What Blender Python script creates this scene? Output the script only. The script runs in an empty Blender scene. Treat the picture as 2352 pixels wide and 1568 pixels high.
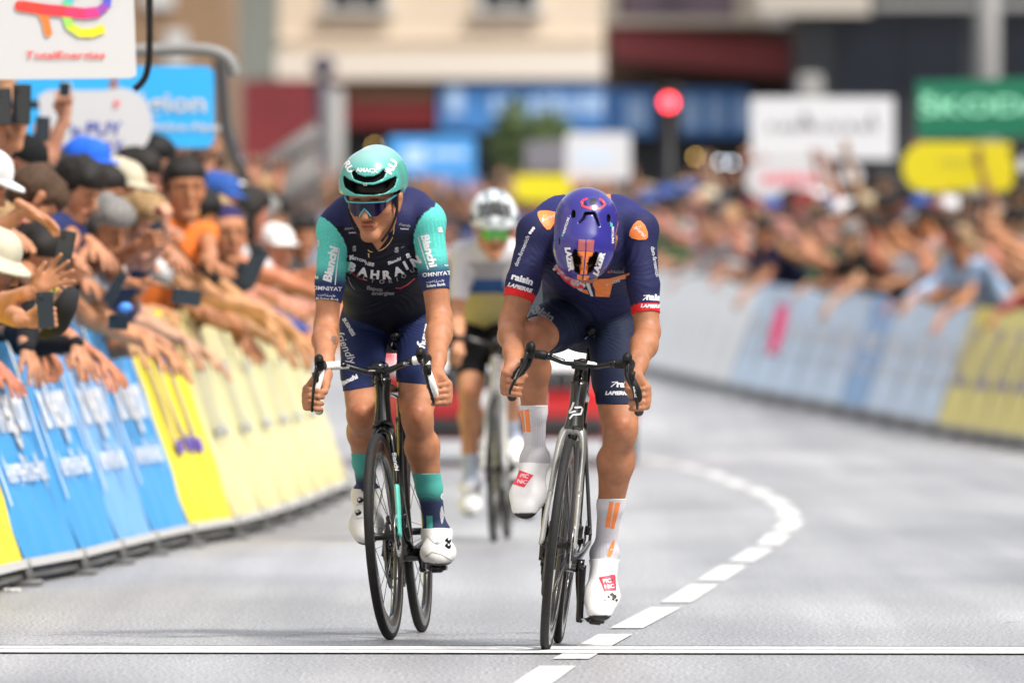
import bpy, bmesh, math, random
import numpy as np
from mathutils import Vector, Matrix
from mathutils.bvhtree import BVHTree
sc = bpy.context.scene
C = sc.collection
R = math.radians
random.seed(7)
# ------------------------------------------------------------------ camera, sky, sun, exposure
CAMZ, FPX, HOR = 1.09, 30000.0, 704.0     # camera height; focal length and horizon row for a 2352-px wide picture
cam_d = bpy.data.cameras.new('camera'); cam = bpy.data.objects.new('camera', cam_d); C.objects.link(cam)
cam_d.sensor_width = 36.0; cam_d.lens = 36.0*FPX/2352.0
cam_d.clip_start = 1.0; cam_d.clip_end = 2000.0
cam.location = (0, 0, CAMZ); cam.rotation_euler = (R(90) - math.atan((784-HOR)/FPX), 0, 0)
cam_d.dof.use_dof = True; cam_d.dof.focus_distance = 42.1; cam_d.dof.aperture_fstop = 5.2
sc.camera = cam
w = bpy.data.worlds.new('World'); sc.world = w; w.use_nodes = True
nt = w.node_tree; bg = nt.nodes['Background']
sky = nt.nodes.new('ShaderNodeTexSky'); sky.sky_type = 'NISHITA'; sky.sun_disc = False
SUN_EL, SUN_ROT = R(54), R(126)           # high, from the right and the front
sky.sun_elevation = SUN_EL; sky.sun_rotation = SUN_ROT; sky.air_density = 1.0; sky.dust_density = 3.0
hs = nt.nodes.new('ShaderNodeHueSaturation'); hs.inputs['Saturation'].default_value = 0.30
nt.links.new(sky.outputs[0], hs.inputs['Color']); nt.links.new(hs.outputs[0], bg.inputs[0]); bg.inputs[1].default_value = 0.095
sun_d = bpy.data.lights.new('sun', 'SUN'); sun = bpy.data.objects.new('sun', sun_d); C.objects.link(sun)
sun_d.energy = 1.5; sun_d.angle = R(10); sun_d.color = (1.0, 0.95, 0.88)
sdir = Vector((math.sin(SUN_ROT)*math.cos(SUN_EL), math.cos(SUN_ROT)*math.cos(SUN_EL), math.sin(SUN_EL)))
sun.rotation_euler = sdir.to_track_quat('Z', 'Y').to_euler()
sc.view_settings.view_transform = 'Standard'; sc.view_settings.look = 'None'; sc.view_settings.gamma = 1.0
sc.view_settings.exposure = 1.58
sc.cycles.use_denoising = True; sc.cycles.max_bounces = 6; sc.cycles.diffuse_bounces = 3; sc.cycles.glossy_bounces = 3
sc.cycles.transparent_max_bounces = 8; sc.cycles.sample_clamp_indirect = 6.0

def P(px, py, Y):
    return Vector(((px-1176.0)*Y/FPX, Y, CAMZ + (HOR-py)*Y/FPX))

# ------------------------------------------------------------------ naming
def tag(o, label=None, cat=None, group=None, kind=None):
    if label: o['label'] = label
    if cat: o['category'] = cat
    if group: o['group'] = group
    if kind: o['kind'] = kind
    return o
def thing(name, label, cat, loc=(0, 0, 0), rot=None, group=None, mat4=None):
    o = bpy.data.objects.new(name, None); C.objects.link(o); o.empty_display_size = .2
    if mat4 is not None: o.matrix_world = mat4
    else:
        o.location = loc
        if rot: o.rotation_euler = rot
    return tag(o, label, cat, group)
# ------------------------------------------------------------------ materials
MATS = {}
def srgb(r, g, b):
    f = lambda c: (c/255.0)/12.92 if c/255.0 <= .04045 else (((c/255.0)+.055)/1.055)**2.4
    return (f(r), f(g), f(b), 1.0)
def mat(name, col=(.5, .5, .5), rough=.6, metal=0., noise=0., nscale=30., bump=0., bscale=200., coat=0., sss=0., vcol=False,
        objcol=False, spec=.5, emit=None, estr=1., sheen=0., alpha=1., dirt=None, rvar=0.):
    if name in MATS: return MATS[name]
    m = bpy.data.materials.new(name); m.use_nodes = True; MATS[name] = m
    n = m.node_tree.nodes; L = m.node_tree.links; b = n['Principled BSDF']
    col = tuple(col)[:3] + (1.,)
    m.diffuse_color = col
    b.inputs['Base Color'].default_value = col; b.inputs['Roughness'].default_value = rough; b.inputs['Metallic'].default_value = metal
    b.inputs['Specular IOR Level'].default_value = spec
    if coat: b.inputs['Coat Weight'].default_value = coat; b.inputs['Coat Roughness'].default_value = .06
    if sheen: b.inputs['Sheen Weight'].default_value = sheen
    if sss:
        b.inputs['Subsurface Weight'].default_value = sss; b.inputs['Subsurface Radius'].default_value = (.9, .35, .2)
        b.inputs['Subsurface Scale'].default_value = .012
    src = None
    def mul(a, bsock, fac=1.):
        x = n.new('ShaderNodeMix'); x.data_type = 'RGBA'; x.blend_type = 'MULTIPLY'; x.inputs[0].default_value = fac
        L.new(a, x.inputs[6]); L.new(bsock, x.inputs[7]); return x.outputs[2]
    rgb = n.new('ShaderNodeRGB'); rgb.outputs[0].default_value = col; src = rgb.outputs[0]
    if vcol:
        a = n.new('ShaderNodeAttribute'); a.attribute_name = 'Col'; src = mul(src, a.outputs['Color'])
    if objcol:
        oi = n.new('ShaderNodeObjectInfo'); src = mul(src, oi.outputs['Color'])
    tc = n.new('ShaderNodeTexCoord')
    if noise:
        t = n.new('ShaderNodeTexNoise'); t.inputs['Scale'].default_value = nscale; t.inputs['Detail'].default_value = 6
        L.new(tc.outputs['Object'], t.inputs['Vector'])
        r = n.new('ShaderNodeMapRange'); r.inputs[1].default_value = .3; r.inputs[2].default_value = .7
        r.inputs[3].default_value = 1-noise; r.inputs[4].default_value = 1+noise*.5
        L.new(t.outputs[0], r.inputs[0])
        cx = n.new('ShaderNodeCombineColor')
        for i in range(3): L.new(r.outputs[0], cx.inputs[i])
        src = mul(src, cx.outputs[0])
        if rvar:
            r2 = n.new('ShaderNodeMapRange'); r2.inputs[3].default_value = rough-rvar; r2.inputs[4].default_value = rough+rvar
            L.new(t.outputs[0], r2.inputs[0]); L.new(r2.outputs[0], b.inputs['Roughness'])
    L.new(src, b.inputs['Base Color'])
    if bump:
        t2 = n.new('ShaderNodeTexNoise'); t2.inputs['Scale'].default_value = bscale; t2.inputs['Detail'].default_value = 3
        L.new(tc.outputs['Object'], t2.inputs['Vector'])
        bp = n.new('ShaderNodeBump'); bp.inputs['Strength'].default_value = bump; bp.inputs['Distance'].default_value = .002
        L.new(t2.outputs[0], bp.inputs['Height']); L.new(bp.outputs[0], b.inputs['Normal'])
    if emit: b.inputs['Emission Color'].default_value = tuple(emit)[:3]+(1.,); b.inputs['Emission Strength'].default_value = estr
    return m
# ------------------------------------------------------------------ mesh building
def mesh_obj(name, V, F, m=None, parent=None, smooth=True, mats=None, midx=None, cols=None):
    me = bpy.data.meshes.new(name)
    V = np.asarray(V, dtype=np.float64).reshape(-1, 3)
    if isinstance(F, np.ndarray) and F.ndim == 2:
        nf, k = F.shape
        me.vertices.add(len(V)); me.vertices.foreach_set('co', V.astype(np.float32).ravel())
        me.loops.add(nf*k); me.loops.foreach_set('vertex_index', F.astype(np.int32).ravel())
        me.polygons.add(nf); me.polygons.foreach_set('loop_start', np.arange(0, nf*k, k, dtype=np.int32))
        me.update(calc_edges=True); me.validate()
    else:
        me.from_pydata([tuple(v) for v in V], [], [tuple(int(i) for i in f) for f in F]); me.update()
    for mm in (mats or ([m] if m else [])): me.materials.append(mm)
    if midx is not None and len(midx) == len(me.polygons): me.polygons.foreach_set('material_index', np.asarray(midx, dtype=np.int32))
    if smooth: me.polygons.foreach_set('use_smooth', [True]*len(me.polygons))
    if cols is not None:
        a = me.color_attributes.new('Col', 'FLOAT_COLOR', 'POINT')
        c = np.ones((len(V), 4), dtype=np.float32); c[:, :3] = cols
        a.data.foreach_set('color', c.ravel())
    o = bpy.data.objects.new(name, me); C.objects.link(o)
    if parent is not None:
        o.parent = parent
    return o
class MB:
    """collects shapes in local coordinates, builds one mesh object"""
    def __init__(s): s.V = []; s.F = []; s.M = []; s.mats = []; s.S = []
    def mi(s, m):
        if m not in s.mats: s.mats.append(m)
        return s.mats.index(m)
    def add(s, V, F, m=None, smooth=True, X=None):
        o = len(s.V)
        for v in V: s.V.append(tuple(X @ Vector(v)) if X is not None else tuple(v))
        k = s.mi(m) if m else 0
        for f in F: s.F.append(tuple(i+o for i in f)); s.M.append(k); s.S.append(smooth)
    def box(s, c, d, m=None, X=None, bev=0.):
        c = Vector(c); hx, hy, hz = d[0]/2, d[1]/2, d[2]/2
        if bev <= 0:
            V = [c+Vector((sx*hx, sy*hy, sz*hz)) for sz in (-1, 1) for sy in (-1, 1) for sx in (-1, 1)]
            F = [(0, 2, 3, 1), (4, 5, 7, 6), (0, 1, 5, 4), (2, 6, 7, 3), (0, 4, 6, 2), (1, 3, 7, 5)]
            s.add(V, F, m, False, X)
        else:
            bm = bmesh.new(); bmesh.ops.create_cube(bm, size=1)
            for v in bm.verts: v.co = Vector((v.co.x*d[0], v.co.y*d[1], v.co.z*d[2]))
            bmesh.ops.bevel(bm, geom=bm.edges[:], offset=bev, segments=3, affect='EDGES', profile=.5)
            bm.verts.index_update()
            s.add([v.co+c for v in bm.verts], [[v.index for v in f.verts] for f in bm.faces], m, True, X); bm.free()
    def sweep(s, pts, rad, m=None, seg=14, n=None, up=None, X=None, caps=True, smooth=True, closed=False):
        """tube through pts; rad = r or (rside, rup) or a list of them; n = resample by catmull-rom"""
        pts = [Vector(p) for p in pts]
        if not isinstance(rad, list): rad = [rad]*len(pts)
        rad = [(r, r) if not isinstance(r, tuple) else r for r in rad]
        if n and len(pts) > 2:
            P2, R2 = [], []; k = len(pts)
            rng = range(k) if closed else range(k-1)
            for i in rng:
                if closed: p0, p1, p2, p3 = pts[i-1], pts[i], pts[(i+1) % k], pts[(i+2) % k]; ra, rb = rad[i], rad[(i+1) % k]
                else: p0, p1, p2, p3 = pts[max(i-1, 0)], pts[i], pts[i+1], pts[min(i+2, k-1)]; ra, rb = rad[i], rad[i+1]
                for j in range(n):
                    t = j/n
                    P2.append(.5*((2*p1)+(-p0+p2)*t+(2*p0-5*p1+4*p2-p3)*t*t+(-p0+3*p1-3*p2+p3)*t**3))
                    R2.append((ra[0]+(rb[0]-ra[0])*t, ra[1]+(rb[1]-ra[1])*t))
            if not closed: P2.append(pts[-1]); R2.append(rad[-1])
            pts, rad = P2, R2
        k = len(pts); V = []; F = []; prev = None
        for i in range(k):
            if closed: t = pts[(i+1) % k]-pts[i-1]
            else: t = pts[min(i+1, k-1)]-pts[max(i-1, 0)]
            t = t.normalized()
            if up is not None: sd = t.cross(Vector(up))
            elif prev is None: sd = t.cross(Vector((0, 0, 1))) if abs(t.z) < .9 else t.cross(Vector((0, 1, 0)))
            else: sd = prev-t*prev.dot(t)
            if sd.length < 1e-6: sd = Vector((1, 0, 0))
            sd.normalize(); prev = sd; u = sd.cross(t)
            for j in range(seg):
                a = 2*math.pi*j/seg
                V.append(pts[i]+sd*math.cos(a)*rad[i][0]+u*math.sin(a)*rad[i][1])
        for i in range(k if closed else k-1):
            for j in range(seg):
                a = i*seg+j; b = i*seg+(j+1) % seg; i2 = ((i+1) % k)*seg
                F.append((a, b, i2+(j+1) % seg, i2+j))
        if caps and not closed: F.append(tuple(range(seg-1, -1, -1))); F.append(tuple((k-1)*seg+j for j in range(seg)))
        s.add(V, F, m, smooth, X)
    def lathe(s, prof, m=None, seg=48, axis='x', c=(0, 0, 0), X=None, closed=False, smooth=True):
        """prof = [(radius, along-axis)]"""
        V = []; F = []; k = len(prof); c = Vector(c)
        for j in range(seg):
            a = 2*math.pi*j/seg; ca, sa = math.cos(a), math.sin(a)
            for r, h in prof:
                if axis == 'x': V.append(c+Vector((h, r*ca, r*sa)))
                elif axis == 'y': V.append(c+Vector((r*ca, h, r*sa)))
                else: V.append(c+Vector((r*ca, r*sa, h)))
        for j in range(seg):
            for i in range(k if closed else k-1):
                F.append((j*k+i, j*k+(i+1) % k, ((j+1) % seg)*k+(i+1) % k, ((j+1) % seg)*k+i))
        s.add(V, F, m, smooth, X)
    def cyl(s, a, b, r, m=None, seg=12, X=None, r2=None):
        s.sweep([a, b], [(r, r), (r if r2 is None else r2,)*2], m, seg, X=X)
    def ell(s, c, r, m=None, seg=16, X=None):
        V = []; F = []; c = Vector(c); n = seg//2
        for i in range(n+1):
            th = math.pi*i/n
            for j in range(seg):
                a = 2*math.pi*j/seg
                V.append(c+Vector((r[0]*math.sin(th)*math.cos(a), r[1]*math.sin(th)*math.sin(a), r[2]*math.cos(th))))
        for i in range(n):
            for j in range(seg): F.append((i*seg+j, (i+1)*seg+j, (i+1)*seg+(j+1) % seg, i*seg+(j+1) % seg))
        s.add(V, F, m, True, X)
    def build(s, name, m=None, parent=None, smooth=True):
        me = bpy.data.meshes.new(name); me.from_pydata(s.V, [], s.F); me.update()
        for mm in (s.mats or ([m] if m else [])): me.materials.append(mm)
        me.polygons.foreach_set('material_index', s.M)
        me.polygons.foreach_set('use_smooth', [bool(x and smooth) for x in s.S])
        bm = bmesh.new(); bm.from_mesh(me); bmesh.ops.remove_doubles(bm, verts=bm.verts, dist=1e-5)
        bmesh.ops.recalc_face_normals(bm, faces=bm.faces); bm.to_mesh(me); bm.free()
        o = bpy.data.objects.new(name, me); C.objects.link(o)
        if parent is not None: o.parent = parent
        return o
def to_local(o, parent):
    """o holds world coordinates in its mesh; keep them when parented"""
    o.parent = parent; o.matrix_parent_inverse = parent.matrix_basis.inverted(); return o
# ------------------------------------------------------------------ signed-distance modelling
class Pr:
    __slots__ = ('a', 'b', 'ra', 'rb', 'k', 'ax', 'fl', 'neg', 'reg')
    def __init__(s, a, b, ra, rb=None, k=.02, ax=None, fl=1., neg=False, reg=''):
        s.a = np.array(a, float); s.b = np.array(b, float); s.ra = ra; s.rb = ra if rb is None else rb
        s.k = k; s.ax = None if ax is None else np.array(Vector(ax).normalized()); s.fl = fl; s.neg = neg; s.reg = reg
    def dist(s, p):
        a, b = s.a, s.b
        if s.ax is not None:
            q = 1/s.fl-1
            p = p + (p @ s.ax)[..., None]*s.ax*q; a = a+a.dot(s.ax)*s.ax*q; b = b+b.dot(s.ax)*s.ax*q
        ab = b-a; L = ab.dot(ab)
        if L < 1e-10: t = np.zeros(p.shape[:-1])
        else: t = np.clip(((p-a) @ ab)/L, 0, 1)
        d = np.sqrt(((p-a-t[..., None]*ab)**2).sum(-1)) - (s.ra+(s.rb-s.ra)*t)
        if s.ax is not None: d = d*min(1., s.fl)
        return d
def comb(f, d, s):
    k = s.k
    if s.neg:
        h = np.maximum(k-np.abs(f+d), 0)/k
        return np.maximum(f, -d)+h*h*k*.25
    h = np.maximum(k-np.abs(f-d), 0)/k
    return np.minimum(f, d)-h*h*k*.25
def sdf_eval(prims, pts):
    f = np.full(pts.shape[:-1], .2)
    for s in prims: f = comb(f, s.dist(pts), s)
    return f
def sdf_region(prims, pts):
    best = np.full(len(pts), 9.); lab = np.zeros(len(pts), int); names = []
    for s in prims:
        if s.neg: continue
        if s.reg not in names: names.append(s.reg)
        d = s.dist(pts); w_ = d < best; best[w_] = d[w_]; lab[w_] = names.index(s.reg)
    return np.array(names)[lab]
def sdf_mesh(prims, res, extra=None):
    pad = res*3
    lo = np.array([1e9]*3); hi = -lo
    for s in prims:
        if s.neg: continue
        r = max(s.ra, s.rb)*max(1., s.fl)
        lo = np.minimum(lo, np.minimum(s.a, s.b)-r); hi = np.maximum(hi, np.maximum(s.a, s.b)+r)
    lo -= pad+.01; hi += pad+.01
    n = np.ceil((hi-lo)/res).astype(int)+1
    f = np.full(n, .2, dtype=np.float32)
    for s in prims:
        r = max(s.ra, s.rb)*max(1., s.fl)+s.k+res*2
        i0 = np.maximum(np.floor((np.minimum(s.a, s.b)-r-lo)/res).astype(int), 0)
        i1 = np.minimum(np.ceil((np.maximum(s.a, s.b)+r-lo)/res).astype(int)+1, n)
        if (i1 <= i0).any(): continue
        g = [lo[q]+np.arange(i0[q], i1[q])*res for q in range(3)]
        p = np.stack(np.meshgrid(*g, indexing='ij'), -1)
        sl = tuple(slice(i0[q], i1[q]) for q in range(3))
        f[sl] = comb(f[sl], s.dist(p), s)
    if extra is not None: f = extra(f, lo, res, n)
    ins = f < 0
    c8 = [(i, j, k) for i in (0, 1) for j in (0, 1) for k in (0, 1)]
    cnt = np.zeros(n-1, dtype=np.int8)
    for i, j, k in c8: cnt += ins[i:n[0]-1+i, j:n[1]-1+j, k:n[2]-1+k]
    act = np.argwhere((cnt > 0) & (cnt < 8))
    val = np.stack([f[act[:, 0]+i, act[:, 1]+j, act[:, 2]+k] for i, j, k in c8], 1).astype(np.float64)
    acc = np.zeros((len(act), 3)); num = np.zeros(len(act))
    cc = np.array(c8, float)
    for a in range(8):
        for b in range(a+1, 8):
            if np.abs(cc[a]-cc[b]).sum() != 1: continue
            x = (val[:, a] < 0) != (val[:, b] < 0)
            t = np.where(x, val[:, a]/np.where(x, val[:, a]-val[:, b], 1), 0)
            pt = cc[a]+(cc[b]-cc[a])*t[:, None]
            acc += pt*x[:, None]; num += x
    V = lo+(act+acc/num[:, None])*res
    idm = np.full(n-1, -1, dtype=np.int32); idm[act[:, 0], act[:, 1], act[:, 2]] = np.arange(len(act))
    Q = []
    for ax in range(3):
        s0 = [slice(1, n[q]-1) for q in range(3)]; s1 = list(s0)
        s0[ax] = slice(0, n[ax]-1); s1[ax] = slice(1, n[ax])
        A = ins[tuple(s0)]; B = ins[tuple(s1)]
        e = np.argwhere(A != B); base = e+1; base[:, ax] -= 1
        flip = B[e[:, 0], e[:, 1], e[:, 2]]
        u, v = (ax+1) % 3, (ax+2) % 3
        def cell(du, dv):
            c = base.copy(); c[:, u] -= du; c[:, v] -= dv
            return idm[c[:, 0], c[:, 1], c[:, 2]]
        q = np.stack([cell(1, 1), cell(0, 1), cell(0, 0), cell(1, 0)], 1)
        q[flip] = q[flip][:, ::-1]
        Q.append(q)
    Q = np.concatenate(Q); Q = Q[(Q >= 0).all(1)]
    return V, Q
def vnormals(V, Q):
    n = np.cross(V[Q[:, 2]]-V[Q[:, 0]], V[Q[:, 3]]-V[Q[:, 1]])
    N = np.zeros_like(V)
    for c in range(4): np.add.at(N, Q[:, c], n)
    return N/np.maximum(np.linalg.norm(N, axis=1), 1e-12)[:, None]
def relax(V, Q, it=1, lam=.5):
    for _ in range(it):
        A = np.zeros_like(V); W = np.zeros(len(V))
        for a, b in ((0, 1), (1, 2), (2, 3), (3, 0)):
            np.add.at(A, Q[:, a], V[Q[:, b]]); np.add.at(A, Q[:, b], V[Q[:, a]])
            np.add.at(W, Q[:, a], 1); np.add.at(W, Q[:, b], 1)
        V = V+(A/np.maximum(W, 1)[:, None]-V)*lam
    return V
def clip_shell(V, Q, N, s, th, cols=None):
    """part of the surface where s > 0, pushed out by th, with its hem turned in"""
    pos = s > 0
    cnt = pos[Q].sum(1); full = Q[cnt == 4]; mix = Q[(cnt > 0) & (cnt < 4)]
    P_ = V+N*th; nv = list(map(tuple, P_)); nc = None if cols is None else list(map(tuple, cols))
    F = [tuple(q) for q in full]; cache = {}; base = list(map(tuple, V-N*.001)); src = {}
    def cut(a, b):
        k = (a, b) if a < b else (b, a)
        if k not in cache:
            t = s[k[0]]/(s[k[0]]-s[k[1]]); cache[k] = len(nv)
            nv.append(tuple(P_[k[0]]+(P_[k[1]]-P_[k[0]])*t))
            src[len(nv)-1] = tuple((V-N*.001)[k[0]]*(1-t)+(V-N*.001)[k[1]]*t) if False else None
            src[len(nv)-1] = (k, t)
            if nc is not None: nc.append(tuple(cols[k[0]]*(1-t)+cols[k[1]]*t))
        return cache[k]
    rim = []
    for q in mix:
        poly = []; ends = []
        for i in range(4):
            a, b = int(q[i]), int(q[(i+1) % 4])
            if pos[a]: poly.append(a)
            if pos[a] != pos[b]:
                c = cut(a, b); poly.append(c); ends.append(c)
        if len(poly) >= 3: F.append(tuple(poly))
        if len(ends) == 2:
            i0, i1 = ends
            if pos[q[0]] or True:
                k = poly.index(i0)
                if poly[(k+1) % len(poly)] == i1: rim.append((i0, i1))
                else: rim.append((i1, i0))
    inner = {}
    Vb = V-N*.0015
    for a, b in rim:
        for c in (a, b):
            if c not in inner:
                (k, t) = src[c]; inner[c] = len(nv); nv.append(tuple(Vb[k[0]]*(1-t)+Vb[k[1]]*t))
                if nc is not None: nc.append(nc[c])
        F.append((b, a, inner[a], inner[b]))
    used = sorted({i for f in F for i in f}); mp = {u: i for i, u in enumerate(used)}
    V2 = [nv[u] for u in used]; F2 = [tuple(mp[i] for i in f) for f in F]
    return V2, F2, (None if nc is None else np.array([nc[u] for u in used]))
def head_prims(M, sc_=1., reg='head', k=.012, ears=True):
    """M: head frame -> world. local x right, y towards the face, z up, origin between the ears"""
    T = lambda p: M @ (Vector(p)*sc_)
    X = (M.to_3x3() @ Vector((1, 0, 0))).normalized(); Yv = (M.to_3x3() @ Vector((0, 1, 0))).normalized(); Z = (M.to_3x3() @ Vector((0, 0, 1))).normalized()
    p = []
    A = lambda a, b, ra, rb=None, kk=k, **q: p.append(Pr(T(a), T(b), ra*sc_, None if rb is None else rb*sc_, kk*sc_, reg=reg, **q))
    A((0, -.035, .05), (0, .02, .055), .078, .074, .02)
    A((0, .03, .03), (0, .032, -.045), .062, .046, .03, ax=X, fl=1.02)
    A((-.042, .0, -.05), (-.010, .06, -.095), .021, .019, .03); A((.042, .0, -.05), (.010, .06, -.095), .021, .019, .03)
    A((-.01, .068, -.1), (.01, .068, -.1), .0185, .0185, .02)
    A((-.045, .045, -.015), (-.04, .04, -.03), .026, .024, .03); A((.045, .045, -.015), (.04, .04, -.03), .026, .024, .03)
    A((-.042, .07, .036), (.042, .07, .036), .016, .016, .02)
    A((0, .086, .02), (0, .116, -.026), .0075, .0125, .011)
    A((-.012, .1, -.033), (.012, .1, -.033), .0085, .0085, .006)
    A((-.018, .082, -.06), (.018, .082, -.06), .0105, .0105, .012)
    A((-.03, .098, .012), (-.034, .095, .012), .0155, .0155, .012, neg=True); A((.03, .098, .012), (.034, .095, .012), .0155, .0155, .012, neg=True)
    A((-.031, .074, .011), (-.031, .074, .011), .0135, .0135, .003); A((.031, .074, .011), (.031, .074, .011), .0135, .0135, .003)
    A((-.019, .088, -.055), (.019, .088, -.055), .0052, .0052, .005); A((-.015, .088, -.068), (.015, .088, -.068), .0058, .0058, .005)
    A((-.019, .099, -.062), (.019, .099, -.062), .0026, .0026, .003, neg=True)
    if ears:
        for s in (-1, 1):
            A((s*.091, -.014, .018), (s*.085, -.004, -.024), .021, .013, .006, ax=X, fl=.5)
            A((s*.103, -.002, .008), (s*.103, -.002, .002), .008, .007, .004, neg=True)
    return p
def head_cols(V, M, sc_=1.):
    """lips, brows, eyes, blush as multipliers of the skin colour"""
    L = (np.array(M.inverted()) @ np.c_[V, np.ones(len(V))].T).T[:, :3]/sc_
    c = np.ones((len(V), 3))
    def blend(mask, col):
        m = np.clip(mask, 0, 1)[:, None]; c[:] = c*(1-m)+np.array(col)*m
    fr = L[:, 1] > .055
    x, z = np.abs(L[:, 0]), L[:, 2]
    blend(fr*np.exp(-((x-.045)**2+(z+.03)**2)/.0006)*.5, (1.05, .78, .75))
    blend(fr*(L[:, 1] > .084)*(1-np.hypot(x/.025, (z+.0615)/.0125))*3, (.95, .60, .58))
    blend(fr*(np.hypot(x/.02, (z+.0625)/.0028) < 1)*(L[:, 1] > .07), (.25, .12, .1))
    blend(fr*(L[:, 1] > .06)*(1-np.hypot((x-.031)/.017, (z-.032)/.0055))*4, (.25, .2, .17))
    blend(fr*(1-np.hypot((x-.031)/.0135, (z-.011)/.0065))*5, (1.25, 1.35, 1.45))
    blend(fr*(1-np.hypot((x-.031)/.0062, (z-.011)/.0062))*5, (.12, .1, .1))
    blend(fr*(1-np.hypot((x-.031)/.019, (z-.019)/.004))*2*.7, (.4, .3, .3))
    return c
def mframe(loc, fwd, up=(0, 0, 1)):
    """matrix whose local y is fwd, z near up"""
    y = Vector(fwd).normalized(); x = y.cross(Vector(up)).normalized(); z = x.cross(y)
    # x must be picture-right when fwd points at the viewer is irrelevant: heads are mirror symmetric
    return Matrix(((x.x, y.x, z.x, loc[0]), (x.y, y.y, z.y, loc[1]), (x.z, y.z, z.z, loc[2]), (0, 0, 0, 1)))
# ------------------------------------------------------------------ lettering laid on surfaces
_tc = {}
def text_polys(s, bold=.012, maxe=.12):
    """flat triangles of a word, cap height 1, centred"""
    key = (s, bold)
    if key in _tc: return _tc[key]
    cu = bpy.data.curves.new('t', 'FONT'); cu.body = s; cu.align_x = 'CENTER'; cu.align_y = 'CENTER'; cu.offset = bold; cu.resolution_u = 3
    o = bpy.data.objects.new('t', cu); C.objects.link(o)
    dg = bpy.context.evaluated_depsgraph_get(); dg.update(); me = bpy.data.meshes.new_from_object(o.evaluated_get(dg))
    bpy.data.objects.remove(o); bpy.data.curves.remove(cu)
    bm = bmesh.new(); bm.from_mesh(me); bpy.data.meshes.remove(me)
    bmesh.ops.remove_doubles(bm, verts=bm.verts, dist=1e-5)
    bmesh.ops.triangulate(bm, faces=bm.faces)
    for _ in range(3):
        es = [e for e in bm.edges if e.calc_length() > maxe]
        if not es: break
        bmesh.ops.subdivide_edges(bm, edges=es, cuts=1)
        bmesh.ops.triangulate(bm, faces=bm.faces)
    bm.verts.index_update()
    V = np.array([v.co[:2] for v in bm.verts]) if bm.verts else np.zeros((0, 2)); F = [[v.index for v in f.verts] for f in bm.faces]; bm.free()
    if len(V):
        V[:, 0] -= (V[:, 0].max()+V[:, 0].min())/2
        V /= .73
        if s.islower() is False: V[:, 1] -= 0
    _tc[key] = (V, F); return V, F
def poly_tris(pts, maxe=.1):
    bm = bmesh.new(); vs = [bm.verts.new((x, y, 0)) for x, y in pts]; bm.faces.new(vs)
    bmesh.ops.triangulate(bm, faces=bm.faces)
    for _ in range(5):
        es = [e for e in bm.edges if e.calc_length() > maxe]
        if not es: break
        bmesh.ops.subdivide_edges(bm, edges=es, cuts=1); bmesh.ops.triangulate(bm, faces=bm.faces)
    bm.verts.index_update()
    V = np.array([v.co[:2] for v in bm.verts]); F = [[v.index for v in f.verts] for f in bm.faces]; bm.free(); return V, F
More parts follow.
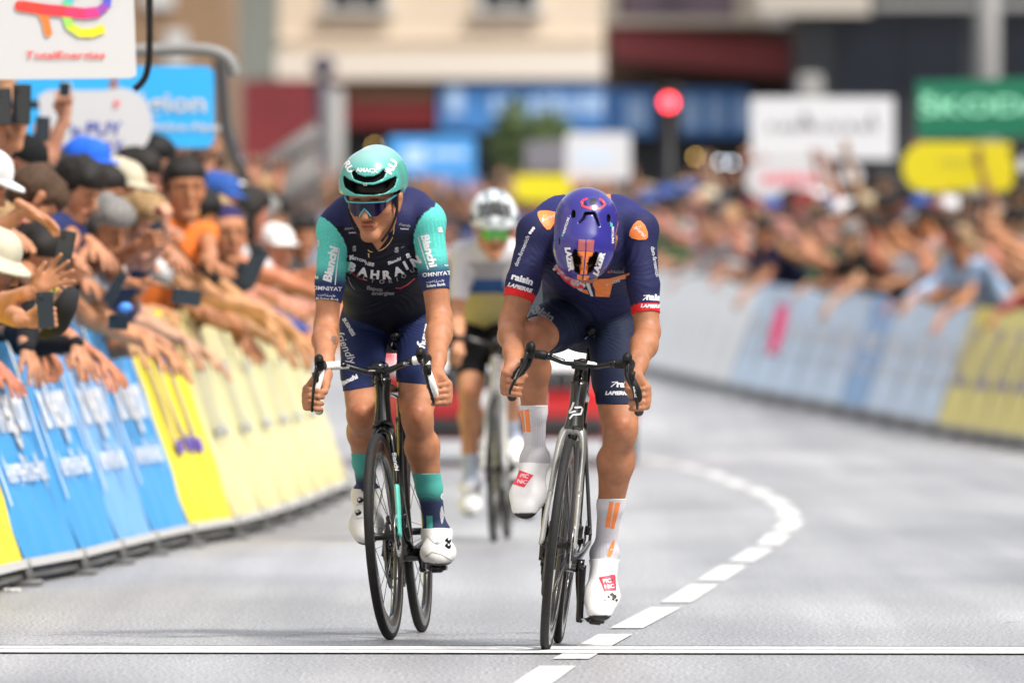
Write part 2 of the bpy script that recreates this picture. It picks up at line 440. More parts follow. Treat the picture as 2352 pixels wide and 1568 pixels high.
class Print:
    """marks printed on a garment: every mark is thrown along +Y on to the cloth and lies on it"""
    def __init__(s, objs, off=.0012):
        V = []; F = []
        for o in objs:
            b = len(V); mw = o.matrix_world
            if o.parent is not None: mw = o.parent.matrix_basis @ o.matrix_parent_inverse @ o.matrix_basis
            V += [mw @ v.co for v in o.data.vertices]; F += [[i+b for i in p.vertices] for p in o.data.polygons]
        s.bvh = BVHTree.FromPolygons(V, F); s.V = []; s.F = []; s.M = []; s.mats = []; s.off = off
    def put(s, V2, F, m, off=0.):
        idx = {}; o = len(s.V)
        cp = Vector((0, 0, CAMZ)); keep = []
        for i, (px, py) in enumerate(V2):
            d = (P(px, py, 42.)-cp).normalized()
            h, nrm, _, _ = s.bvh.ray_cast(cp, d)
            if h is None or nrm.dot(d) > 0.1: continue
            q = h+nrm*(s.off+off) if nrm.dot(d) < 0 else h
            idx[i] = o+len(keep); keep.append(tuple(q)); 
        s.V += keep
        if m not in s.mats: s.mats.append(m)
        mi = s.mats.index(m)
        for f in F:
            if all(i in idx for i in f):
                g = [idx[i] for i in f]; ys = [s.V[i][1] for i in g]
                if max(ys)-min(ys) < .05: s.F.append(g); s.M.append(mi)
    def text(s, txt, px, py, size, rot, m, w=1., shear=0., bold=.02, arc=0.):
        V, F = text_polys(txt, bold)
        if not len(V): return
        x = V[:, 0]*size*w; y = V[:, 1]*size; x = x+y*shear
        if arc: y = y+arc*(x*x)
        a = R(rot); ca, sa = math.cos(a), math.sin(a)
        s.put(np.c_[px+x*ca+y*sa*-1, py-(x*sa+y*ca)], F, m)
    def poly(s, pts, m, off=0., maxe=5.):
        V, F = poly_tris(pts, maxe); s.put(V, F, m, off)
    def line(s, pts, wd, m, off=0.):
        L = []; Rr = []
        for i, p in enumerate(pts):
            a = pts[max(i-1, 0)]; b = pts[min(i+1, len(pts)-1)]; dx, dy = b[0]-a[0], b[1]-a[1]; l = math.hypot(dx, dy) or 1
            L.append((p[0]-dy/l*wd/2, p[1]+dx/l*wd/2)); Rr.append((p[0]+dy/l*wd/2, p[1]-dx/l*wd/2))
        V = []; F = []
        for i in range(len(pts)-1):
            for t in range(4):
                pass
        n = 5; V = []
        for i in range(len(pts)-1):
            for j in range(n+(i == len(pts)-2)):
                t = j/n; V.append((L[i][0]*(1-t)+L[i+1][0]*t, L[i][1]*(1-t)+L[i+1][1]*t)); V.append((Rr[i][0]*(1-t)+Rr[i+1][0]*t, Rr[i][1]*(1-t)+Rr[i+1][1]*t))
        for i in range(len(V)//2-1): F.append([2*i, 2*i+1, 2*i+3, 2*i+2])
        s.put(np.array(V), F, m, off)
    def stud(s, px, py, r, h, m, m2, parent, name):
        cp = Vector((0, 0, CAMZ)); d = (P(px, py, 42.)-cp).normalized(); hit, nrm, _, _ = s.bvh.ray_cast(cp, d)
        if hit is None: return
        X = Matrix.Translation(hit) @ nrm.to_track_quat('Z', 'Y').to_matrix().to_4x4(); t = MB()
        t.lathe([(r*1.1, -.004), (r*1.1, h*.4), (r, h*.5), (r*.95, h), (r*.6, h*1.05), (0, h*1.05)], m, 20, 'z', X=X); t.lathe([(r*.62, h*1.06), (r*.6, h*1.15), (0, h*1.15)], m2, 16, 'z', X=X)
        o = t.build(name); o.parent = parent; W = parent.parent.matrix_basis @ parent.matrix_parent_inverse @ parent.matrix_basis; o.matrix_parent_inverse = W.inverted()
    def build(s, name, parent, world=True):
        if not s.F: return None
        me = bpy.data.meshes.new(name); me.from_pydata(s.V, [], s.F); me.update()
        for mm in s.mats: me.materials.append(mm)
        me.polygons.foreach_set('material_index', s.M); me.polygons.foreach_set('use_smooth', [True]*len(s.F))
        o = bpy.data.objects.new(name, me); C.objects.link(o)
        # parent chain is all world-space meshes under one root: reuse the parent's inverse
        o.parent = parent
        pm = parent.matrix_basis
        par = parent
        W = Matrix()
        ch = []
        while par is not None: ch.append(par); par = par.parent
        for q in reversed(ch): W = W @ (q.matrix_parent_inverse if q.parent else Matrix()) @ q.matrix_basis
        o.matrix_parent_inverse = W.inverted(); return o
# ------------------------------------------------------------------ materials shared by bikes and riders
BLACK = mat('gloss_black', (.004, .004, .0045), .22, coat=.25, spec=.35)
CARB = mat('matt_black', (.007, .007, .008), .45, spec=.3)
RUB = mat('tyre_rubber', (.018, .018, .0175), .7, spec=.25, noise=.25, nscale=60, bump=.3, bscale=400)
RIMM = mat('carbon_rim', (.008, .008, .009), .25, coat=.3)
STEEL = mat('steel', (.55, .55, .56), .25, metal=1.)
DSTEEL = mat('dark_steel', (.10, .10, .105), .35, metal=.9)
CHAINM = mat('chain_steel', (.16, .15, .14), .4, metal=.9, noise=.5, nscale=300)
WHT = mat('white_print', (.72, .72, .72), .5)
TAPEW = mat('white_bar_tape', (.74, .74, .72), .6, noise=.08, nscale=80)
HOODM = mat('hood_rubber', (.007, .007, .0075), .55, spec=.25, bump=.15, bscale=600)
CELESTE = mat('celeste_paint', (.09, .46, .38), .25, coat=.6)
def wheel(parent, hub, M, rear=False, rimtext=None, rim_in=.262):
    """deep carbon wheel, axis x, centre hub; M extra matrix baked in the vertices"""
    t = MB(); T = lambda p: p
    prof = [(.3105+.0145*math.cos(a), .0142*math.sin(a)) for a in [i*2*math.pi/14 for i in range(14)]]
    prof = [(r+.0145, h) for r, h in prof]
    t.lathe(prof, RUB, 80, 'x', hub, X=M, closed=True)
    wname = 'rear_wheel' if rear else 'front_wheel'
    tyre = t.build('tyre')
    wh = thing(wname, None, None); wh.parent = parent
    tyre.parent = wh
    r = MB()
    d = [(.3205, -.0095), (.316, -.0125), (.30, -.0135), (.285, -.013), (.27, -.010), (rim_in, -.004), (rim_in-.001, 0), (rim_in, .004), (.27, .010), (.285, .013), (.30, .0135), (.316, .0125), (.3205, .0095)]
    r.lathe(d, RIMM, 80, 'x', hub, X=M, closed=True); r.build('rim', parent=wh)
    s = MB()
    n = 21
    for i in range(n):
        a = 2*math.pi*i/n; sd = 1 if i % 3 else -1
        o = .35 if i % 2 else -.35
        hx = (.032 if rear and sd < 0 else .036)*sd
        p0 = Vector(hub)+Vector((hx, .02*math.cos(a+o*1.8), .02*math.sin(a+o*1.8)))
        p1 = Vector(hub)+Vector((.002*sd, (rim_in+.004)*math.cos(a), (rim_in+.004)*math.sin(a)))
        s.sweep([p0, p1], (.0013, .0008), DSTEEL, 5, X=M)
    s.build('spokes', parent=wh)
    h = MB()
    h.lathe([(0, -.05), (.009, -.05), (.009, -.04), (.021, -.038), (.021, -.032), (.012, -.026), (.012, .026), (.021, .032), (.021, .038), (.009, .04), (.009, .05), (0, .05)], CARB, 20, 'x', hub, X=M)
    h.build('hub', parent=wh)
    b = MB()
    bx = .046
    b.lathe([(.045, bx), (.07, bx), (.07, bx+.0018), (.045, bx+.0018)], STEEL, 48, 'x', hub, X=M, closed=True)
    for i in range(6):
        a = i*math.pi/3
        b.sweep([Vector(hub)+Vector((bx+.001, .015*math.cos(a), .015*math.sin(a))), Vector(hub)+Vector((bx+.001, .047*math.cos(a+.3), .047*math.sin(a+.3)))], (.004, .001), CARB, 6, X=M)
    b.build('brake_disc', parent=wh)
    return wh
def gear(mb, c, r, w_, teeth, m, X=None, hole=.6):
    n = teeth*4; V = []; F = []
    for sx in (-w_/2, w_/2):
        for rr in (0, 1):
            for i in range(n):
                a = 2*math.pi*i/n; q = r*hole if rr == 0 else r+(.003 if (i % 4) in (1, 2) else -.003)
                V.append((c[0]+sx, c[1]+q*math.cos(a), c[2]+q*math.sin(a)))
    for i in range(n):
        j = (i+1) % n
        F += [(i, n+i, n+j, j), (2*n+i, 2*n+j, 3*n+j, 3*n+i), (n+i, 3*n+i, 3*n+j, n+j), (i, j, 2*n+j, 2*n+i)]
    mb.add(V, F, m, False, X)
def bike(label, M, group, frame_m, fork_m, tape_m, bar_z=.895, hood_half=.17, hood_top=.93, drop_half=.195, lever_tip=.77, crank=0., steer=0.,
         saddle_z=.985, stem_m=None, low=False, silver=None, arch=0., forktop=None):
    root = thing('road_bicycle', label, 'bicycle', mat4=M, group=group)
    stem_m = stem_m or BLACK
    # steering transform about the steering axis
    ax0 = Vector((0, .045, .34)); axd = Vector((0, .292, .956)).normalized()
    S = Matrix.Translation(ax0) @ Matrix.Rotation(steer, 4, axd) @ Matrix.Translation(-ax0)
    wheel(root, (0, 0, .338), S); wheel(root, (0, .985, .338), Matrix(), rear=True)
    BB = Vector((0, .575, .27))
    f = MB()
    f.sweep([(0, .150, .698), (0, .166, .74), (0, .183, .79), (0, .201, .85)], [(.034, .042), (.027, .04), (.024, .038), (.029, .036)], frame_m, 20, n=4, up=(0, 1, .3))
    f.sweep([(0, .172, .715), (0, .34, .53), (0, .56, .29)], [(.029, .038), (.027, .036), (.034, .036)], frame_m, 16, n=4)
    f.sweep([(0, .205, .825), (0, .45, .815), (0, .72, .80)], [(.02, .024), (.018, .019), (.018, .018)], frame_m, 16, n=4)
    f.sweep([BB, (0, .655, .52), (0, .735, .815)], [(.034, .024), (.016, .026), (.015, .024)], frame_m, 16, n=4, up=(0, 1, -.3))
    f.sweep([(-.045, .575, .27), (.045, .575, .27)], .026, frame_m, 18)
    for s in (-1, 1):
        f.sweep([(s*.010, .70, .72), (s*.035, .82, .56), (s*.062, .965, .37)], [(.009, .012), (.006, .010), (.007, .010)], silver or frame_m, 12, n=5)
        f.sweep([(s*.030, .60, .275), (s*.052, .72, .30), (s*.064, .97, .335)], [(.012, .019), (.008, .014), (.007, .012)], silver or frame_m, 12, n=5)
        f.box((s*.064, .982, .345), (.010, .04, .045), silver or frame_m, bev=.003)
    f.build('frame', parent=root)
    k = MB()
    k.sweep([(0, .158, .700), (0, .150, .694)], [(.034, .04), (.036, .034)], forktop or fork_m, 18, X=S, up=(0, 1, .3))
    for s in (-1, 1):
        top_ = [(s*.004, .152, .706-arch), (s*(.026-arch*.5), .147, .696-arch), (s*(.038-arch*.5), .130, .652), (s*.043, .088, .56), (s*.0455, .062, .50)]; tr = [(.020, .020), (.015, .022), (.0115, .024), (.0095, .021), (.009, .019)]
        k.sweep(top_, tr, forktop or fork_m, 14, n=5, X=S, up=(0, 1, .2))
        k.sweep([top_[-1], (s*.050, .030, .42), (s*.052, .0, .335)], [(.009, .019), (.0085, .018), (.009, .015)], fork_m, 14, n=5, X=S, up=(0, 1, .2))
    k.build('fork', parent=root)
    c = MB()
    c.box((.062, .045, .385), (.022, .03, .045), BLACK, bev=.006, X=S)
    c.sweep([(.05, .1, .6), (.056, .09, .52), (.062, .06, .41)], .0022, CARB, 6, n=4, X=S)
    c.build('front_brake', parent=root)
    c = MB(); c.box((.055, .93, .375), (.02, .045, .03), BLACK, bev=.006); c.build('rear_brake', parent=root)
    b = MB()
    b.sweep([(0, .201, .85), (0, .210, .878), (0, .213, bar_z+.004)], [(.027, .034), (.022, .030), (.021, .027)], stem_m, 16, n=3, X=S, up=(0, 1, .3))
    b.sweep([(0, .213, bar_z), (0, .16, bar_z-.004 if not low else bar_z), (0, .112, bar_z)], [(.022, .018), (.019, .016), (.022, .016)], stem_m, 14, n=3, X=S)
    dip = -.016 if not low else 0.
    hh = hood_half
    b.sweep([(-.62*hh, .10, bar_z+.012+dip*0), (-.35*hh, .112, bar_z+dip*.3), (-.12*hh, .118, bar_z+dip), (.12*hh, .118, bar_z+dip), (.35*hh, .112, bar_z+dip*.3), (.62*hh, .10, bar_z+.012+dip*0)],
            [(.013, .0105), (.015, .0095), (.019, .012), (.019, .012), (.015, .0095), (.013, .0105)], stem_m, 14, n=6, X=S, up=(0, 0, 1))
    for s in (-1, 1):
        b.sweep([(s*.60*hh, .10, bar_z+.012), (s*.72*hh, .095, bar_z+.013)], .0125, stem_m, 14, X=S)
        b.sweep([(s*.70*hh, .096, bar_z+.013), (s*.85*hh, .088, bar_z+.014), (s*.97*hh, .060, bar_z+.014), (s*hh, .02, bar_z+.010), (s*(hh+.005), -.004, bar_z-.02),
                 (s*(drop_half-.006), -.010, bar_z-.065), (s*drop_half, .022, bar_z-.108), (s*(drop_half+.003), .085, bar_z-.128)],
                [(.0145, .0145)]*8, tape_m, 14, n=5, X=S)
        b.cyl((s*(drop_half+.003), .084, bar_z-.128), (s*(drop_half+.0032), .091, bar_z-.1295), .0152, BLACK, 12, X=S)
    b.build('handlebar', parent=root)
    # bike computer under the stem front
    cm = MB(); cm.box((0, .078, bar_z-.008), (.052, .02, .022), BLACK, X=S, bev=.005); cm.box((0, .1, bar_z-.014), (.02, .03, .012), BLACK, X=S, bev=.003)
    cm.build('bike_computer', parent=root)
    for s in (-1, 1):
        l = MB()
        l.sweep([(s*hh, .045, bar_z+.016), (s*(hh-.002), .0, bar_z+.018), (s*(hh-.004), -.035, bar_z+.020), (s*(hh-.006), -.052, bar_z+.038), (s*(hh-.007), -.054, hood_top-.012), (s*(hh-.0075), -.052, hood_top)],
                [(.017, .019), (.017, .021), (.0165, .021), (.015, .019), (.0145, .016), (.008, .009)], HOODM, 16, n=5, X=S)
        l.sweep([(s*(hh+.012), -.028, bar_z-.006), (s*(hh+.013), -.02, bar_z-.035)], [(.012, .014), (.009, .010)], HOODM, 12, X=S)
        hd = l.build('brake_hood', parent=root)
        l = MB()
        z0 = bar_z+.014
        l.sweep([(s*(hh+.001), -.063, z0), (s*(hh+.006), -.074, z0-.03), (s*(hh+.45*(drop_half-hh)+.004), -.074, (z0+lever_tip)/2), (s*(drop_half+.001), -.058, lever_tip+.02), (s*(drop_half+.004), -.050, lever_tip)],
                [(.0125, .006), (.0125, .006), (.0105, .0055), (.0095, .005), (.007, .004)], BLACK, 12, n=5, X=S, up=(1, 0, 0))
        l.build('brake_lever', parent=root)
    p = MB()
    p.sweep([(0, .728, .79), (0, .752, .88), (0, .778, saddle_z-.05)], [(.011, .019), (.011, .018), (.012, .015)], BLACK, 14, n=3, up=(0, 1, -.3))
    p.box((0, .785, saddle_z-.045), (.052, .04, .022), BLACK, bev=.006)
    p.build('seatpost', parent=root)
    sd = MB()
    for s in (-1, 1):
        sd.sweep([(s*.010, .66, saddle_z-.022), (s*.022, .73, saddle_z-.036), (s*.022, .83, saddle_z-.036), (s*.04, .90, saddle_z-.015)], .0035, BLACK, 8, n=4)
    sp = [(.63, .012, .014), (.66, .019, .018), (.70, .022, .018), (.76, .030, .017), (.82, .052, .018), (.87, .068, .020), (.905, .060, .016), (.915, .03, .010)]
    sd.sweep([(0, y, saddle_z-.006) for y, a, b_ in sp], [(a, b_*.7) for y, a, b_ in sp], CARB, 18, n=3, up=(0, 0, 1))
    sd.build('saddle', parent=root)
    # drivetrain on picture-left
    ct = MB()
    gear(ct, BB+Vector((-.052, 0, 0)), .108, .003, 54, DSTEEL); gear(ct, BB+Vector((-.044, 0, 0)), .080, .003, 40, DSTEEL)
    for i in range(4):
        a = crank+.6+i*math.pi/2
        ct.sweep([BB+Vector((-.056, .01*math.cos(a), .01*math.sin(a))), BB+Vector((-.055, .08*math.cos(a), .08*math.sin(a)))], [(.012, .004), (.008, .003)], BLACK, 8)
    ct.build('chainrings', parent=root)
    for s in (-1, 1):
        a = crank if s > 0 else crank+math.pi       # 0 = forward (towards the viewer) for picture-right
        d = Vector((0, -math.cos(a), -math.sin(a)))
        e = BB+d*.1725
        cr = MB()
        cr.sweep([BB+Vector((s*.06, 0, 0)), BB+d*.05+Vector((s*.064, 0, 0)), BB+d*.12+Vector((s*.072, 0, 0)), e+Vector((s*.076, 0, 0)), e+d*.012+Vector((s*.076, 0, 0))],
                 [(.009, .018), (.009, .016), (.008, .012), (.0075, .012), (.005, .008)], BLACK, 12, n=3, up=(1, 0, 0))
        cr.cyl(BB+Vector((s*.045, 0, 0)), BB+Vector((s*.07, 0, 0)), .019, BLACK, 16)
        cr.build('crank_arm', parent=root)
        pd = MB()
        pd.cyl(e+Vector((s*.08, 0, 0)), e+Vector((s*.10, 0, 0)), .006, STEEL, 10)
        pd.box(e+Vector((s*.128, 0, .002)), (.058, .07, .016), BLACK, bev=.005); pd.box(e+Vector((s*.128, -.03, 0)), (.04, .03, .024), BLACK, bev=.008)
        pd.build('pedal', parent=root)
    cs = MB()
    for i in range(10):
        gear(cs, (-.022-i*.0022-.002, .985, .338), .056-.0042*i, .0015, max(11, 34-i*2), CHAINM, hole=.3)
    cs.build('cassette', parent=root)
    dr = MB()
    dr.box((-.075, .995, .295), (.022, .045, .035), BLACK, bev=.008)
    dr.sweep([(-.062, 1.0, .27), (-.055, .985, .17)], [(.004, .016), (.004, .014)], BLACK, 8)
    for z_ in (.262, .182): gear(dr, (-.050, .99 if z_ > .2 else .975, z_), .022, .003, 12, BLACK, hole=.2)
    dr.box((-.05, .62, .385), (.018, .04, .03), BLACK, bev=.006)
    dr.build('derailleur', parent=root)
    ch = MB()
    path = []
    def arc(cx, cz, r, a0, a1, n, x0, x1):
        for i in range(n+1):
            t = i/n; a = a0+(a1-a0)*t; path.append((x0+(x1-x0)*t, cx+r*math.cos(a), cz+r*math.sin(a)))
    arc(BB.y, BB.z, .109, R(265), R(90), 14, -.052, -.052)
    arc(.985, .338, .036, R(95), R(-60), 6, -.032, -.034)
    arc(.99, .262, .024, R(120), R(260), 4, -.05, -.05)
    arc(.975, .182, .024, R(60), R(-110), 5, -.05, -.05)
    ch.sweep(path, (.0035, .0045), CHAINM, 6, closed=True)
    ch.build('chain', parent=root)
    cb = MB()
    for s in (-1, 1):
        cb.sweep([(s*.012, .10, bar_z-.02), (s*.016, .09, bar_z-.055), (s*.012, .14, bar_z-.05), (0, .19, bar_z-.03)], .0022, BLACK, 6, n=5, X=S)
    cb.build('brake_hose', parent=root)
    return root
# ------------------------------------------------------------------ the riders
SKIN = mat('rider_skin', (1, 1, 1), .52, vcol=True, noise=.22, nscale=26, sss=.05, bump=.35, bscale=140, spec=.32, rvar=.14)
FAB = mat('jersey_fabric', (1, 1, 1), .62, vcol=True, noise=.22, nscale=240, bump=.5, bscale=220, spec=.12)
SOCKM = mat('sock_fabric', (1, 1, 1), .8, vcol=True, noise=.10, nscale=200, bump=.4, bscale=300)
SHOEM = mat('shoe_white', (1, 1, 1), .42, vcol=True, noise=.05, nscale=30)
HELM = mat('helmet_shell', (1, 1, 1), .2, vcol=True, coat=.45, spec=.4)
LYC_W = mat('print_white', (.62, .63, .65), .55); LYC_G = mat('print_grey', (.22, .22, .24), .55); LYC_R = mat('print_red', (.55, .02, .03), .5)
ORANGE = mat('print_orange', (.83, .22, .045), .55); GREEN = mat('print_green', (.05, .45, .32), .5)
def fist(wr, hc, out, front, up, sc_, reg='hand', thumb=True, k=.005):
    """a hand closed round a near-vertical bar; wr wrist, hc bar axis at the palm, out = towards the knuckles"""
    o, f, u = Vector(out).normalized(), Vector(front).normalized(), Vector(up).normalized(); hc = Vector(hc); p = []
    hs_ = (.032, .0115, -.0095, -.029)
    for i, h in enumerate(hs_):
        e = 1-(.12 if i == 3 else .03*abs(i-1))
        mcp = hc+u*h*.95+o*.036*e-f*.004; pip = hc+u*(h+.001)+o*.024*e+f*.033*e; dip = hc+u*h-o*.005*e+f*.034*e; tip = hc+u*(h-.001)-o*.021*e+f*.014
        p += [Pr(mcp, pip, .0108, .0098, k, reg=reg), Pr(pip, dip, .0098, .0090, k*.6, reg=reg), Pr(dip, tip, .0088, .0078, k*.6, reg=reg)]
        p.append(Pr(mcp, Vector(wr)+u*h*.45+o*.006, .0125, .0165, .012, reg=reg))
    p.append(Pr(Vector(wr), hc+o*.018-f*.016-u*.012, .023, .021, .015, reg=reg))
    if thumb:
        b = Vector(wr)*.45+hc*.55-o*.018-f*.01+u*.012
        m_ = hc-o*.026+f*.010+u*.030; t = hc-o*.006+f*.031+u*.024
        p += [Pr(Vector(wr)-o*.006, b, .019, .0155, .012, reg=reg), Pr(b, m_, .0145, .0115, .008, reg=reg), Pr(m_, t, .0108, .0088, .004, reg=reg)]
    return p
def leg(hip, knee, ank, side, r=(.085, .058, .052, .032), reg=''):
    h, kn, an = Vector(hip), Vector(knee), Vector(ank); p = []
    fw = Vector((0, -1, 0)); ax = (an-kn).normalized(); bk = (Vector((0, 1, 0))-ax*ax.y).normalized()
    th = (kn-h).normalized()
    p.append(Pr(h, h*.45+kn*.55, r[0], r[0]*.86, .022, reg='thigh'+reg)); p.append(Pr(h*.5+kn*.5, kn, r[0]*.84, r[1]*.92, .022, reg='thigh'+reg))
    p.append(Pr(h*.40+kn*.60+Vector((side*.022, -.012, .012)), h*.14+kn*.86+Vector((side*.016, -.006, .004)), r[0]*.52, r[1]*.62, .018, reg='thigh'+reg))   # outer quad
    p.append(Pr(h*.30+kn*.70+Vector((-side*.026, -.012, .0)), h*.12+kn*.88+Vector((-side*.024, -.006, -.004)), r[0]*.48, r[1]*.62, .018, reg='thigh'+reg))  # teardrop
    kf = kn+fw*.022
    p.append(Pr(kf+ax*-.014, kf+ax*.016, .032, .030, .016, reg='knee'+reg)); p.append(Pr(kn, kn+ax*.02, r[1]*.86, r[1]*.8, .018, reg='knee'+reg))
    p.append(Pr(kn+fw*.022+ax*.045, kn+fw*.018+ax*.085, .017, .014, .02, reg='shank'+reg))
    c1 = kn+(an-kn)*.28+bk*.012; c2 = kn+(an-kn)*.62+bk*.004
    p.append(Pr(kn+ax*.03, c1, r[1]*.78, r[2], .022, reg='shank'+reg)); p.append(Pr(c1, c2, r[2], r[3]*1.22, .022, reg='shank'+reg)); p.append(Pr(c2, an, r[3]*1.2, r[3]*.92, .018, reg='shank'+reg))
    p.append(Pr(c1+Vector((-side*.020, .006, .01)), c1+ax*.07+Vector((-side*.012, 0, 0)), r[2]*.66, r[2]*.42, .018, reg='shank'+reg))   # inner gastrocnemius
    p.append(Pr(c1+Vector((side*.018, .004, .02)), c1+ax*.05+Vector((side*.010, 0, 0)), r[2]*.62, r[2]*.4, .018, reg='shank'+reg))
    for (f_, dx) in ((.12, -.010), (.10, .012)): p.append(Pr(kn+(h-kn)*(f_+.12)+Vector((dx*2.2, -r[1]*.82, 0)), kn+(h-kn)*.06+Vector((dx*1.6, -r[1]*.72, 0)), .014, .010, .018, reg='thigh'+reg))
    p.append(Pr(kn+fw*.042+ax*.005, kn+fw*.040+ax*.012, .017, .016, .012, reg='knee'+reg))
    p.append(Pr(an+Vector((-side*.028, 0, 0)), an+Vector((side*.028, 0, -.006)), .013, .013, .02, reg='foot'+reg))
    return p
def foot(an, toe, heel_d=.035, reg='', w_=.040, k=.03):
    an, toe = Vector(an), Vector(toe); d = (toe-an).normalized(); X = Vector((1, 0, 0)); dn = d.cross(X).normalized()
    if dn.z > 0: dn = -dn
    heel = an-d*.035+dn*.045; ball = an*.28+toe*.72+dn*.02
    return [Pr(an, an*.6+heel*.4, .034, .034, k, reg='foot'+reg), Pr(heel, ball, .032, .036, k, ax=dn, fl=.9, reg='foot'+reg), Pr(an+d*.02, ball-dn*.005, .034, .030, k, reg='foot'+reg),
            Pr(ball+X*.012-X*0, toe+X*.006+dn*.01, w_*.92, .026, k, ax=dn, fl=.68, reg='foot'+reg), Pr(ball-X*.012, toe-X*.010+dn*.01, w_*.85, .024, k, ax=dn, fl=.68, reg='foot'+reg)]
def arm(sh, el, wr, side, r=(.052, .042, .038, .026), reg=''):
    s, e, w_ = Vector(sh), Vector(el), Vector(wr); p = []
    p.append(Pr(s, s, r[0]*1.12, None, .02, reg='uarm'+reg)); p.append(Pr(s, s*.45+e*.55, r[0], r[1]*1.05, .02, reg='uarm'+reg)); p.append(Pr(s*.45+e*.55, e, r[1]*1.03, r[2]*.95, .016, reg='uarm'+reg))
    p.append(Pr(s*.6+e*.4+Vector((0, -.012, 0)), s*.3+e*.7+Vector((0, -.010, 0)), r[1]*.75, r[1]*.6, .016, reg='uarm'+reg))
    a1 = e*.70+w_*.30; p.append(Pr(e, a1+Vector((side*.004, 0, 0)), r[2]*.97, r[2]*1.02, .016, reg='farm'+reg)); p.append(Pr(a1, e*.3+w_*.7, r[2]*1.02, r[3]*1.12, .016, reg='farm'+reg))
    p.append(Pr(e*.3+w_*.7, w_, r[3]*1.1, r[3]*.95, .02, ax=(0, 1, 0), fl=.9, reg='farm'+reg))
    for (o_, r_) in ((-.010, .0045), (.008, .004)): p.append(Pr(e.lerp(w_, .35)+Vector((o_, -r[2]*.93, 0)), e.lerp(w_, .95)+Vector((o_*.5, -r[3]*.86, 0)), r_, r_, .007, reg='farm'+reg))
    p.append(Pr(e+Vector((side*.012, -.004, .012)), e*.72+w_*.28+Vector((side*.018, -.004, 0)), r[2]*.5, r[2]*.5, .014, reg='farm'+reg))
    return p
def body_obj(root, prims, res, skin, headM=None, hsc=1., name='body', blot=None):
    hairc = np.array((.018, .013, .010))
    V, Q = sdf_mesh(prims, res); V = relax(V, Q, 2, .5); N = vnormals(V, Q)
    cols = np.tile(np.array(skin), (len(V), 1))
    reg = sdf_region(prims, V)
    if headM is not None:
        hm = (reg == 'head'); hc = head_cols(V, headM, hsc); cols[hm] *= hc[hm]
        Li = np.array(headM.inverted()); L = (V @ Li[:3, :3].T+Li[:3, 3])/hsc
        hr = hm & (((L[:, 2] > .048) | ((L[:, 1] < -.02) & (L[:, 2] > -.03))) | ((np.abs(L[:, 0]) > .055) & (L[:, 1] < .012) & (L[:, 1] > -.02) & (L[:, 2] > .0) & (np.abs(L[:, 0]) < .078))); cols[hr] = hairc
    # sun-reddened knees, elbows and knuckles, paler inside
    for r_ in np.unique(reg):
        if r_.startswith('knee'): cols[reg == r_] *= (1.0, .88, .86)
    o = mesh_obj(name, V, Q, SKIN, None, True, cols=cols); to_local(o, root)
    return o, V, Q, N, reg
def folds(V, N, specs):
    d = np.zeros(len(V))
    for (c, dr, wl, amp, rad, ph) in specs:
        c = np.array(c); dr = np.array(Vector(dr).normalized()); r = np.linalg.norm((V-c)/np.array(rad), axis=1); w_ = np.clip(1-r, 0, 1)**1.2
        t = (V-c) @ dr; q = np.sin(t*2*math.pi/wl*(1+.25*np.sin(V[:, 1]*7+ph))+ph+2.6*np.sin(V[:, 0]*31+V[:, 2]*13+V[:, 1]*9+ph)+1.7*np.sin(V[:, 2]*43-V[:, 0]*19)); d += .8*amp*w_*(1-np.abs(q))*1.5-amp*w_*.6
    return V+N*d[:, None]
def garment(root, name, V, Q, N, s, th, cols, m):
    V2, F2, c2 = clip_shell(V, Q, N, s, th, cols)
    o = mesh_obj(name, V2, F2, m, None, True, cols=c2); return to_local(o, root)
def along(V, a, b):
    a = np.array(a); d = np.array(b)-a; L = np.linalg.norm(d); return ((V-a) @ (d/L))
def surf(prims, px, py, Y0, Y1=None):
    cp = np.array((0, 0, CAMZ)); q = np.array(P(px, py, Y0)); q2 = np.array(P(px, py, Y1 or Y0+.6))
    t = np.linspace(0, 1, 200)[:, None]; pts = q+(q2-q)*t; d = sdf_eval(prims, pts); i = np.argmax(d < 0)
    return pts[i] if (d < 0).any() else pts[np.argmin(d)]
def helmet(root, outer, inner_off, cut, carves, res, colf, name='helmet', dark=(.006, .006, .007), extra_pos=()):
    """outer prims minus a smaller copy, a cutting function and carved vents"""
    pr = list(outer)
    inn = [Pr(q.a, q.b, q.ra-inner_off, q.rb-inner_off, q.k, q.ax, q.fl, False) for q in outer]
    def extra(f, lo, rs, n):
        g = [lo[q]+np.arange(n[q])*rs for q in range(3)]
        p = np.stack(np.meshgrid(*g, indexing='ij'), -1)
        fi = sdf_eval(inn, p)
        f = np.maximum(f, -fi); f = np.maximum(f, cut(p))
        for c in carves:
            dc = c.dist(p); f = np.maximum(f, np.where(fi > -.2, -dc, f))
        return f
    V, Q = sdf_mesh(pr, res, extra); V = relax(V, Q, 1, .35)
    d = sdf_eval(outer, V)
    cols = colf(V)
    cols[d < -.0035] = dark
    o = mesh_obj(name, V, Q, None, None, True, mats=[HELM, mat('helmet_inside', (.004, .004, .004), .9, spec=.1)], midx=((d < -.0042)[Q].sum(1) >= 3).astype(int), cols=cols); return to_local(o, root)
NAVY = np.array((.014, .020, .060)); CEL = np.array((.10, .52, .46))
DARKN = np.array((.009, .010, .018))
def smooth01(x): x = np.clip(x, 0, 1); return x*x*(3-2*x)

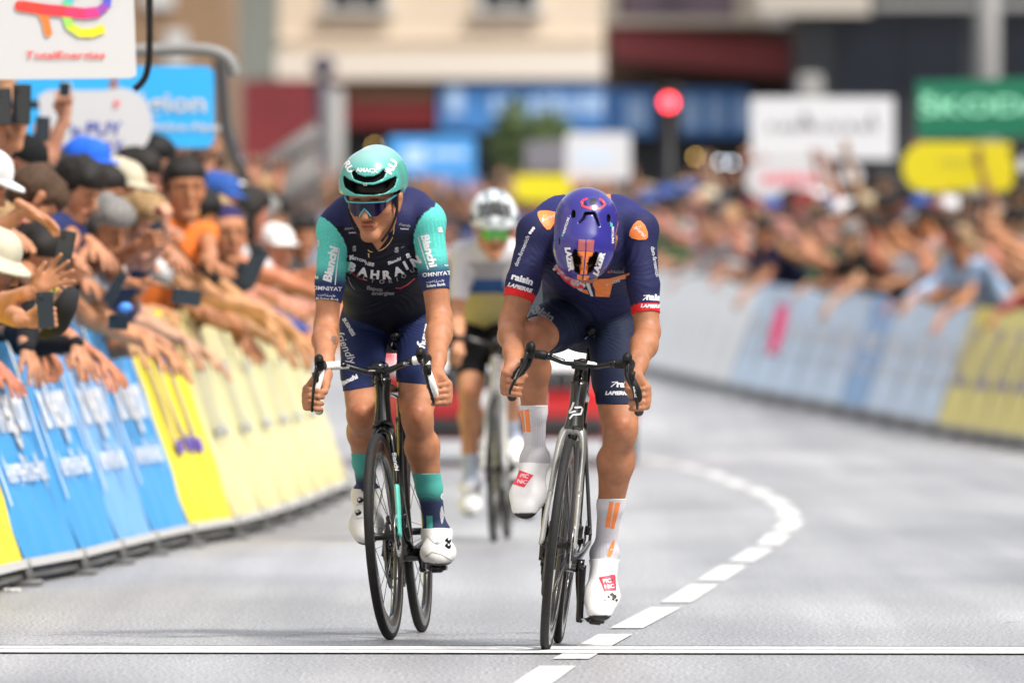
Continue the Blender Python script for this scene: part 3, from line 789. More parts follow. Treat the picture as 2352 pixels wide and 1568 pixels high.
def rider_a():
    Y0 = 42.8; J = lambda x, y, d: P(x, y, Y0+d)
    root = thing('person', 'cyclist in celeste and navy kit with mirrored sunglasses riding the black and celeste bicycle', 'person', P(895, 1468, Y0))
    shL, shR = J(769, 530, .40), J(981, 509, .40)
    elL, elR = J(749, 748, .345), J(1009, 728, .35); wrL, wrR = J(744, 860, .105), J(1001, 864, .10)
    hipL, hipR = J(836, 750, .80), J(966, 744, .80); knL, knR = J(831, 952, .42), J(958, 958, .36)
    anL, anR = J(842, 1130, .83), J(1003, 1222, .50)
    pel, abd, che, nek = J(900, 726, .83), J(886, 665, .68), J(874, 580, .50), J(872, 500, .40)
    tx = (che-pel).normalized(); dep = tx.cross(Vector((1, 0, 0))).normalized()
    p = []
    p += [Pr(pel-Vector((.055, 0, 0)), pel+Vector((.055, 0, 0)), .095, .095, .04, ax=dep, fl=.95, reg='pelvis'),
          Pr(pel, abd, .125, .122, .08, ax=dep, fl=.82, reg='torso'), Pr(abd, che, .122, .135, .08, ax=dep, fl=.80, reg='torso'),
          Pr(che+Vector((-.055, 0, 0)), che+Vector((.055, 0, 0)), .105, .105, .06, ax=dep, fl=.85, reg='torso'),
          Pr(che, nek, .13, .085, .07, ax=dep, fl=.78, reg='torso'),
          Pr(shL*.92+nek*.08+Vector((0, .01, .005)), shR*.92+nek*.08+Vector((0, .01, .005)), .058, .058, .05, reg='torso'),
          Pr(J(820, 488, .47), J(930, 478, .47), .062, .066, .06, reg='torso'),
          Pr(J(950, 487, .46), J(965, 500, .44), .055, .05, .05, reg='torso'), Pr(J(795, 500, .46), J(780, 512, .44), .052, .05, .05, reg='torso')]
    p += arm(shL, elL, wrL, -1, (.050, .043, .040, .0265), 'L') + arm(shR, elR, wrR, 1, (.052, .044, .042, .0265), 'R')
    p += leg(hipL, knL, anL, -1, (.080, .054, .050, .031), 'L') + leg(hipR, knR, anR, 1, (.080, .056, .054, .033), 'R')
    p += foot(anL, J(842, 1222, .69), reg='L') + foot(anR, J(1008, 1270, .345), reg='R')
    fr = Vector((0, -1, -.1))
    hM = Matrix.Translation(J(858, 466, .275)) @ Matrix.Rotation(R(-15), 4, 'Z') @ Matrix.Rotation(R(13), 4, 'X') @ Matrix.Rotation(R(180), 4, 'Z')
    # local y must point at the viewer
    p += head_prims(hM, .97)
    p += [Pr(nek+Vector((0, .02, .0)), hM @ Vector((0, -.03, -.04)), .060, .054, .03, reg='neck')]
    hp = fist(wrL, J(727, 917, .022), (-1, .15, .1), fr, (.05, .25, 1), 1, k=.004)
    hp += fist(wrR, J(1006, 905, .022), (1, .15, .1), fr, (-.05, .25, 1), 1, k=.004)
    p += hp
    body, V, Q, N, reg = body_obj(root, p, .0043, (.395, .17, .087), hM, .97)
    # jersey
    s = np.full(len(V), -.1)
    tor = np.isin(reg, ['torso', 'pelvis'])
    waist = along(V, J(885, 705, .75), J(880, 620, .60))
    s[tor] = np.clip(waist[tor]+.006*0, -.1, .1)
    hemL, hemR = (shL.lerp(elL, .745)), (shR.lerp(elR, .72))
    for rg, hm, a, b in (('uarmL', hemL, shL, elL), ('uarmR', hemR, shR, elR)):
        d = (np.array(hm)-V) @ np.array((b-a).normalized()); m_ = reg == rg; s[m_] = np.clip(d[m_], -.1, .1)
    # neckline: a plane round the neck
    nd = np.linalg.norm((V-np.array(nek+Vector((0, .005, .02))))*np.array((1, 1, .8)), axis=1)-.070
    neckfront = (V-np.array(J(866, 560, .3)))
    vneck = np.hypot(neckfront[:, 0]*1.5, np.minimum(neckfront[:, 2], 0)*1.0)
    s = np.where(np.isin(reg, ['neck', 'head']), -.05, s)
    s = np.where(reg == 'torso', np.minimum(s, nd), s)
    zip_ = np.maximum(np.abs(V[:, 0]-J(868, 560, .3)[0])*1.0-.030+np.maximum(J(868, 545, .4)[2]-V[:, 2], 0)*.75, 0)   # open zip V
    front = (V[:, 1] < nek[1]+.0)
    s = np.where((reg == 'torso') & front & (V[:, 2] > J(0, 590, .4)[2]), np.minimum(s, zip_-.004+(V[:, 2] < J(0, 575, .4)[2])*.02), s)
    cols = np.tile(DARKN, (len(V), 1))
    px = 1176+V[:, 0]*FPX/V[:, 1]; py = HOR-(V[:, 2]-CAMZ)*FPX/V[:, 1]
    top = smooth01((V[:, 2]-J(0, 545, .4)[2])/.06); cols = cols*(1-top[:, None])+np.array((.022, .024, .085))*top[:, None]
    rng = np.random.RandomState(3)
    for rg, sh, el, cx in (('uarmL', shL, elL, 794), ('uarmR', shR, elR, 952)):
        d = (V-np.array(sh)) @ np.array((el-sh).normalized())
        m_ = (reg == rg)
        g = smooth01((d-.115)/.075)[:, None]
        c = CEL*(1-g)+np.array((.022, .032, .105))*g
        cols[m_] = c[m_]
    # armhole seam: one curve on each side of the chest
    xl = np.interp(py, [496, 503, 512, 525, 545, 567, 590, 609, 700], [735, 747, 760, 772, 786, 795, 796, 789, 786])
    xr = np.interp(py, [474, 480, 490, 505, 534, 560, 585, 614, 700], [1000, 990, 976, 963, 952, 952, 957, 970, 975])
    tt = lambda rg, sh, el: smooth01((((V-np.array(sh)) @ np.array((el-sh).normalized()))-.115)/.075)[:, None]
    for sel, sh, el in (((px < xl) & (V[:, 0] < nek[0]), shL, elL), ((px > xr) & (V[:, 0] > nek[0]), shR, elR)):
        g = tt('', sh, el); c = CEL*(1-g)+np.array((.022, .032, .105))*g; sel = sel & np.isin(reg, ['torso', 'uarmL', 'uarmR']) & (py < 700) & ((reg != 'torso') | (py < 600)); cols[sel] = c[sel]
    for sel in (((px >= xl) & (V[:, 0] < nek[0]) & (reg == 'uarmL') & (V[:, 1] < nek[1]+.05)), ((px <= xr) & (V[:, 0] > nek[0]) & (reg == 'uarmR') & (V[:, 1] < nek[1]+.05))):
        a_ = sel & (py < 600); cols[a_] = DARKN; a_ = sel & (py < 520-22*(V[:, 0] > nek[0])); cols[a_] = (.018, .020, .07)
    cols[(py < xr*0+np.where(V[:, 0] < nek[0], 499, 477)) & np.isin(reg, ['torso', 'uarmL', 'uarmR']) & (px > 735) & (px < 998)] = (.022, .024, .085)
    VF = folds(V, N, [(J(800, 615, .42), (.6, 0, 1), .030, .0032, (.09, .2, .09), 0), (J(955, 600, .42), (-.6, 0, 1), .030, .0032, (.09, .2, .09), 1), (J(880, 680, .6), (.1, 0, 1), .034, .0045, (.17, .3, .09), 2), (J(870, 600, .3), (.2, 0, 1), .06, .0028, (.16, .3, .12), .5), (J(755, 640, .33), (.3, 0, 1), .03, .0018, (.07, .2, .1), 0), (J(1000, 620, .33), (-.3, 0, 1), .03, .0018, (.07, .2, .1), 0)])
    jersey = garment(root, 'jersey', VF, Q, N, s, .0032, cols, FAB)
    # shorts
    s2 = np.full(len(V), -.1)
    m_ = np.isin(reg, ['torso', 'pelvis']); s2[m_] = np.clip(-waist[m_]+.01, -.1, .1)
    for rg, hx, a, b in (('thighL', J(822, 893, .45), hipL, knL), ('thighR', J(948, 880, .42), hipR, knR)):
        d = (np.array(hx)-V) @ np.array((b-a).normalized()+Vector((0, 0, -.55))*0); d = (V[:, 2]-hx[2])+(.10 if rg[-1] == 'L' else -.05)*(V[:, 0]-hx[0])*-1*1.6
        mm = reg == rg; s2[mm] = np.clip(d[mm], -.1, .1)
    cols = np.tile(np.array((.013, .020, .070)), (len(V), 1)); cols[np.isin(reg, ['torso', 'pelvis'])] = (.010, .012, .028)
    VF = folds(V, N, [(J(905, 770, .7), (1, 0, .5), .028, .0035, (.08, .25, .09), 0), (J(850, 745, .7), (-.5, 0, 1), .030, .0035, (.1, .25, .07), 1), (J(955, 740, .7), (.5, 0, 1), .030, .0035, (.1, .25, .07), 1), (J(830, 860, .5), (.1, 0, 1), .035, .0016, (.1, .2, .06), 0)])
    shorts = garment(root, 'bib_shorts', VF, Q, N, s2, .0026, cols, FAB)
    # socks, shoes
    for rg, top_, an, c0 in (('L', J(0, 1040, .7), anL, 0), ('R', J(0, 1086, .5), anR, 1)):
        s3 = np.full(len(V), -.1); m_ = reg == 'shank'+rg; s3[m_] = np.clip(top_[2]-V[m_][:, 2], -.1, .1); s3[reg == 'foot'+rg] = .05
        g = smooth01((top_[2]-V[:, 2]-.055)/.045)[:, None]
        cols = np.array((.06, .36, .31))*(1-g)+np.array((.012, .020, .070))*g
        garment(root, 'sock', V, Q, N, s3, .0022, cols, SOCKM)
        s4 = np.full(len(V), -.1); m_ = np.isin(reg, ['foot'+rg, 'shank'+rg])
        dd = along(V, an+Vector((0, 0, .012)), an+Vector((0, 0, -.1))); s4[m_] = np.clip(dd[m_], -.1, .1)
        cols = np.tile(np.array((.66, .66, .64)), (len(V), 1))
        so = N[:, 2] < -.72; cols[so] = (.03, .03, .03)
        garment(root, 'shoe', V, Q, N, s4, .006, cols, SHOEM)
    shoes = [c for c in root.children if c.name.split('.')[0] == 'shoe']; socks = [c for c in root.children if c.name.split('.')[0] == 'sock']
    c3 = lambda x, y: (783.8+.3542*x, 947.1+.3542*y)
    for sh_, pts in ((shoes[0], ((125, 570), (112, 652))), (shoes[1], ((690, 835), (690, 868)))):
        pr = Print([sh_])
        for x, y in pts: pr.stud(*c3(x, y), .0095, .009, BLACK, STEEL, sh_, 'dial')
        if sh_ is shoes[1]:
            pr.line([c3(560, 800), c3(600, 845), c3(655, 850), c3(700, 820)], 1.2, LYC_G); pr.line([c3(545, 935), c3(590, 905), c3(650, 920), c3(715, 960)], 1.6, mat('sole_edge', (.25, .20, .14), .7)); pr.text('G', *c3(620, 850), 7, 5, LYC_G, 1.1)
        else: pr.line([c3(100, 600), c3(150, 590), c3(190, 560)], 1.2, LYC_G); pr.line([c3(95, 690), c3(150, 680), c3(200, 640)], 1.2, LYC_G)
        pr.build('lettering', sh_)
    pr = Print([socks[1]]); pr.text('G', *c3(665, 545), 17, 4, WHT, 1.0, 0, .03); CELF = mat('sock_celeste', (.05, .32, .28), .8)
    for i in range(9): x = 640+i*4; hgt = 20+12*math.sin(i*.6)*3; pr.line([c3(x, 660-hgt), c3(x+2, 665+hgt)], .9, LYC_W)
    pr.poly([c3(553, 668), c3(592, 668), c3(594, 745), c3(556, 748)], CELF); pr.line([c3(520, 545), c3(560, 540), c3(600, 550)], 2.2, CELF); pr.build('lettering', socks[1])
    # helmet
    H = lambda v: hM @ Vector(v)
    X = (hM.to_3x3() @ Vector((1, 0, 0))); Yd = (hM.to_3x3() @ Vector((0, 1, 0)))
    outer = [Pr(H((0, -.06, .075)), H((0, .02, .08)), .095, .092, .04, ax=hM.to_3x3() @ Vector((0, 0, 1)), fl=1.12), Pr(H((0, .03, .062)), H((0, .042, .062)), .093, .090, .05, ax=hM.to_3x3() @ Vector((0, 0, 1)), fl=1.0),
             Pr(H((0, -.09, .06)), H((0, -.12, .04)), .088, .07, .04)]
    Mi = np.array(hM.inverted())
    def cut(p_):
        L = p_ @ Mi[:3, :3].T+Mi[:3, 3]
        brim = .050-.037*smooth01((.03-L[..., 1])/.10)+.006*np.cos(L[..., 0]*42)*(L[..., 1] > .03)*0
        return brim-L[..., 2]
    car = []
    def vent(pts, r):
        q = [surf(outer, x, y, Y0-.2, Y0+.6) for x, y in pts]
        for i in range(len(q)-1): car.append(Pr(q[i], q[i+1], r[i], r[i+1], .001, ax=(0, 1, 0), fl=1.5))
    c1 = lambda L: [(685.9+x*.25, 326.6+y*.25) for x, y in L]
    vent(c1([(497, 262), (525, 318), (600, 345), (690, 343), (758, 312), (787, 270)]), [.007, .0095, .0095, .0095, .0095, .007])
    vent(c1([(412, 325), (450, 385), (530, 428), (620, 440), (690, 442), (780, 420), (855, 375), (895, 330)]), [.007, .0155, .018, .0165, .0165, .018, .0155, .007])
    def colf(V_):
        c = np.tile(np.array((.075, .36, .31)), (len(V_), 1))
        L = V_ @ Mi[:3, :3].T+Mi[:3, 3]
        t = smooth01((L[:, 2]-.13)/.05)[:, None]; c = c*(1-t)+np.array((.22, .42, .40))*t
        return c
    hel = helmet(root, outer, .024, cut, car, .0034, colf)
    pr = Print([hel])
    pr.text('AMACX', 843, 392, 9.5, -3, WHT, 1.05, 0, .03)
    pr.text('RU', 899, 384, 17, 60, WHT, 1.1, 0, .05); pr.text('RU', 801, 384, 15, -60, WHT, 1.0, 0, .05)
    pr.poly([(834, 422), (844, 421), (843, 429), (835, 430)], WHT)
    pr.build('lettering', hel)
    # sunglasses
    g = MB(); G = lambda v: hM @ Vector(v)
    LENS = mat('mirror_lens', (.006, .003, .026), .14, spec=.35, coat=.05); CYAN = mat('cyan_frame', (.10, .50, .62), .3)
    Vv = []; n = 24
    for j in range(7):
        for i in range(n+1):
            u = -1+2*i/n; a = u*1.12
            x = .066*math.sin(a)*1.1; y = .050+.064*math.cos(a)
            zt = .026-.004*u*u; zb = -.018-.004+.0*u
            if abs(u) < .17: zb = .006-abs(u)*.10
            elif abs(u) > .55: zb = -.0205+(abs(u)-.55)*.055
            Vv.append(G((x, y, zt+(zb-zt)*j/6)))
    F = [(j*(n+1)+i, j*(n+1)+i+1, (j+1)*(n+1)+i+1, (j+1)*(n+1)+i) for j in range(6) for i in range(n)]
    g.add(Vv, F, LENS)
    topl = [Vv[i] for i in range(n+1)]; g.sweep(topl, .0022, CYAN, 8)
    nb = [Vv[6*(n+1)+i] for i in range(9, 16)]; g.sweep(nb, .0020, CYAN, 8)
    for s in (-1, 1):
        e = Vv[0] if s < 0 else Vv[n]
        g.sweep([e+G((0, 0, 0))*0, G((s*.081, .045, .030)), G((s*.0815, -.01, .028))], [(.0045, .0045), (.005, .003), (.003, .002)], CYAN, 8, n=3)
    o = g.build('sunglasses'); to_local(o, root)
    # straps and chain
    st = MB()
    for s in (-1, 1):
        st.sweep([G((s*.083, .015, .045)), G((s*.083, .018, -.02)), G((s*.064, .028, -.075)), G((s*.03, .04, -.122))], (.004, .0012), CARB, 6, n=4)
    to_local(st.build('helmet_strap'), root)
    ck = MB(); GOLD = mat('gold', (.8, .5, .2), .3, metal=1.)
    pts = [surf(p, x, y, Y0-.2, Y0+.8)+np.array((0, -.004, 0)) for x, y in ((906, 510), (903, 540), (893, 560), (878, 573), (862, 577), (850, 578), (843, 570))]
    ck.sweep([Vector(q) for q in pts], .0019, GOLD, 6, n=3)
    q = Vector(surf(p, 847, 585, Y0-.2, Y0+.8))+Vector((0, -.006, 0)); ck.box(q, (.003, .003, .018), GOLD); ck.box(q+Vector((0, -.0002, .003)), (.008, .0018, .002), GOLD)
    to_local(ck.build('necklace'), root)
    # printing
    pr = Print([jersey])
    cc = lambda x, y: (685.9+x*.25, 326.6+y*.25)
    # big arched word, letter by letter
    for ch, x, y, a, sz in (('B', 492, 1152, -22, 19), ('A', 592, 1192, -12, 19), ('H', 700, 1218, -5, 19), ('R', 812, 1220, 4, 19), ('A', 915, 1185, 20, 19), ('I', 985, 1135, 28, 20), ('N', 1078, 1095, 30, 20)):
        X_, Y_ = cc(x, y); pr.text(ch, X_, Y_, sz*.98, a, LYC_W, 1.15, 0, .05)
    for ch, x, y, a in (('V', 480, 1185, -30), ('I', 545, 1215, -22), ('C', 610, 1240, -16), ('T', 680, 1262, -8), ('O', 765, 1272, -2), ('R', 845, 1268, 8), ('I', 905, 1252, 15), ('O', 965, 1220, 25), ('U', 1045, 1170, 32), ('S', 1105, 1118, 38)):
        X_, Y_ = cc(x, y); pr.text(ch, X_, Y_+2, 9, a, LYC_G, 1.2, 0, .03)
    pr.text('Bapco', *cc(700, 1345), 9, -8, LYC_G, 1.2, 0, .03); pr.text('energies', *cc(775, 1385), 9, 0, LYC_G, 1.25, 0, .03)
    pr.text('BEYON', *cc(555, 1078), 6.5, -14, LYC_W, 1.1); pr.text('NBB', *cc(655, 1120), 8, -10, LYC_W, 1.0); pr.text('K', *cc(492, 1060), 10, 5, LYC_W, 1.2, 0, .06)
    pr.text('Bianchi', *cc(880, 1090), 7, 22, LYC_W, 1.15, .2, .04); pr.text('a', *cc(1005, 1035), 15, 18, LYC_W, 1.1, 0, .04); pr.text('ucc', *cc(955, 960), 4, 18, LYC_G, 1.1)
    pr.text('S', *cc(900, 990), 12, 0, LYC_G, 1.1, 0, .06); pr.text('S', *cc(513, 978), 12, 0, LYC_G, 1., 0, .06)
    pr.text('friendly', *cc(975, 762), 6, -10, LYC_G, 1.1, .3); pr.text('business', *cc(972, 795), 3.8, -3, LYC_W, 1.1); pr.text('friendly', *cc(478, 790), 6, 10, LYC_G, 1.1, .3); pr.text('business', *cc(497, 830), 3.8, 3, LYC_W, 1.)
    pr.line([cc(485, 1190), cc(520, 1225), (cc(575, 1255)), cc(635, 1272)], 1.1, LYC_R)
    pr.line([cc(890, 1335), cc(935, 1340), cc(1000, 1305), cc(1065, 1250)], 2.6, LYC_R)
    pr.line([cc(455, 1230), cc(470, 1280), cc(490, 1320), cc(515, 1350)], 1.4, LYC_G)
    pr.text('Bianchi', *cc(296, 1118), 19, 79, LYC_W, 1.10, .12, .05); pr.line([cc(372, 975), cc(352, 1130), cc(334, 1310)], 2.4, LYC_W)
    pr.text('OMNIYAT', *cc(262, 1345), 9.5, -3, LYC_W, 1.15, 0, .02); pr.text('Al Salam Bank', *cc(262, 1442), 6.6, -4, LYC_W, 1.0, 0, .02); pr.text('بنك السلام', *cc(255, 1405), 4.2, -4, LYC_W, 1.1)
    pr.text('ALE', *cc(183, 930), 6, 90, LYC_W, 1.1); pr.text('8', *cc(163, 1240), 12, 70, LYC_W, .9)
    pr.text('Bianchi', *cc(1196, 1000), 17.5, -74, LYC_W, 1.12, .12, .05); pr.line([cc(1098, 870), cc(1140, 1010), cc(1192, 1170)], 2.4, LYC_W)
    pr.text('OMNIYAT', *cc(1268, 1212), 9.5, 5, LYC_W, 1.1, 0, .02); pr.text('Salam Bank', *cc(1262, 1312), 6.8, 6, LYC_W, 1.0, 0, .02); pr.text('بنك السلام', *cc(1255, 1275), 4.2, 5, LYC_W, 1.1)
    pr.text('a', *cc(1302, 797), 17, 5, LYC_W, 1.0, 0, .05); pr.text('Bapco', *cc(1365, 1130), 3.8, 5, LYC_W, 1.)
    # rib lines of the ribbed sleeves
    RIB = mat('celeste_rib', (.07, .42, .37), .6)
    for i in range(7):
        x0 = 1098+i*34; pr.line([cc(x0+40, 700+abs(i-3)*8), cc(x0+50+i*4, 820), cc(x0+66+i*5, 960)], .55, RIB)
    for i in range(6):
        x0 = 225+i*30; pr.line([cc(x0+14, 790+i*22), cc(x0+2, 900+i*14), cc(x0-14, 1050)], .5, RIB)
    pr.build('lettering', jersey)
    pr = Print([shorts])
    d2 = lambda x, y: (685.9+x*.25, 685.9+y*.25)
    pr.text('BUSINESS', *d2(462, 262), 8.5, -60, LYC_W, .95, 0, .03); pr.text('friendly', *d2(437, 455), 19, -66, LYC_W, 1.0, .25, -.005)
    pr.text('Bianchi', *d2(452, 752), 10.5, 24, LYC_W, 1.2, .15, .05); pr.line([d2(400, 812), d2(470, 752), d2(546, 718)], 1.1, LYC_W)
    pr.text('BUSINESS', *d2(1165, 330), 9, 78, LYC_W, .95, 0, .03); pr.text('f', *d2(1128, 432), 20, 80, LYC_W, 1.2, .3)
    pr.build('lettering', shorts)
    TAT = mat('tattoo', (.16, .09, .065), .6)
    pr = Print([body]); pr.poly([d2(300, 350), d2(318, 340), d2(345, 352), d2(342, 385), d2(338, 420), d2(318, 418), d2(315, 395), d2(298, 380)], TAT, 0, 2.); pr.build('tattoo', body)
    return root
def rider_b():
    Y0 = 41.4; J = lambda x, y, d: P(x, y, Y0+d)
    root = thing('person', 'cyclist in dark blue and orange kit bowing a purple helmet over the dark grey bicycle', 'person', P(1252, 1495, Y0))
    shL, shR = J(1234, 535, .43), J(1466, 528, .43)
    elL, elR = J(1174, 745, .36), J(1487, 762, .35); wrL, wrR = J(1180, 836, .095), J(1456, 866, .095)
    hipL, hipR = J(1322, 722, .80), J(1412, 735, .80); knL, knR = J(1222, 778, .38), J(1425, 985, .50)
    anL, anR = J(1229, 1048, .60), J(1389, 1268, .68)
    pel, abd, che, nek = J(1368, 716, .83), J(1358, 640, .72), J(1350, 560, .56), J(1350, 532, .36)
    tx = (che-pel).normalized(); dep = tx.cross(Vector((1, 0, 0))).normalized()
    p = [Pr(pel-Vector((.045, 0, 0)), pel+Vector((.045, 0, 0)), .11, .11, .06, ax=dep, fl=.95, reg='pelvis'),
         Pr(pel, abd, .13, .132, .08, ax=dep, fl=.85, reg='torso'), Pr(abd, che, .132, .15, .08, ax=dep, fl=.85, reg='torso'),
         Pr(che+Vector((-.07, 0, .01)), che+Vector((.07, 0, .01)), .12, .12, .07, reg='torso'),
         Pr(che+Vector((0, 0, -.03)), nek+Vector((0, 0, -.03)), .13, .10, .07, reg='torso'),
         Pr(J(1285, 514, .46), J(1425, 512, .46), .076, .076, .04, reg='torso'),
         Pr(shL, J(1290, 502, .5), .056, .068, .03, reg='torso'), Pr(shR, J(1412, 500, .5), .056, .068, .03, reg='torso')]
    p += arm(shL, elL, wrL, -1, (.055, .048, .041, .027), 'L') + arm(shR, elR, wrR, 1, (.054, .046, .042, .027), 'R')
    p += leg(hipL, knL, anL, -1, (.090, .060, .053, .032), 'L') + leg(hipR, knR, anR, 1, (.092, .060, .057, .033), 'R')
    p += foot(anL, J(1207, 1160, .50), reg='L') + foot(anR, J(1379, 1395, .53), reg='R')
    fr = Vector((0, -1, -.15))
    # head bowed: the crown looks at the viewer
    up_ = Vector((-.10, -.90, .42)).normalized(); fc = Vector((-.09, -.42, -.90)).normalized(); xx = fc.cross(up_).normalized(); fc = up_.cross(xx)
    c = J(1347, 560, .22)
    hM = Matrix(((xx.x, fc.x, up_.x, c.x), (xx.y, fc.y, up_.y, c.y), (xx.z, fc.z, up_.z, c.z), (0, 0, 0, 1)))
    p += head_prims(hM, 1.)
    p += [Pr(nek, hM @ Vector((0, -.04, -.05)), .065, .058, .03, reg='neck')]
    p += fist(wrL, J(1184, 882, .020), (-1, .12, .1), fr, (.12, .25, 1), 1, k=.004)
    p += fist(wrR, J(1461, 915, .020), (1, .12, .1), fr, (.0, .25, 1), 1, k=.004)
    body, V, Q, N, reg = body_obj(root, p, .0045, (.36, .155, .08), hM, 1.)
    s = np.full(len(V), -.1)
    waist = along(V, J(1365, 690, .76), J(1352, 600, .60))
    m_ = np.isin(reg, ['torso', 'pelvis']); s[m_] = np.clip(waist[m_], -.1, .1)
    for rg, hx, a, b in (('uarmL', J(1190, 688, .38), shL, elL), ('uarmR', J(1483, 722, .37), shR, elR)):
        d = (np.array(hx)-V) @ np.array(((b-a).normalized())); mm = reg == rg; s[mm] = np.clip(d[mm], -.1, .1)
    nd = np.linalg.norm(V-np.array(nek+Vector((0, -.03, .0))), axis=1)-.075
    s = np.where(reg == 'torso', np.minimum(s, nd), s); s = np.where(np.isin(reg, ['neck', 'head', 'hand']), -.05, s)
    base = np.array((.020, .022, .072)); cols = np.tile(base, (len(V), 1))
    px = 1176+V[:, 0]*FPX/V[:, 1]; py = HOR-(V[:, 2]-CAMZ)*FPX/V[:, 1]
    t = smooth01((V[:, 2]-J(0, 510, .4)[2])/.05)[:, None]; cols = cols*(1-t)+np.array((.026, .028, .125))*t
    RED = np.array((.62, .02, .025))
    for rg, hx, a, b in (('uarmL', J(1190, 688, .38), shL, elL), ('uarmR', J(1483, 722, .37), shR, elR)):
        d = (np.array(hx)-V) @ np.array(((b-a).normalized())); mm = (reg == rg) & (d < .026); cols[mm] = RED
    m_ = (reg == 'torso') & (V[:, 2] > J(0, 466, .5)[2]) & (px > 1343) & (px < 1403); cols[m_] = (.80, .24, .04)
    VF = folds(V, N, [(J(1262, 600, .42), (.7, 0, 1), .030, .0038, (.1, .25, .12), 0), (J(1438, 600, .42), (-.7, 0, 1), .030, .0038, (.1, .25, .12), 1), (J(1355, 665, .6), (.2, 0, 1), .036, .0045, (.2, .3, .09), 2), (J(1195, 620, .4), (-.2, 0, 1), .034, .0022, (.08, .2, .12), .5), (J(1490, 640, .4), (.2, 0, 1), .034, .0022, (.08, .2, .12), 0), (J(1290, 470, .5), (1, 0, .3), .05, .002, (.12, .3, .08), 0)])
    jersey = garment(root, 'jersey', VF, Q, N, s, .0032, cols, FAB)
    s2 = np.full(len(V), -.1); m_ = np.isin(reg, ['torso', 'pelvis']); s2[m_] = np.clip(-waist[m_]+.01, -.1, .1)
    # left leg hem across the raised thigh, right leg hem above the knee
    dL = (V-np.array(J(1236, 771, .45))) @ np.array((hipL-knL).normalized()); dR = V[:, 2]-J(0, 928, .5)[2]
    s2[reg == 'thighL'] = np.clip(dL, -.1, .1)[reg == 'thighL']; s2[reg == 'thighR'] = np.clip(dR, -.1, .1)[reg == 'thighR']
    s2[reg == 'kneeR'] = np.clip(dR, -.1, .1)[reg == 'kneeR']
    cols = np.tile(np.array((.014, .020, .046)), (len(V), 1)); cols[np.isin(reg, ['torso', 'pelvis'])] = (.010, .012, .020)
    VF = folds(V, N, [(J(1330, 735, .7), (1, 0, .9), .030, .0042, (.12, .3, .1), 0), (J(1420, 735, .7), (-.4, 0, 1), .032, .0042, (.12, .3, .1), 1), (J(1290, 720, .6), (.8, 0, .5), .034, .003, (.1, .25, .1), 2), (J(1400, 770, .6), (.3, 0, 1), .03, .003, (.1, .25, .08), 2)])
    shorts = garment(root, 'bib_shorts', VF, Q, N, s2, .0026, cols, FAB)
    for rg, ty, an in (('L', 930, anL), ('R', 1145, anR)):
        top_ = J(0, ty, .6); s3 = np.full(len(V), -.1); m_ = reg == 'shank'+rg; s3[m_] = np.clip(top_[2]-V[m_][:, 2], -.1, .1); s3[reg == 'foot'+rg] = .05
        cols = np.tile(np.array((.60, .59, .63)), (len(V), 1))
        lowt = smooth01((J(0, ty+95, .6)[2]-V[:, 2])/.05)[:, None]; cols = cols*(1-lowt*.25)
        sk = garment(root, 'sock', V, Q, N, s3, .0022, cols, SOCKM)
        s4 = np.full(len(V), -.1); m_ = np.isin(reg, ['foot'+rg, 'shank'+rg])
        dd = J(0, ty+(133 if rg == 'L' else 140), .6)[2]-V[:, 2]; s4[m_] = np.clip(dd[m_], -.1, .1)
        cols = np.tile(np.array((.74, .74, .74)), (len(V), 1))
        ft = (J(1207, 1160, .50) if rg == 'L' else J(1379, 1395, .53)); dv = (ft-an).normalized(); dn = dv.cross(Vector((1, 0, 0))).normalized()
        if dn.z > 0: dn = -dn
        zf = V[reg == 'foot'+rg][:, 2].min(); cols[((N @ np.array(dn)) > .72) | (V[:, 2] < zf+.015)] = (.012, .012, .012)
        sh_ = garment(root, 'shoe_cover', V, Q, N, s4, .0065, cols, SHOEM)
        pr = Print([sk])
        q6 = lambda x, y: (1143.1+.3416*x, 979.8+.3416*y)
        q5 = lambda x, y: (1123.5+.25*x, 751.2+.25*y)
        if rg == 'L':
            pr.poly([q5(268, 762), q5(310, 762), q5(333, 962), q5(297, 962)], ORANGE); pr.poly([q5(325, 762), q5(365, 750), q5(383, 960), q5(345, 962)], ORANGE)
        else:
            pr.poly([q6(752, 503), q6(780, 506), q6(752, 678), q6(722, 672)], ORANGE); pr.poly([q6(792, 508), q6(824, 510), q6(782, 686), q6(757, 682)], ORANGE)
            pr.poly([q6(786, 755), q6(768, 775), q6(748, 815), q6(738, 870), q6(755, 876), q6(770, 850), q6(782, 800)], ORANGE)
            pr.text('po', *q6(764, 822), 4, 5, LYC_W)
        RIBG = mat('sock_rib_grey', (.40, .39, .43), .85)
        for i in range(5):
            if rg == 'L': pr.line([q5(395+i*20, 765), q5(405+i*20, 900), q5(400+i*22, 1100)], .5, RIBG)
            else: pr.line([q6(690+i*10, 560), q6(675+i*12, 720), q6(635+i*26, 880)], .5, RIBG)
        pr.build('lettering', sk)
        pr = Print([sh_]); REDP = mat('print_bright_red', (.70, .03, .06), .5)
        if rg == 'L':
            pr.poly([q6(148, 292), q6(242, 326), q6(212, 362), q6(178, 408), q6(104, 384), q6(128, 345)], REDP)
            pr.text('PIC', *q6(180, 332), 9.2, -8, LYC_W, 1.05, .2, .03); pr.text('NiC', *q6(165, 370), 9.2, -8, LYC_W, 1.05, .2, .03)
        else:
            pr.poly([q6(680, 1012), q6(770, 992), q6(790, 996), q6(797, 1098), q6(715, 1106), q6(700, 1062)], REDP)
            pr.text('PIC', *q6(735, 1036), 9.2, 5, LYC_W, 1.05, -.15, .03); pr.text('NiC', *q6(750, 1073), 9.2, 5, LYC_W, 1.05, -.15, .03)
            DIRT = mat('shoe_scuff', (.05, .045, .04), .7)
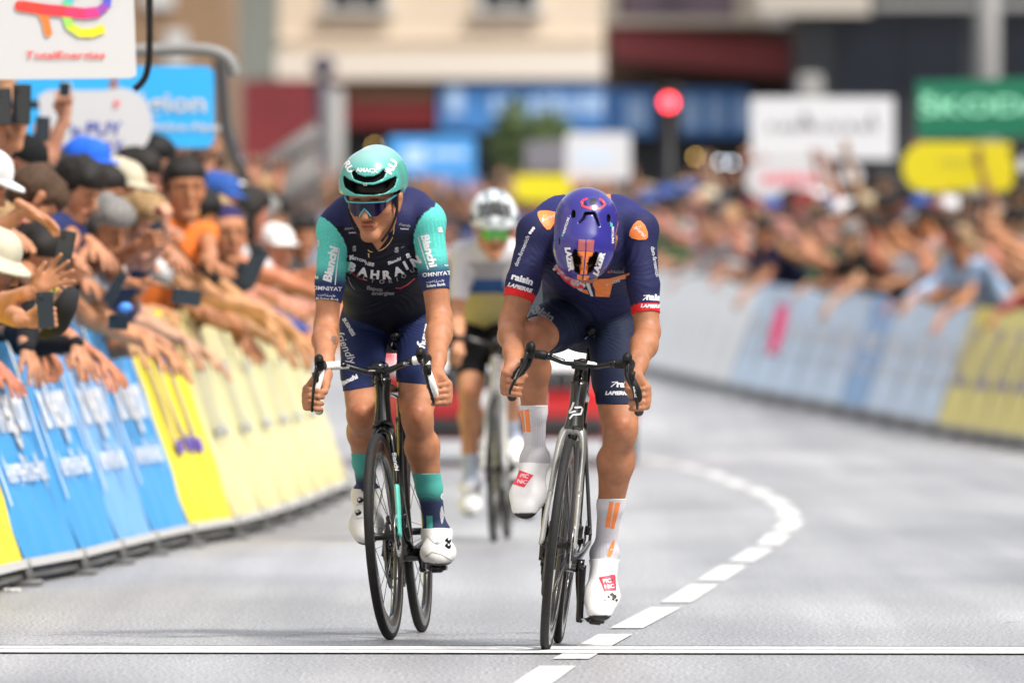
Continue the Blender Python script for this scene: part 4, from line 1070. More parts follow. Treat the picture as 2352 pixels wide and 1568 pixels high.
            for (x, y, r_) in ((768, 1030, 9), (766, 1125, 12), (784, 1140, 14), (745, 1142, 9), (798, 1165, 9), (722, 1165, 6), (765, 972, 5), (775, 1158, 9)):
                pts = [q6(x+r_*random.uniform(.6, 1.3)*math.cos(a), y+r_*random.uniform(.6, 1.3)*math.sin(a)) for a in [i*math.pi/5 for i in range(10)]]
                pr.poly(pts, DIRT, .0004, 3.)
        pr.build('lettering', sh_)
    # helmet
    H = lambda v: hM @ Vector(v); Z_ = hM.to_3x3() @ Vector((0, 0, 1))
    outer = [Pr(H((0, -.040, .07)), H((0, .030, .07)), .092, .090, .03), Pr(H((0, -.055, .045)), H((0, .040, .05)), .098, .088, .03, ax=Z_, fl=.95), Pr(H((0, .066, .052)), H((0, .07, .052)), .064, .062, .06),
             Pr(H((0, -.085, .05)), H((0, -.088, .045)), .068, .064, .05)]
    Mi = np.array(hM.inverted())
    def cut(p_):
        L = p_ @ Mi[:3, :3].T+Mi[:3, 3]; return (.030-.035*smooth01((.03-L[..., 1])/.10))-L[..., 2]
    car = []
    q4 = lambda x, y: (1123.5+.25*x, 424.6+.25*y)
    def vent(pts, r):
        q = [surf(outer, *q4(x, y), Y0-.2, Y0+.7) for x, y in pts]
        for i in range(len(q)-1): car.append(Pr(q[i], q[i+1], r[i], r[i+1], .001, ax=(0, 1, 0), fl=1.6))
    vent([(790, 610), (800, 690), (815, 780), (822, 815)], [.007, .018, .012, .004]); vent([(982, 632), (958, 705), (920, 780), (905, 818)], [.007, .018, .012, .004])
    vent([(775, 250), (772, 285)], [.0065, .0075]); vent([(1100, 290), (1098, 325)], [.007, .0075]); vent([(643, 480), (640, 540)], [.004, .004]); vent([(1175, 550), (1172, 610)], [.004, .006])
    vent([(825, 350), (865, 310), (885, 265), (960, 262), (985, 310), (1008, 375)], [.0036, .0042, .0045, .0045, .0042, .0036])
    vent([(870, 165), (880, 185)], [.003, .003]); vent([(1035, 160), (1040, 180)], [.003, .004])
    def colf(V_):
        c_ = np.tile(np.array((.028, .024, .20)), (len(V_), 1))
        return c_
    hel = helmet(root, outer, .022, cut, car, .0034, colf)
    pr = Print([hel]); REDH = mat('helmet_red', (.62, .02, .03), .2, coat=.5); ORH = mat('helmet_orange', (.85, .20, .02), .2, coat=.5); ORD = mat('helmet_dark_orange', (.35, .09, .10), .2, coat=.5)
    pr.poly([q4(815, 610), q4(880, 612), q4(862, 820), q4(842, 822)], ORH); pr.poly([q4(893, 612), q4(955, 618), q4(893, 822), q4(872, 822)], ORH)
    pr.poly([q4(822, 500), q4(884, 504), q4(881, 608), q4(816, 606)], ORD); pr.poly([q4(896, 504), q4(966, 506), q4(956, 614), q4(893, 608)], ORD)
    pr.poly([q4(808, 822), q4(856, 830), q4(858, 872), q4(812, 862)], ORH); pr.poly([q4(870, 832), q4(918, 830), q4(912, 870), q4(868, 872)], ORH)
    pr.line([q4(x, y) for x, y in ((905, 128), (870, 140), (848, 160), (855, 192), (900, 212), (1015, 220), (1045, 200), (1065, 180), (1045, 152), (1010, 128))], 4.6, REDH)
    pr.poly([q4(930, 128), q4(992, 128), q4(972, 182), q4(922, 180)], CARB)
    pr.text('LAZER', *q4(737, 685), 11.5, -80, WHT, 1.15, .15, .08); pr.text('LAZER', *q4(1012, 722), 11.5, 72, WHT, 1.15, .15, .08)
    pr.text('KINETICORE', *q4(710, 375), 5., 72, WHT, 1.0, 0, .03); pr.text('KINETICORE', *q4(1135, 460), 5., 90, WHT, 1.0, 0, .03)
    pr.poly([q4(668, 460), q4(682, 450), q4(688, 465), q4(674, 480)], GREEN); pr.poly([q4(1110, 350), q4(1130, 350), q4(1132, 380), q4(1112, 385)], GREEN)
    pr.build('lettering', hel)
    pr = Print([jersey])
    pr.poly([q4(x, y) for x, y in ((445, 255), (465, 240), (530, 236), (600, 248), (624, 262), (618, 300), (590, 370), (560, 410), (530, 412), (500, 380), (465, 330), (447, 285))], ORANGE, 0, 4.)
    pr.poly([q4(x, y) for x, y in ((1360, 332), (1390, 330), (1430, 370), (1455, 430), (1458, 480), (1440, 502), (1370, 506), (1310, 490), (1286, 465), (1295, 420), (1325, 365))], ORANGE, 0, 4.)
    pr.text('postnl', *q4(545, 302), 8., 12, LYC_W, 1.15, 0, .05); pr.text('postnl', *q4(1388, 428), 8., -47, LYC_W, 1.15, 0, .05)
    pr.line([q4(500, 275), q4(502, 292), q4(520, 292), q4(522, 272)], 1.2, LYC_W); pr.line([q4(1372, 380), q4(1385, 392), q4(1395, 380), q4(1385, 372)], 1.2, LYC_W)
    pr.text('dsm-firmenich', *q4(303, 608), 9.6, 68, LYC_W, 1.0, 0, .0); 
    for x, y in ((378, 440), (394, 420), (408, 400)): pr.poly([(q4(x, y)[0]+3.6*math.cos(a), q4(x, y)[1]+3.6*math.sin(a)) for a in [i*math.pi/5 for i in range(10)]], LYC_W)
    pr.text('dsm-firmenich', *q4(1522, 705), 9.4, -80, LYC_W, .95, 0, .0)
    pr.text('raisin', *q4(305, 868), 15, -17, LYC_W, 1.15, 0, .05); pr.text('LAPIERRE', *q4(285, 945), 8.6, -16, LYC_W, 1.15, .25, .05)
    pr.text('raisin', *q4(1540, 1035), 15, -4, LYC_W, 1.1, 0, .05); pr.line([q4(1412, 1060), q4(1440, 1035), q4(1470, 1015)], 2., LYC_W); pr.line([q4(1418, 1018), q4(1472, 1012), q4(1472, 1058)], 2., LYC_W)
    pr.text('LAPIERRE', *q4(1500, 1115), 8, -2, LYC_W, 1.15, .25, .05)
    pr.poly([q4(x, y) for x, y in ((590, 735), (700, 775), (800, 865), (870, 925), (862, 955), (780, 945), (690, 880), (620, 790))], mat('print_bright_red'), 0, 4.)
    pr.text('PICNIC', *q4(735, 850), 17, -38, LYC_W, 1.1, 0, .08)
    pr.poly([q4(x, y) for x, y in ((810, 950), (900, 962), (918, 1005), (860, 985))], ORANGE, 0, 4.)
    pr.poly([q4(x, y) for x, y in ((955, 880), (1010, 862), (1100, 858), (1290, 808), (1292, 822), (1240, 862), (1140, 880), (1060, 935), (1085, 960), (1090, 1000), (1105, 1028), (975, 1022), (970, 960), (950, 915))], ORANGE, 0, 4.)
    pr.poly([q4(x, y) for x, y in ((888, 905), (918, 890), (958, 1022), (932, 1018))], LYC_W, .0003)
    pr.text('postnl', *q4(1135, 890), 8, 15, LYC_W, 1.2, 0, .02); pr.text('Nalini', *q4(1175, 797), 8, 0, LYC_G, 1.2, 0, .02); pr.poly([q4(1085, 790), q4(1105, 785), q4(1108, 805), q4(1090, 812)], LYC_R)
    pr.build('lettering', jersey)
    pr = Print([shorts])
    pr.text('raisin', *q4(492, 1172), 17, -38, LYC_G, 1.15, 0, .04, .004); pr.text('LAPIERRE', *q4(470, 1205), 9.5, -32, LYC_G, 1.2, .25, .04, -.002)
    pr.poly([q4(455, 958), q4(520, 938), q4(590, 938), q4(540, 965), q4(465, 982)], LYC_R); pr.poly([q4(425, 995), q4(475, 990), q4(440, 1012), q4(418, 1015)], ORANGE)
    q5 = lambda x, y: (1123.5+.25*x, 751.2+.25*y)
    pr.poly([q5(x, y) for x, y in ((1516, 345), (1470, 410), (1440, 480), (1450, 540), (1480, 590), (1500, 590), (1519, 500))], ORANGE, 0, 3.)
    pr.text('raisin', *q5(1262, 530), 14, -3, LYC_W, 1.1, 0, .05); pr.line([q5(1120, 550), q5(1150, 525), q5(1180, 505)], 1.9, LYC_W); pr.line([q5(1128, 508), q5(1182, 502), q5(1172, 548)], 1.9, LYC_W)
    pr.text('LAPIERRE', *q5(1180, 608), 8.4, 0, LYC_W, 1.15, .25, .05)
    pr.build('lettering', shorts)
    return root
def rider_c():
    Y0 = 60.5; J = lambda x, y, d: P(x, y, Y0+d)
    root = thing('person', 'third cyclist in white helmet and pale jersey with green lenses on the white bicycle behind', 'person', P(1135, 1240, Y0))
    k = 30000/61./700.
    shL, shR = J(1062, 585, .42), J(1192, 585, .42); elL, elR = J(1048, 728, .38), J(1186, 720, .38); wrL, wrR = J(1052, 800, .08), J(1175, 800, .08)
    hipL, hipR = J(1085, 745, .82), J(1150, 745, .82); knL, knR = J(1080, 905, .45), J(1165, 880, .36); anL, anR = J(1080, 1110, .6), J(1178, 1010, .60)
    pel, abd, che, nek = J(1118, 730, .84), J(1120, 680, .7), J(1125, 620, .52), J(1128, 560, .40)
    dep = (che-pel).normalized().cross(Vector((1, 0, 0))).normalized()
    p = [Pr(pel, abd, .14, .13, .08, ax=dep, fl=.85, reg='torso'), Pr(abd, che, .13, .14, .08, ax=dep, fl=.82, reg='torso'), Pr(che+Vector((-.06, 0, 0)), che+Vector((.06, 0, 0)), .11, .11, .06, reg='torso'),
         Pr(shL, shR, .06, .06, .05, reg='torso'), Pr(che, nek, .12, .08, .05, reg='torso')]
    p += arm(shL, elL, wrL, -1, reg='L')+arm(shR, elR, wrR, 1, reg='R')+leg(hipL, knL, anL, -1, reg='L')+leg(hipR, knR, anR, 1, reg='R')
    p += foot(anL, J(1080, 1165, .45), reg='L')+foot(anR, J(1185, 1050, .45), reg='R')
    hM = Matrix.Translation(J(1134, 532, .27)) @ Matrix.Rotation(R(4), 4, 'Z') @ Matrix.Rotation(R(12), 4, 'X') @ Matrix.Rotation(R(180), 4, 'Z')
    p += head_prims(hM, 1.)+[Pr(nek, hM @ Vector((0, -.03, -.04)), .06, .055, .03, reg='neck')]
    fr = Vector((0, -1, -.1))
    p += fist(wrL, J(1050, 822, .02), (-1, .1, .2), fr, (.1, -.3, 1), 1)+fist(wrR, J(1178, 822, .02), (1, .1, .2), fr, (-.1, -.3, 1), 1)
    body, V, Q, N, reg = body_obj(root, p, .008, (.50, .24, .13), hM)
    waist = along(V, J(1118, 712, .78), J(1122, 640, .6))
    s = np.full(len(V), -.1); m_ = reg == 'torso'; s[m_] = np.clip(waist[m_], -.1, .1)
    for rg, a, b in (('uarmL', shL, elL), ('uarmR', shR, elR)):
        d = (np.array(a.lerp(b, .72))-V) @ np.array((b-a).normalized()); mm = reg == rg; s[mm] = np.clip(d[mm], -.1, .1)
    cols = np.tile(np.array((.62, .60, .62)), (len(V), 1)); z = V[:, 2]
    cols[(reg == 'torso') & (z < J(0, 600, .5)[2])] = (.33, .33, .36); cols[(reg == 'torso') & (z < J(0, 640, .5)[2])] = (.03, .09, .25); cols[(reg == 'torso') & (z < J(0, 672, .5)[2])] = (.50, .44, .20)
    garment(root, 'jersey', V, Q, N, s, .004, cols, FAB)
    s2 = np.full(len(V), -.1); s2[m_] = np.clip(-waist[m_]+.01, -.1, .1)
    for rg, a, b in (('thighL', hipL, knL), ('thighR', hipR, knR)):
        d = (np.array(a.lerp(b, .8))-V) @ np.array((b-a).normalized()); mm = reg == rg; s2[mm] = np.clip(d[mm], -.1, .1)
    garment(root, 'bib_shorts', V, Q, N, s2, .003, np.tile(np.array((.008, .008, .009)), (len(V), 1)), FAB)
    for rg, an, kn in (('L', anL, knL), ('R', anR, knR)):
        top_ = an.lerp(kn, .33)[2]
        s3 = np.full(len(V), -.1); mm = reg == 'shank'+rg; s3[mm] = np.clip(top_-V[mm][:, 2], -.1, .1); s3[reg == 'foot'+rg] = .05
        garment(root, 'sock', V, Q, N, s3, .003, np.tile(np.array((.45, .50, .62)), (len(V), 1)), SOCKM)
        s4 = np.full(len(V), -.1); mm = np.isin(reg, ['foot'+rg, 'shank'+rg]); s4[mm] = np.clip((an[2]+.0-V[mm][:, 2]), -.1, .1)
        cols = np.tile(np.array((.7, .7, .7)), (len(V), 1)); cols[N[:, 2] < -.6] = (.02, .02, .02)
        garment(root, 'shoe', V, Q, N, s4, .007, cols, SHOEM)
    H = lambda v: hM @ Vector(v); Z_ = hM.to_3x3() @ Vector((0, 0, 1))
    outer = [Pr(H((0, -.06, .075)), H((0, .02, .08)), .107, .104, .04, ax=Z_, fl=1.05), Pr(H((0, .03, .062)), H((0, .045, .062)), .097, .094, .05, ax=Z_, fl=.95)]
    Mi = np.array(hM.inverted())
    def cut(p_):
        L = p_ @ Mi[:3, :3].T+Mi[:3, 3]; return (.036-.035*smooth01((.03-L[..., 1])/.10))-L[..., 2]
    car = []
    for i, x in enumerate((-.066, -.033, 0, .033, .066)):
        a = surf(outer, 1136+x*490, 492+abs(x)*100, Y0-.2, Y0+.8); b = surf(outer, 1136+x*430, 462+abs(x)*120, Y0-.2, Y0+.8); car.append(Pr(a, b, .014, .011, .001, ax=(0, 1, 0), fl=1.5))
    helmet(root, outer, .024, cut, car, .006, lambda V_: np.where((np.sin((V_ @ Mi[:3, :3].T+Mi[:3, 3])[:, 0]*95+1.2)*np.sin((V_ @ Mi[:3, :3].T+Mi[:3, 3])[:, 2]*60) > .45)[:, None], np.array((.10, .14, .16)), np.array((.66, .69, .71))))
    g = MB(); LG = mat('green_lens', (.10, .42, .05), .08, metal=.5, coat=1.); Vv = []; n = 12
    for j in range(3):
        for i in range(n+1):
            u = -1+2*i/n; a = u*1.12; Vv.append(H((.07*math.sin(a), .052+.062*math.cos(a), .036-.027*j)))
    g.add(Vv, [(j*(n+1)+i, j*(n+1)+i+1, (j+1)*(n+1)+i+1, (j+1)*(n+1)+i) for j in range(2) for i in range(n)], LG)
    g.sweep([H((-.081, -.01, .03)), H((-.081, .05, .03)), Vv[0]], .003, mat('white_print'), 6); g.sweep([H((.081, -.01, .03)), H((.081, .05, .03)), Vv[n]], .003, mat('white_print'), 6)
    to_local(g.build('sunglasses'), root)
    return root
def bikeM(x, Y, yaw, lean): return Matrix.Translation((x, Y, 0)) @ Matrix.Rotation(R(yaw), 4, 'Z') @ Matrix.Rotation(R(lean), 4, 'Y')
GREYF = mat('grey_metallic_frame', (.05, .05, .048), .25, metal=.6, coat=.4); SILV = mat('silver_fork', (.42, .42, .40), .25, metal=.5, coat=.4)
MA = bikeM(P(895, 1468, 42.8).x, 42.8, -5.8, -3.1)
bA = bike('black road bicycle with a celeste fork and white bar tape under the left rider', MA, None, BLACK, CELESTE, TAPEW, bar_z=.893, hood_half=.174, hood_top=.934, drop_half=.198, lever_tip=.762, crank=R(18), steer=R(-2.2), saddle_z=1.0, arch=.014, forktop=BLACK)
MBk = bikeM(P(1252, 1495, 41.4).x, 41.4, -2.5, 6.9)
bB = bike('dark grey road bicycle with a silver fork under the right rider with bowed head', MBk, None, GREYF, SILV, HOODM, bar_z=.915, hood_half=.160, hood_top=.955, drop_half=.200, lever_tip=.795, crank=R(88), steer=R(-1), saddle_z=1.025, low=True, silver=None)
WB = mat('white_bike_paint', (.6, .6, .58), .3)
MC = bikeM(P(1135, 1240, 60.5).x, 60.5, -3.5, 0)
bC = bike('white road bicycle ridden by the third cyclist behind', MC, None, WB, WB, HOODM, bar_z=.93, hood_half=.2, hood_top=.97, drop_half=.2, lever_tip=.81, crank=R(70), saddle_z=1.0)
# marks on the bikes
def marks(parts, parent, fn):
    pr = Print(parts); fn(pr); return pr.build('lettering', parent)
def kid(root, name, n=0): return [c for c in root.children if c.name.split('.')[0] == name][n]
def _fa(pr):
    pr.line([(913, 1010), (921, 1060), (924, 1100)], 3, WHT); pr.text('ALLEZ'[0:0]+'OLTRE', 915, 1075, 12, -82, WHT, 1.2)
marks([kid(bA, 'frame'), kid(bA, 'handlebar')], kid(bA, 'frame'), lambda pr: (pr.text('Bianchi', 790.5, 844, 5.2, 2, WHT, 1.15, .15, .05), pr.text('RC', 933, 835, 6, 0, WHT, 1.2, .2), pr.text('UCI', 918.5, 990, 3.2, 0, CARB), ))
marks([kid(bA, 'bike_computer')], kid(bA, 'bike_computer'), lambda pr: pr.text('GARMIN', 853, 851, 3, 0, WHT, 1.1))
marks([kid(bA, 'fork')], kid(bA, 'fork'), lambda pr: pr.text('Bianchi', 908, 1060, 9, -80, WHT, 1.2, .1))
def _lp(pr):
    q = lambda x, y: (1123.5+.25*x, 751.2+.25*y)
    pr.line([q(778, 690), q(762, 740), q(738, 780)], 4.2, WHT); pr.line([q(735, 788), q(795, 772)], 4.0, WHT); pr.line([q(785, 738), q(845, 735), q(855, 750), q(840, 798), q(770, 805), q(740, 842)], 4.0, WHT)
marks([kid(bB, 'frame')], kid(bB, 'frame'), _lp)
marks([kid(bB, 'handlebar')], kid(bB, 'handlebar'), lambda pr: (pr.poly([(1298, 822), (1317, 823), (1317, 830), (1298, 829)], WHT, 0, 3.), pr.poly([(1350, 828), (1371, 831), (1371, 838), (1349, 836)], WHT, 0, 3.)))
for rt, xs in ((bA, ((712, 905, 85), (990, 890, -72))), (bB, ((1187, 858, 68), (1457, 900, -80)))):
    for i, (x, y, a) in enumerate(xs): marks([kid(rt, 'brake_lever', i)], kid(rt, 'brake_lever', i), lambda pr: pr.text('DURA-ACE', x, y, 3.4, a, LYC_W, 1.1, .1))
MATS_READY = True
rider_a(); rider_b(); rider_c()
# ------------------------------------------------------------------ ground, road, paint
def gz(Y): return 0. if Y < 104 else (.001*(Y-104)**2 if Y < 110 else .036+.012*(Y-110))
def road_mat():
    m = bpy.data.materials.new('asphalt_grain'); m.use_nodes = True; n = m.node_tree.nodes; L = m.node_tree.links; b = n['Principled BSDF']
    tc = n.new('ShaderNodeTexCoord')
    def noise(s, d, sc_=(1, 1, 1)):
        s = float(s)
        mp = n.new('ShaderNodeMapping'); mp.inputs['Scale'].default_value = sc_; L.new(tc.outputs['Object'], mp.inputs[0])
        t = n.new('ShaderNodeTexNoise'); t.inputs['Scale'].default_value = s; t.inputs['Detail'].default_value = d; L.new(mp.outputs[0], t.inputs['Vector']); return t.outputs[0]
    def ramp(src, a, c1, bb, c2):
        r = n.new('ShaderNodeValToRGB'); r.color_ramp.elements[0].position = a; r.color_ramp.elements[0].color = (*c1, 1); r.color_ramp.elements[1].position = bb; r.color_ramp.elements[1].color = (*c2, 1)
        L.new(src, r.inputs[0]); return r.outputs[0]
    def mul(a, c):
        x = n.new('ShaderNodeMix'); x.data_type = 'RGBA'; x.blend_type = 'MULTIPLY'; x.inputs[0].default_value = 1.; L.new(a, x.inputs[6]); L.new(c, x.inputs[7]); return x.outputs[2]
    grain = ramp(noise(85, 3, (1, .28, 1)), .36, (.13, .13, .134), .68, (.52, .52, .53))
    patch = ramp(noise(.35, 5, (1.6, .35, 1)), .35, (.70, .70, .71), .65, (1.14, 1.14, 1.13))
    lanes = ramp(noise(1.1, 3, (2.4, .05, 1)), .4, (.84, .84, .85), .62, (1.06, 1.06, 1.06))
    L.new(mul(mul(grain, patch), lanes), b.inputs['Base Color'])
    rr = n.new('ShaderNodeMapRange'); rr.inputs[3].default_value = .32; rr.inputs[4].default_value = .55; L.new(noise(60, 2), rr.inputs[0]); L.new(rr.outputs[0], b.inputs['Roughness'])
    bp = n.new('ShaderNodeBump'); bp.inputs['Strength'].default_value = .35; bp.inputs['Distance'].default_value = .004; L.new(noise(110, 2), bp.inputs['Height']); L.new(bp.outputs[0], b.inputs['Normal'])
    return m
ROADM = road_mat()
def sheet(name, xs, ys, m, z=0., zf=None):
    V = []; F = []; k = len(xs)
    for y in ys:
        for x in xs: V.append((x, y, (zf or gz)(y)+z))
    for j in range(len(ys)-1):
        for i in range(k-1): a = j*k+i; F.append((a, a+1, a+k+1, a+k))
    return tag(mesh_obj(name, V, F, m), kind='structure')
ysr = [-30, 20, 60, 90]+list(range(100, 130, 2))+list(range(130, 420, 15))
sheet('road', [-80, -20, -8, 0, 8, 20, 80], ysr, ROADM)
PAINT = mat('road_paint', (.66, .66, .65), .55, noise=.34, nscale=28, bump=.3, bscale=150); PAINTB = mat('line_black', (.045, .047, .06), .7)
# finish line: two white bands between thin dark edges, set a few degrees off square
def band(mb, y0, y1, z, m, sl=-.045):
    V = []; F = []; n = 40
    for i in range(n+1):
        x = -6+12*i/n; V.append((x, y0+sl*x, z)); V.append((x, y1+sl*x, z))
    for i in range(n): F.append((2*i, 2*i+2, 2*i+3, 2*i+1))
    mb.add(V, F, m)
fl = MB()
band(fl, 40.96, 41.34, .006, PAINT); band(fl, 41.40, 41.76, .006, PAINT); band(fl, 41.34, 41.40, .0062, PAINTB); band(fl, 41.76, 41.84, .0062, PAINTB)
tag(fl.build('finish_line', smooth=False), kind='structure')
cl = [(34, -.10), (39.5, .136), (44.2, .387), (48.3, .615), (51, .746), (55.6, .967), (59.7, 1.17), (65.9, 1.413), (71.1, 1.482), (76.9, 1.454), (80.2, 1.377), (85.8, 1.289), (89.9, 1.13), (100, .65), (112, -.2), (125, -1.4)]
def interp(tab, Y): return float(np.interp(Y, [a for a, b in tab], [b for a, b in tab]))
y = 44.2-3.85*3
while y < 112:
    mb = MB(); V = []; F = []
    n = 8
    for i in range(n+1):
        yy = y+3.05*i/n; x = interp(cl, yy); V += [(x-.056, yy+.0, gz(yy)+.004), (x+.056, yy, gz(yy)+.004)]
    for i in range(n): F.append((2*i, 2*i+1, 2*i+3, 2*i+2))
    tag(mesh_obj('lane_dash', V, F, PAINT), kind='structure')
    y += 3.85
ck = MB(); rc = random.Random(4)
for (x0, x1, y0) in ((-1.6, -.7, 43.2), (-.7, .2, 43.5), (1.7, 2.6, 45.0), (-1.9, -1.2, 42.1)):
    n = 30; V = []; F = []
    for i in range(n+1):
        x = x0+(x1-x0)*i/n; yy = y0+rc.uniform(-.05, .05)+.15*math.sin(i*.3); wd = rc.uniform(.008, .04); V += [(x, yy, .0035), (x, yy+wd, .0035)]
    for i in range(n): F.append((2*i, 2*i+2, 2*i+3, 2*i+1))
    ck.add(V, F, mat('tar_crack', (.03, .03, .03), .7))
tag(ck.build('road_cracks'), kind='structure')
tm = MB()
for (xa, xb) in ():
    V = []; F = []; n = 40
    for i in range(n+1):
        t = i/n; yy = 47+26*t; x = xa+(xb-xa)*t+.12*math.sin(t*2.2); V += [(x-.035, yy, .003), (x+.035, yy, .003)]
    for i in range(n): F.append((2*i, 2*i+1, 2*i+3, 2*i+2))
    tm.add(V, F, mat('tyre_mark', (.12, .12, .12), .6, noise=.5, nscale=4))

# ------------------------------------------------------------------ barriers
LB = [(44.5, -2.17), (46.7, -2.08), (48.83, -1.99), (50.96, -1.901), (53.04, -1.75), (55.2, -1.66), (57.2, -1.57), (59.24, -1.46), (61.24, -1.30), (63.37, -1.215), (65.5, -1.15), (67.6, -1.09), (69.7, -1.05), (71.8, -1.01), (74.3, -.95), (76.4, -.97), (78.5, -1.05), (80.5, -1.2), (82.5, -1.36), (84.5, -1.55), (86.5, -1.75), (88.5, -1.97), (90.4, -2.2), (92.4, -2.45), (94.3, -2.7), (96.3, -2.98)]
RB_ = [(92, 4.32), (98, 4.2), (103, 4.05), (108, 3.9), (112, 3.70), (116, 3.45), (120, 3.15), (124, 2.82), (128, 2.5), (132, 2.2), (137, 1.88), (141.5, 1.6), (150, .95), (160, .1), (172, -1.1), (185, -2.6), (200, -4.6), (215, -6.8)]
RB_ = [(a*.965, b_*.965) for a, b_ in RB_]
BM = {'blue': mat('banner_sky_blue', (.035, .30, .66), .42, noise=.05, nscale=3, bump=.9, bscale=5), 'pale': mat('banner_pale_blue', (.14, .38, .72), .42, noise=.08, nscale=3, bump=.9, bscale=5), 'yellow': mat('banner_yellow', (.82, .68, .02), .42, noise=.05, nscale=3, bump=.9, bscale=5),
      'paley': mat('banner_yellow_glare', (.82, .76, .34), .24, noise=.06, nscale=3, bump=.9, bscale=5), 'white': mat('banner_white', (.86, .85, .83), .4, noise=.05, nscale=3), 'skyw': mat('banner_blue_white', (.54, .70, .88), .4, noise=.15, nscale=2)}  # paley is the yellow banner with sky glare put into its colour
GALV = mat('galvanised_steel', (.22, .22, .215), .45, metal=.6, noise=.2, nscale=20); BW = mat('banner_text_white', (.74, .76, .78), .4); BPUR = mat('banner_text_purple', (.10, .05, .40), .4); BGREY = mat('banner_text_grey', (.42, .44, .48), .4)
PROTO = {}
def flat_text(mb, s, x, z, size, m, X, w=1., bold=.02, shear=0.):
    V, F = text_polys(s, bold, .6)
    if len(V): mb.add([(x+a*size*w+b*size*shear, 0, z+b*size) for a, b in V], F, m, False, X)
def barrier_parts(kind, L_=2.1):
    """local: x along, -y towards the road, sloping face; base at y=0"""
    H, LEAN = .97, .34
    sl = math.atan2(LEAN, H); X = Matrix.Translation((0, 0, .10)) @ Matrix.Rotation(-sl, 4, 'X')
    root = thing('barrier', None, None)
    p = MB(); n = 16; m_ = 8; V = []; F = []; HL = math.hypot(H, LEAN); rr = random.Random(hash(kind) % 99)
    for j in range(m_+1):
        for i in range(n+1):
            V.append((.01+(L_-.02)*i/n, .006*math.sin(i*1.3+j*.7)+.005*math.sin(j*2.1+i*.4), HL*j/m_))
    for j in range(m_):
        for i in range(n): a = j*(n+1)+i; F.append((a, a+1, a+n+2, a+n+1))
    p.add(V, F, BM[kind], True, X)
    p.add([(.01, -.012, -.030), (L_-.01, -.012, -.030), (L_-.01, -.008, .005), (.01, -.008, .005)], [(0, 1, 2, 3)], mat('banner_hem', (.40, .40, .39), .7), False, X)
    bn = p.build('banner', parent=root)
    t = MB(); O = Matrix.Translation((0, -.016, 0)); XO = X @ O
    if kind in ('blue', 'pale', 'skyw'):
        flat_text(t, 'la Région', 1.0, .62, .23, BW, XO, 1.25, .03); flat_text(t, 'Auvergne-Rhône-Alpes', 1.0, .36, .115, BW, XO, 1.0, .02)
        t.add([(1.86, 0, .40), (1.90, 0, .40), (1.98, 0, .98), (1.90, 0, .98)], [(0, 1, 2, 3)], BW, False, XO); t.add([(.05, 0, .22), (.10, 0, .22), (.10, 0, .60), (.05, 0, .56)], [(0, 1, 2, 3)], BW, False, XO)
    elif kind == 'yellow': flat_text(t, 'LCL', 1.05, .56, .55, BPUR, XO, 1.0, .0)
    elif kind == 'paley': flat_text(t, 'LCL', 1.05, .56, .40, BGREY, XO, 1.0, .0)
    if t.V: t.build('lettering', parent=bn)
    f = MB()
    for x in (.02, L_-.02): f.sweep([(x, .005, .03), (x, LEAN+.02, H+.05)], .016, GALV, 8); f.sweep([(x, .04, .022), (x, .78, .022)], .012, GALV, 8); f.sweep([(x, .78, .025), (x, LEAN+.02, H+.0)], .013, GALV, 8)
    f.sweep([(.02, LEAN+.025, H+.055), (L_-.02, LEAN+.025, H+.055)], .018, GALV, 8); f.sweep([(.02, .012, .04), (L_-.02, .012, .04)], .014, GALV, 8)
    f.build('frame', parent=root)
    for x in (.05, L_-.05):
        q = MB(); q.box((x, -.01, .014), (.05, .11, .024), GALV, bev=.006); q.sweep([(x, -.02, .02), (x, .0, .11)], .015, GALV, 8); q.build('foot', parent=root)
    return root
def copy_tree(o, parent=None):
    c = o.copy(); C.objects.link(c); c.parent = parent
    for ch in list(o.children): copy_tree(ch, c)
    return c
def ordn(i): return ['first', 'second', 'third', 'fourth', 'fifth', 'sixth', 'seventh', 'eighth', 'ninth', 'tenth', 'eleventh', 'twelfth', 'thirteenth', 'fourteenth', 'fifteenth', 'sixteenth', 'seventeenth', 'eighteenth', 'nineteenth', 'twentieth', 'twenty-first', 'twenty-second', 'twenty-third', 'twenty-fourth', 'twenty-fifth', 'twenty-sixth', 'twenty-seventh', 'twenty-eighth', 'twenty-ninth', 'thirtieth'][min(i, 29)]
CN = {'blue': 'bright blue', 'pale': 'pale blue', 'yellow': 'yellow', 'paley': 'glare-paled yellow', 'white': 'whitish grey', 'skyw': 'blue and white'}
cnt_ = {}
def place_barrier(kind, a, b, side):
    (Ya, Xa), (Yb, Xb) = a, b
    if kind in PROTO: r = copy_tree(PROTO[kind])
    else: r = barrier_parts(kind); PROTO[kind] = r
    L_ = math.hypot(Yb-Ya, Xb-Xa)
    d = Vector((Xb-Xa, Yb-Ya, gz(Yb)-gz(Ya))).normalized()
    if side == 'left': o = Vector((Xa, Ya, gz(Ya))); xa = d
    else: o = Vector((Xb, Yb, gz(Yb))); xa = -d
    ya = Vector((0, 0, 1)).cross(xa).normalized(); za = xa.cross(ya)
    M = Matrix(((xa.x, ya.x, za.x, o.x), (xa.y, ya.y, za.y, o.y), (xa.z, ya.z, za.z, o.z), (0, 0, 0, 1))) @ Matrix.Diagonal((L_/2.1*.995, 1, 1, 1))
    r.matrix_basis = M
    k = (side, kind); cnt_[k] = cnt_.get(k, 0)+1
    tag(r, '%s %s advertising barrier on the %s side, counted from the camera' % (ordn(cnt_[k]-1), CN[kind], side), 'barrier', 'advertising barriers along the %s side' % side)
    return r
lk = ['yellow', 'yellow', 'yellow', 'blue', 'blue', 'pale', 'blue', 'yellow']+['paley']*10+['yellow', 'blue', 'pale', 'paley', 'white', 'white', 'white']
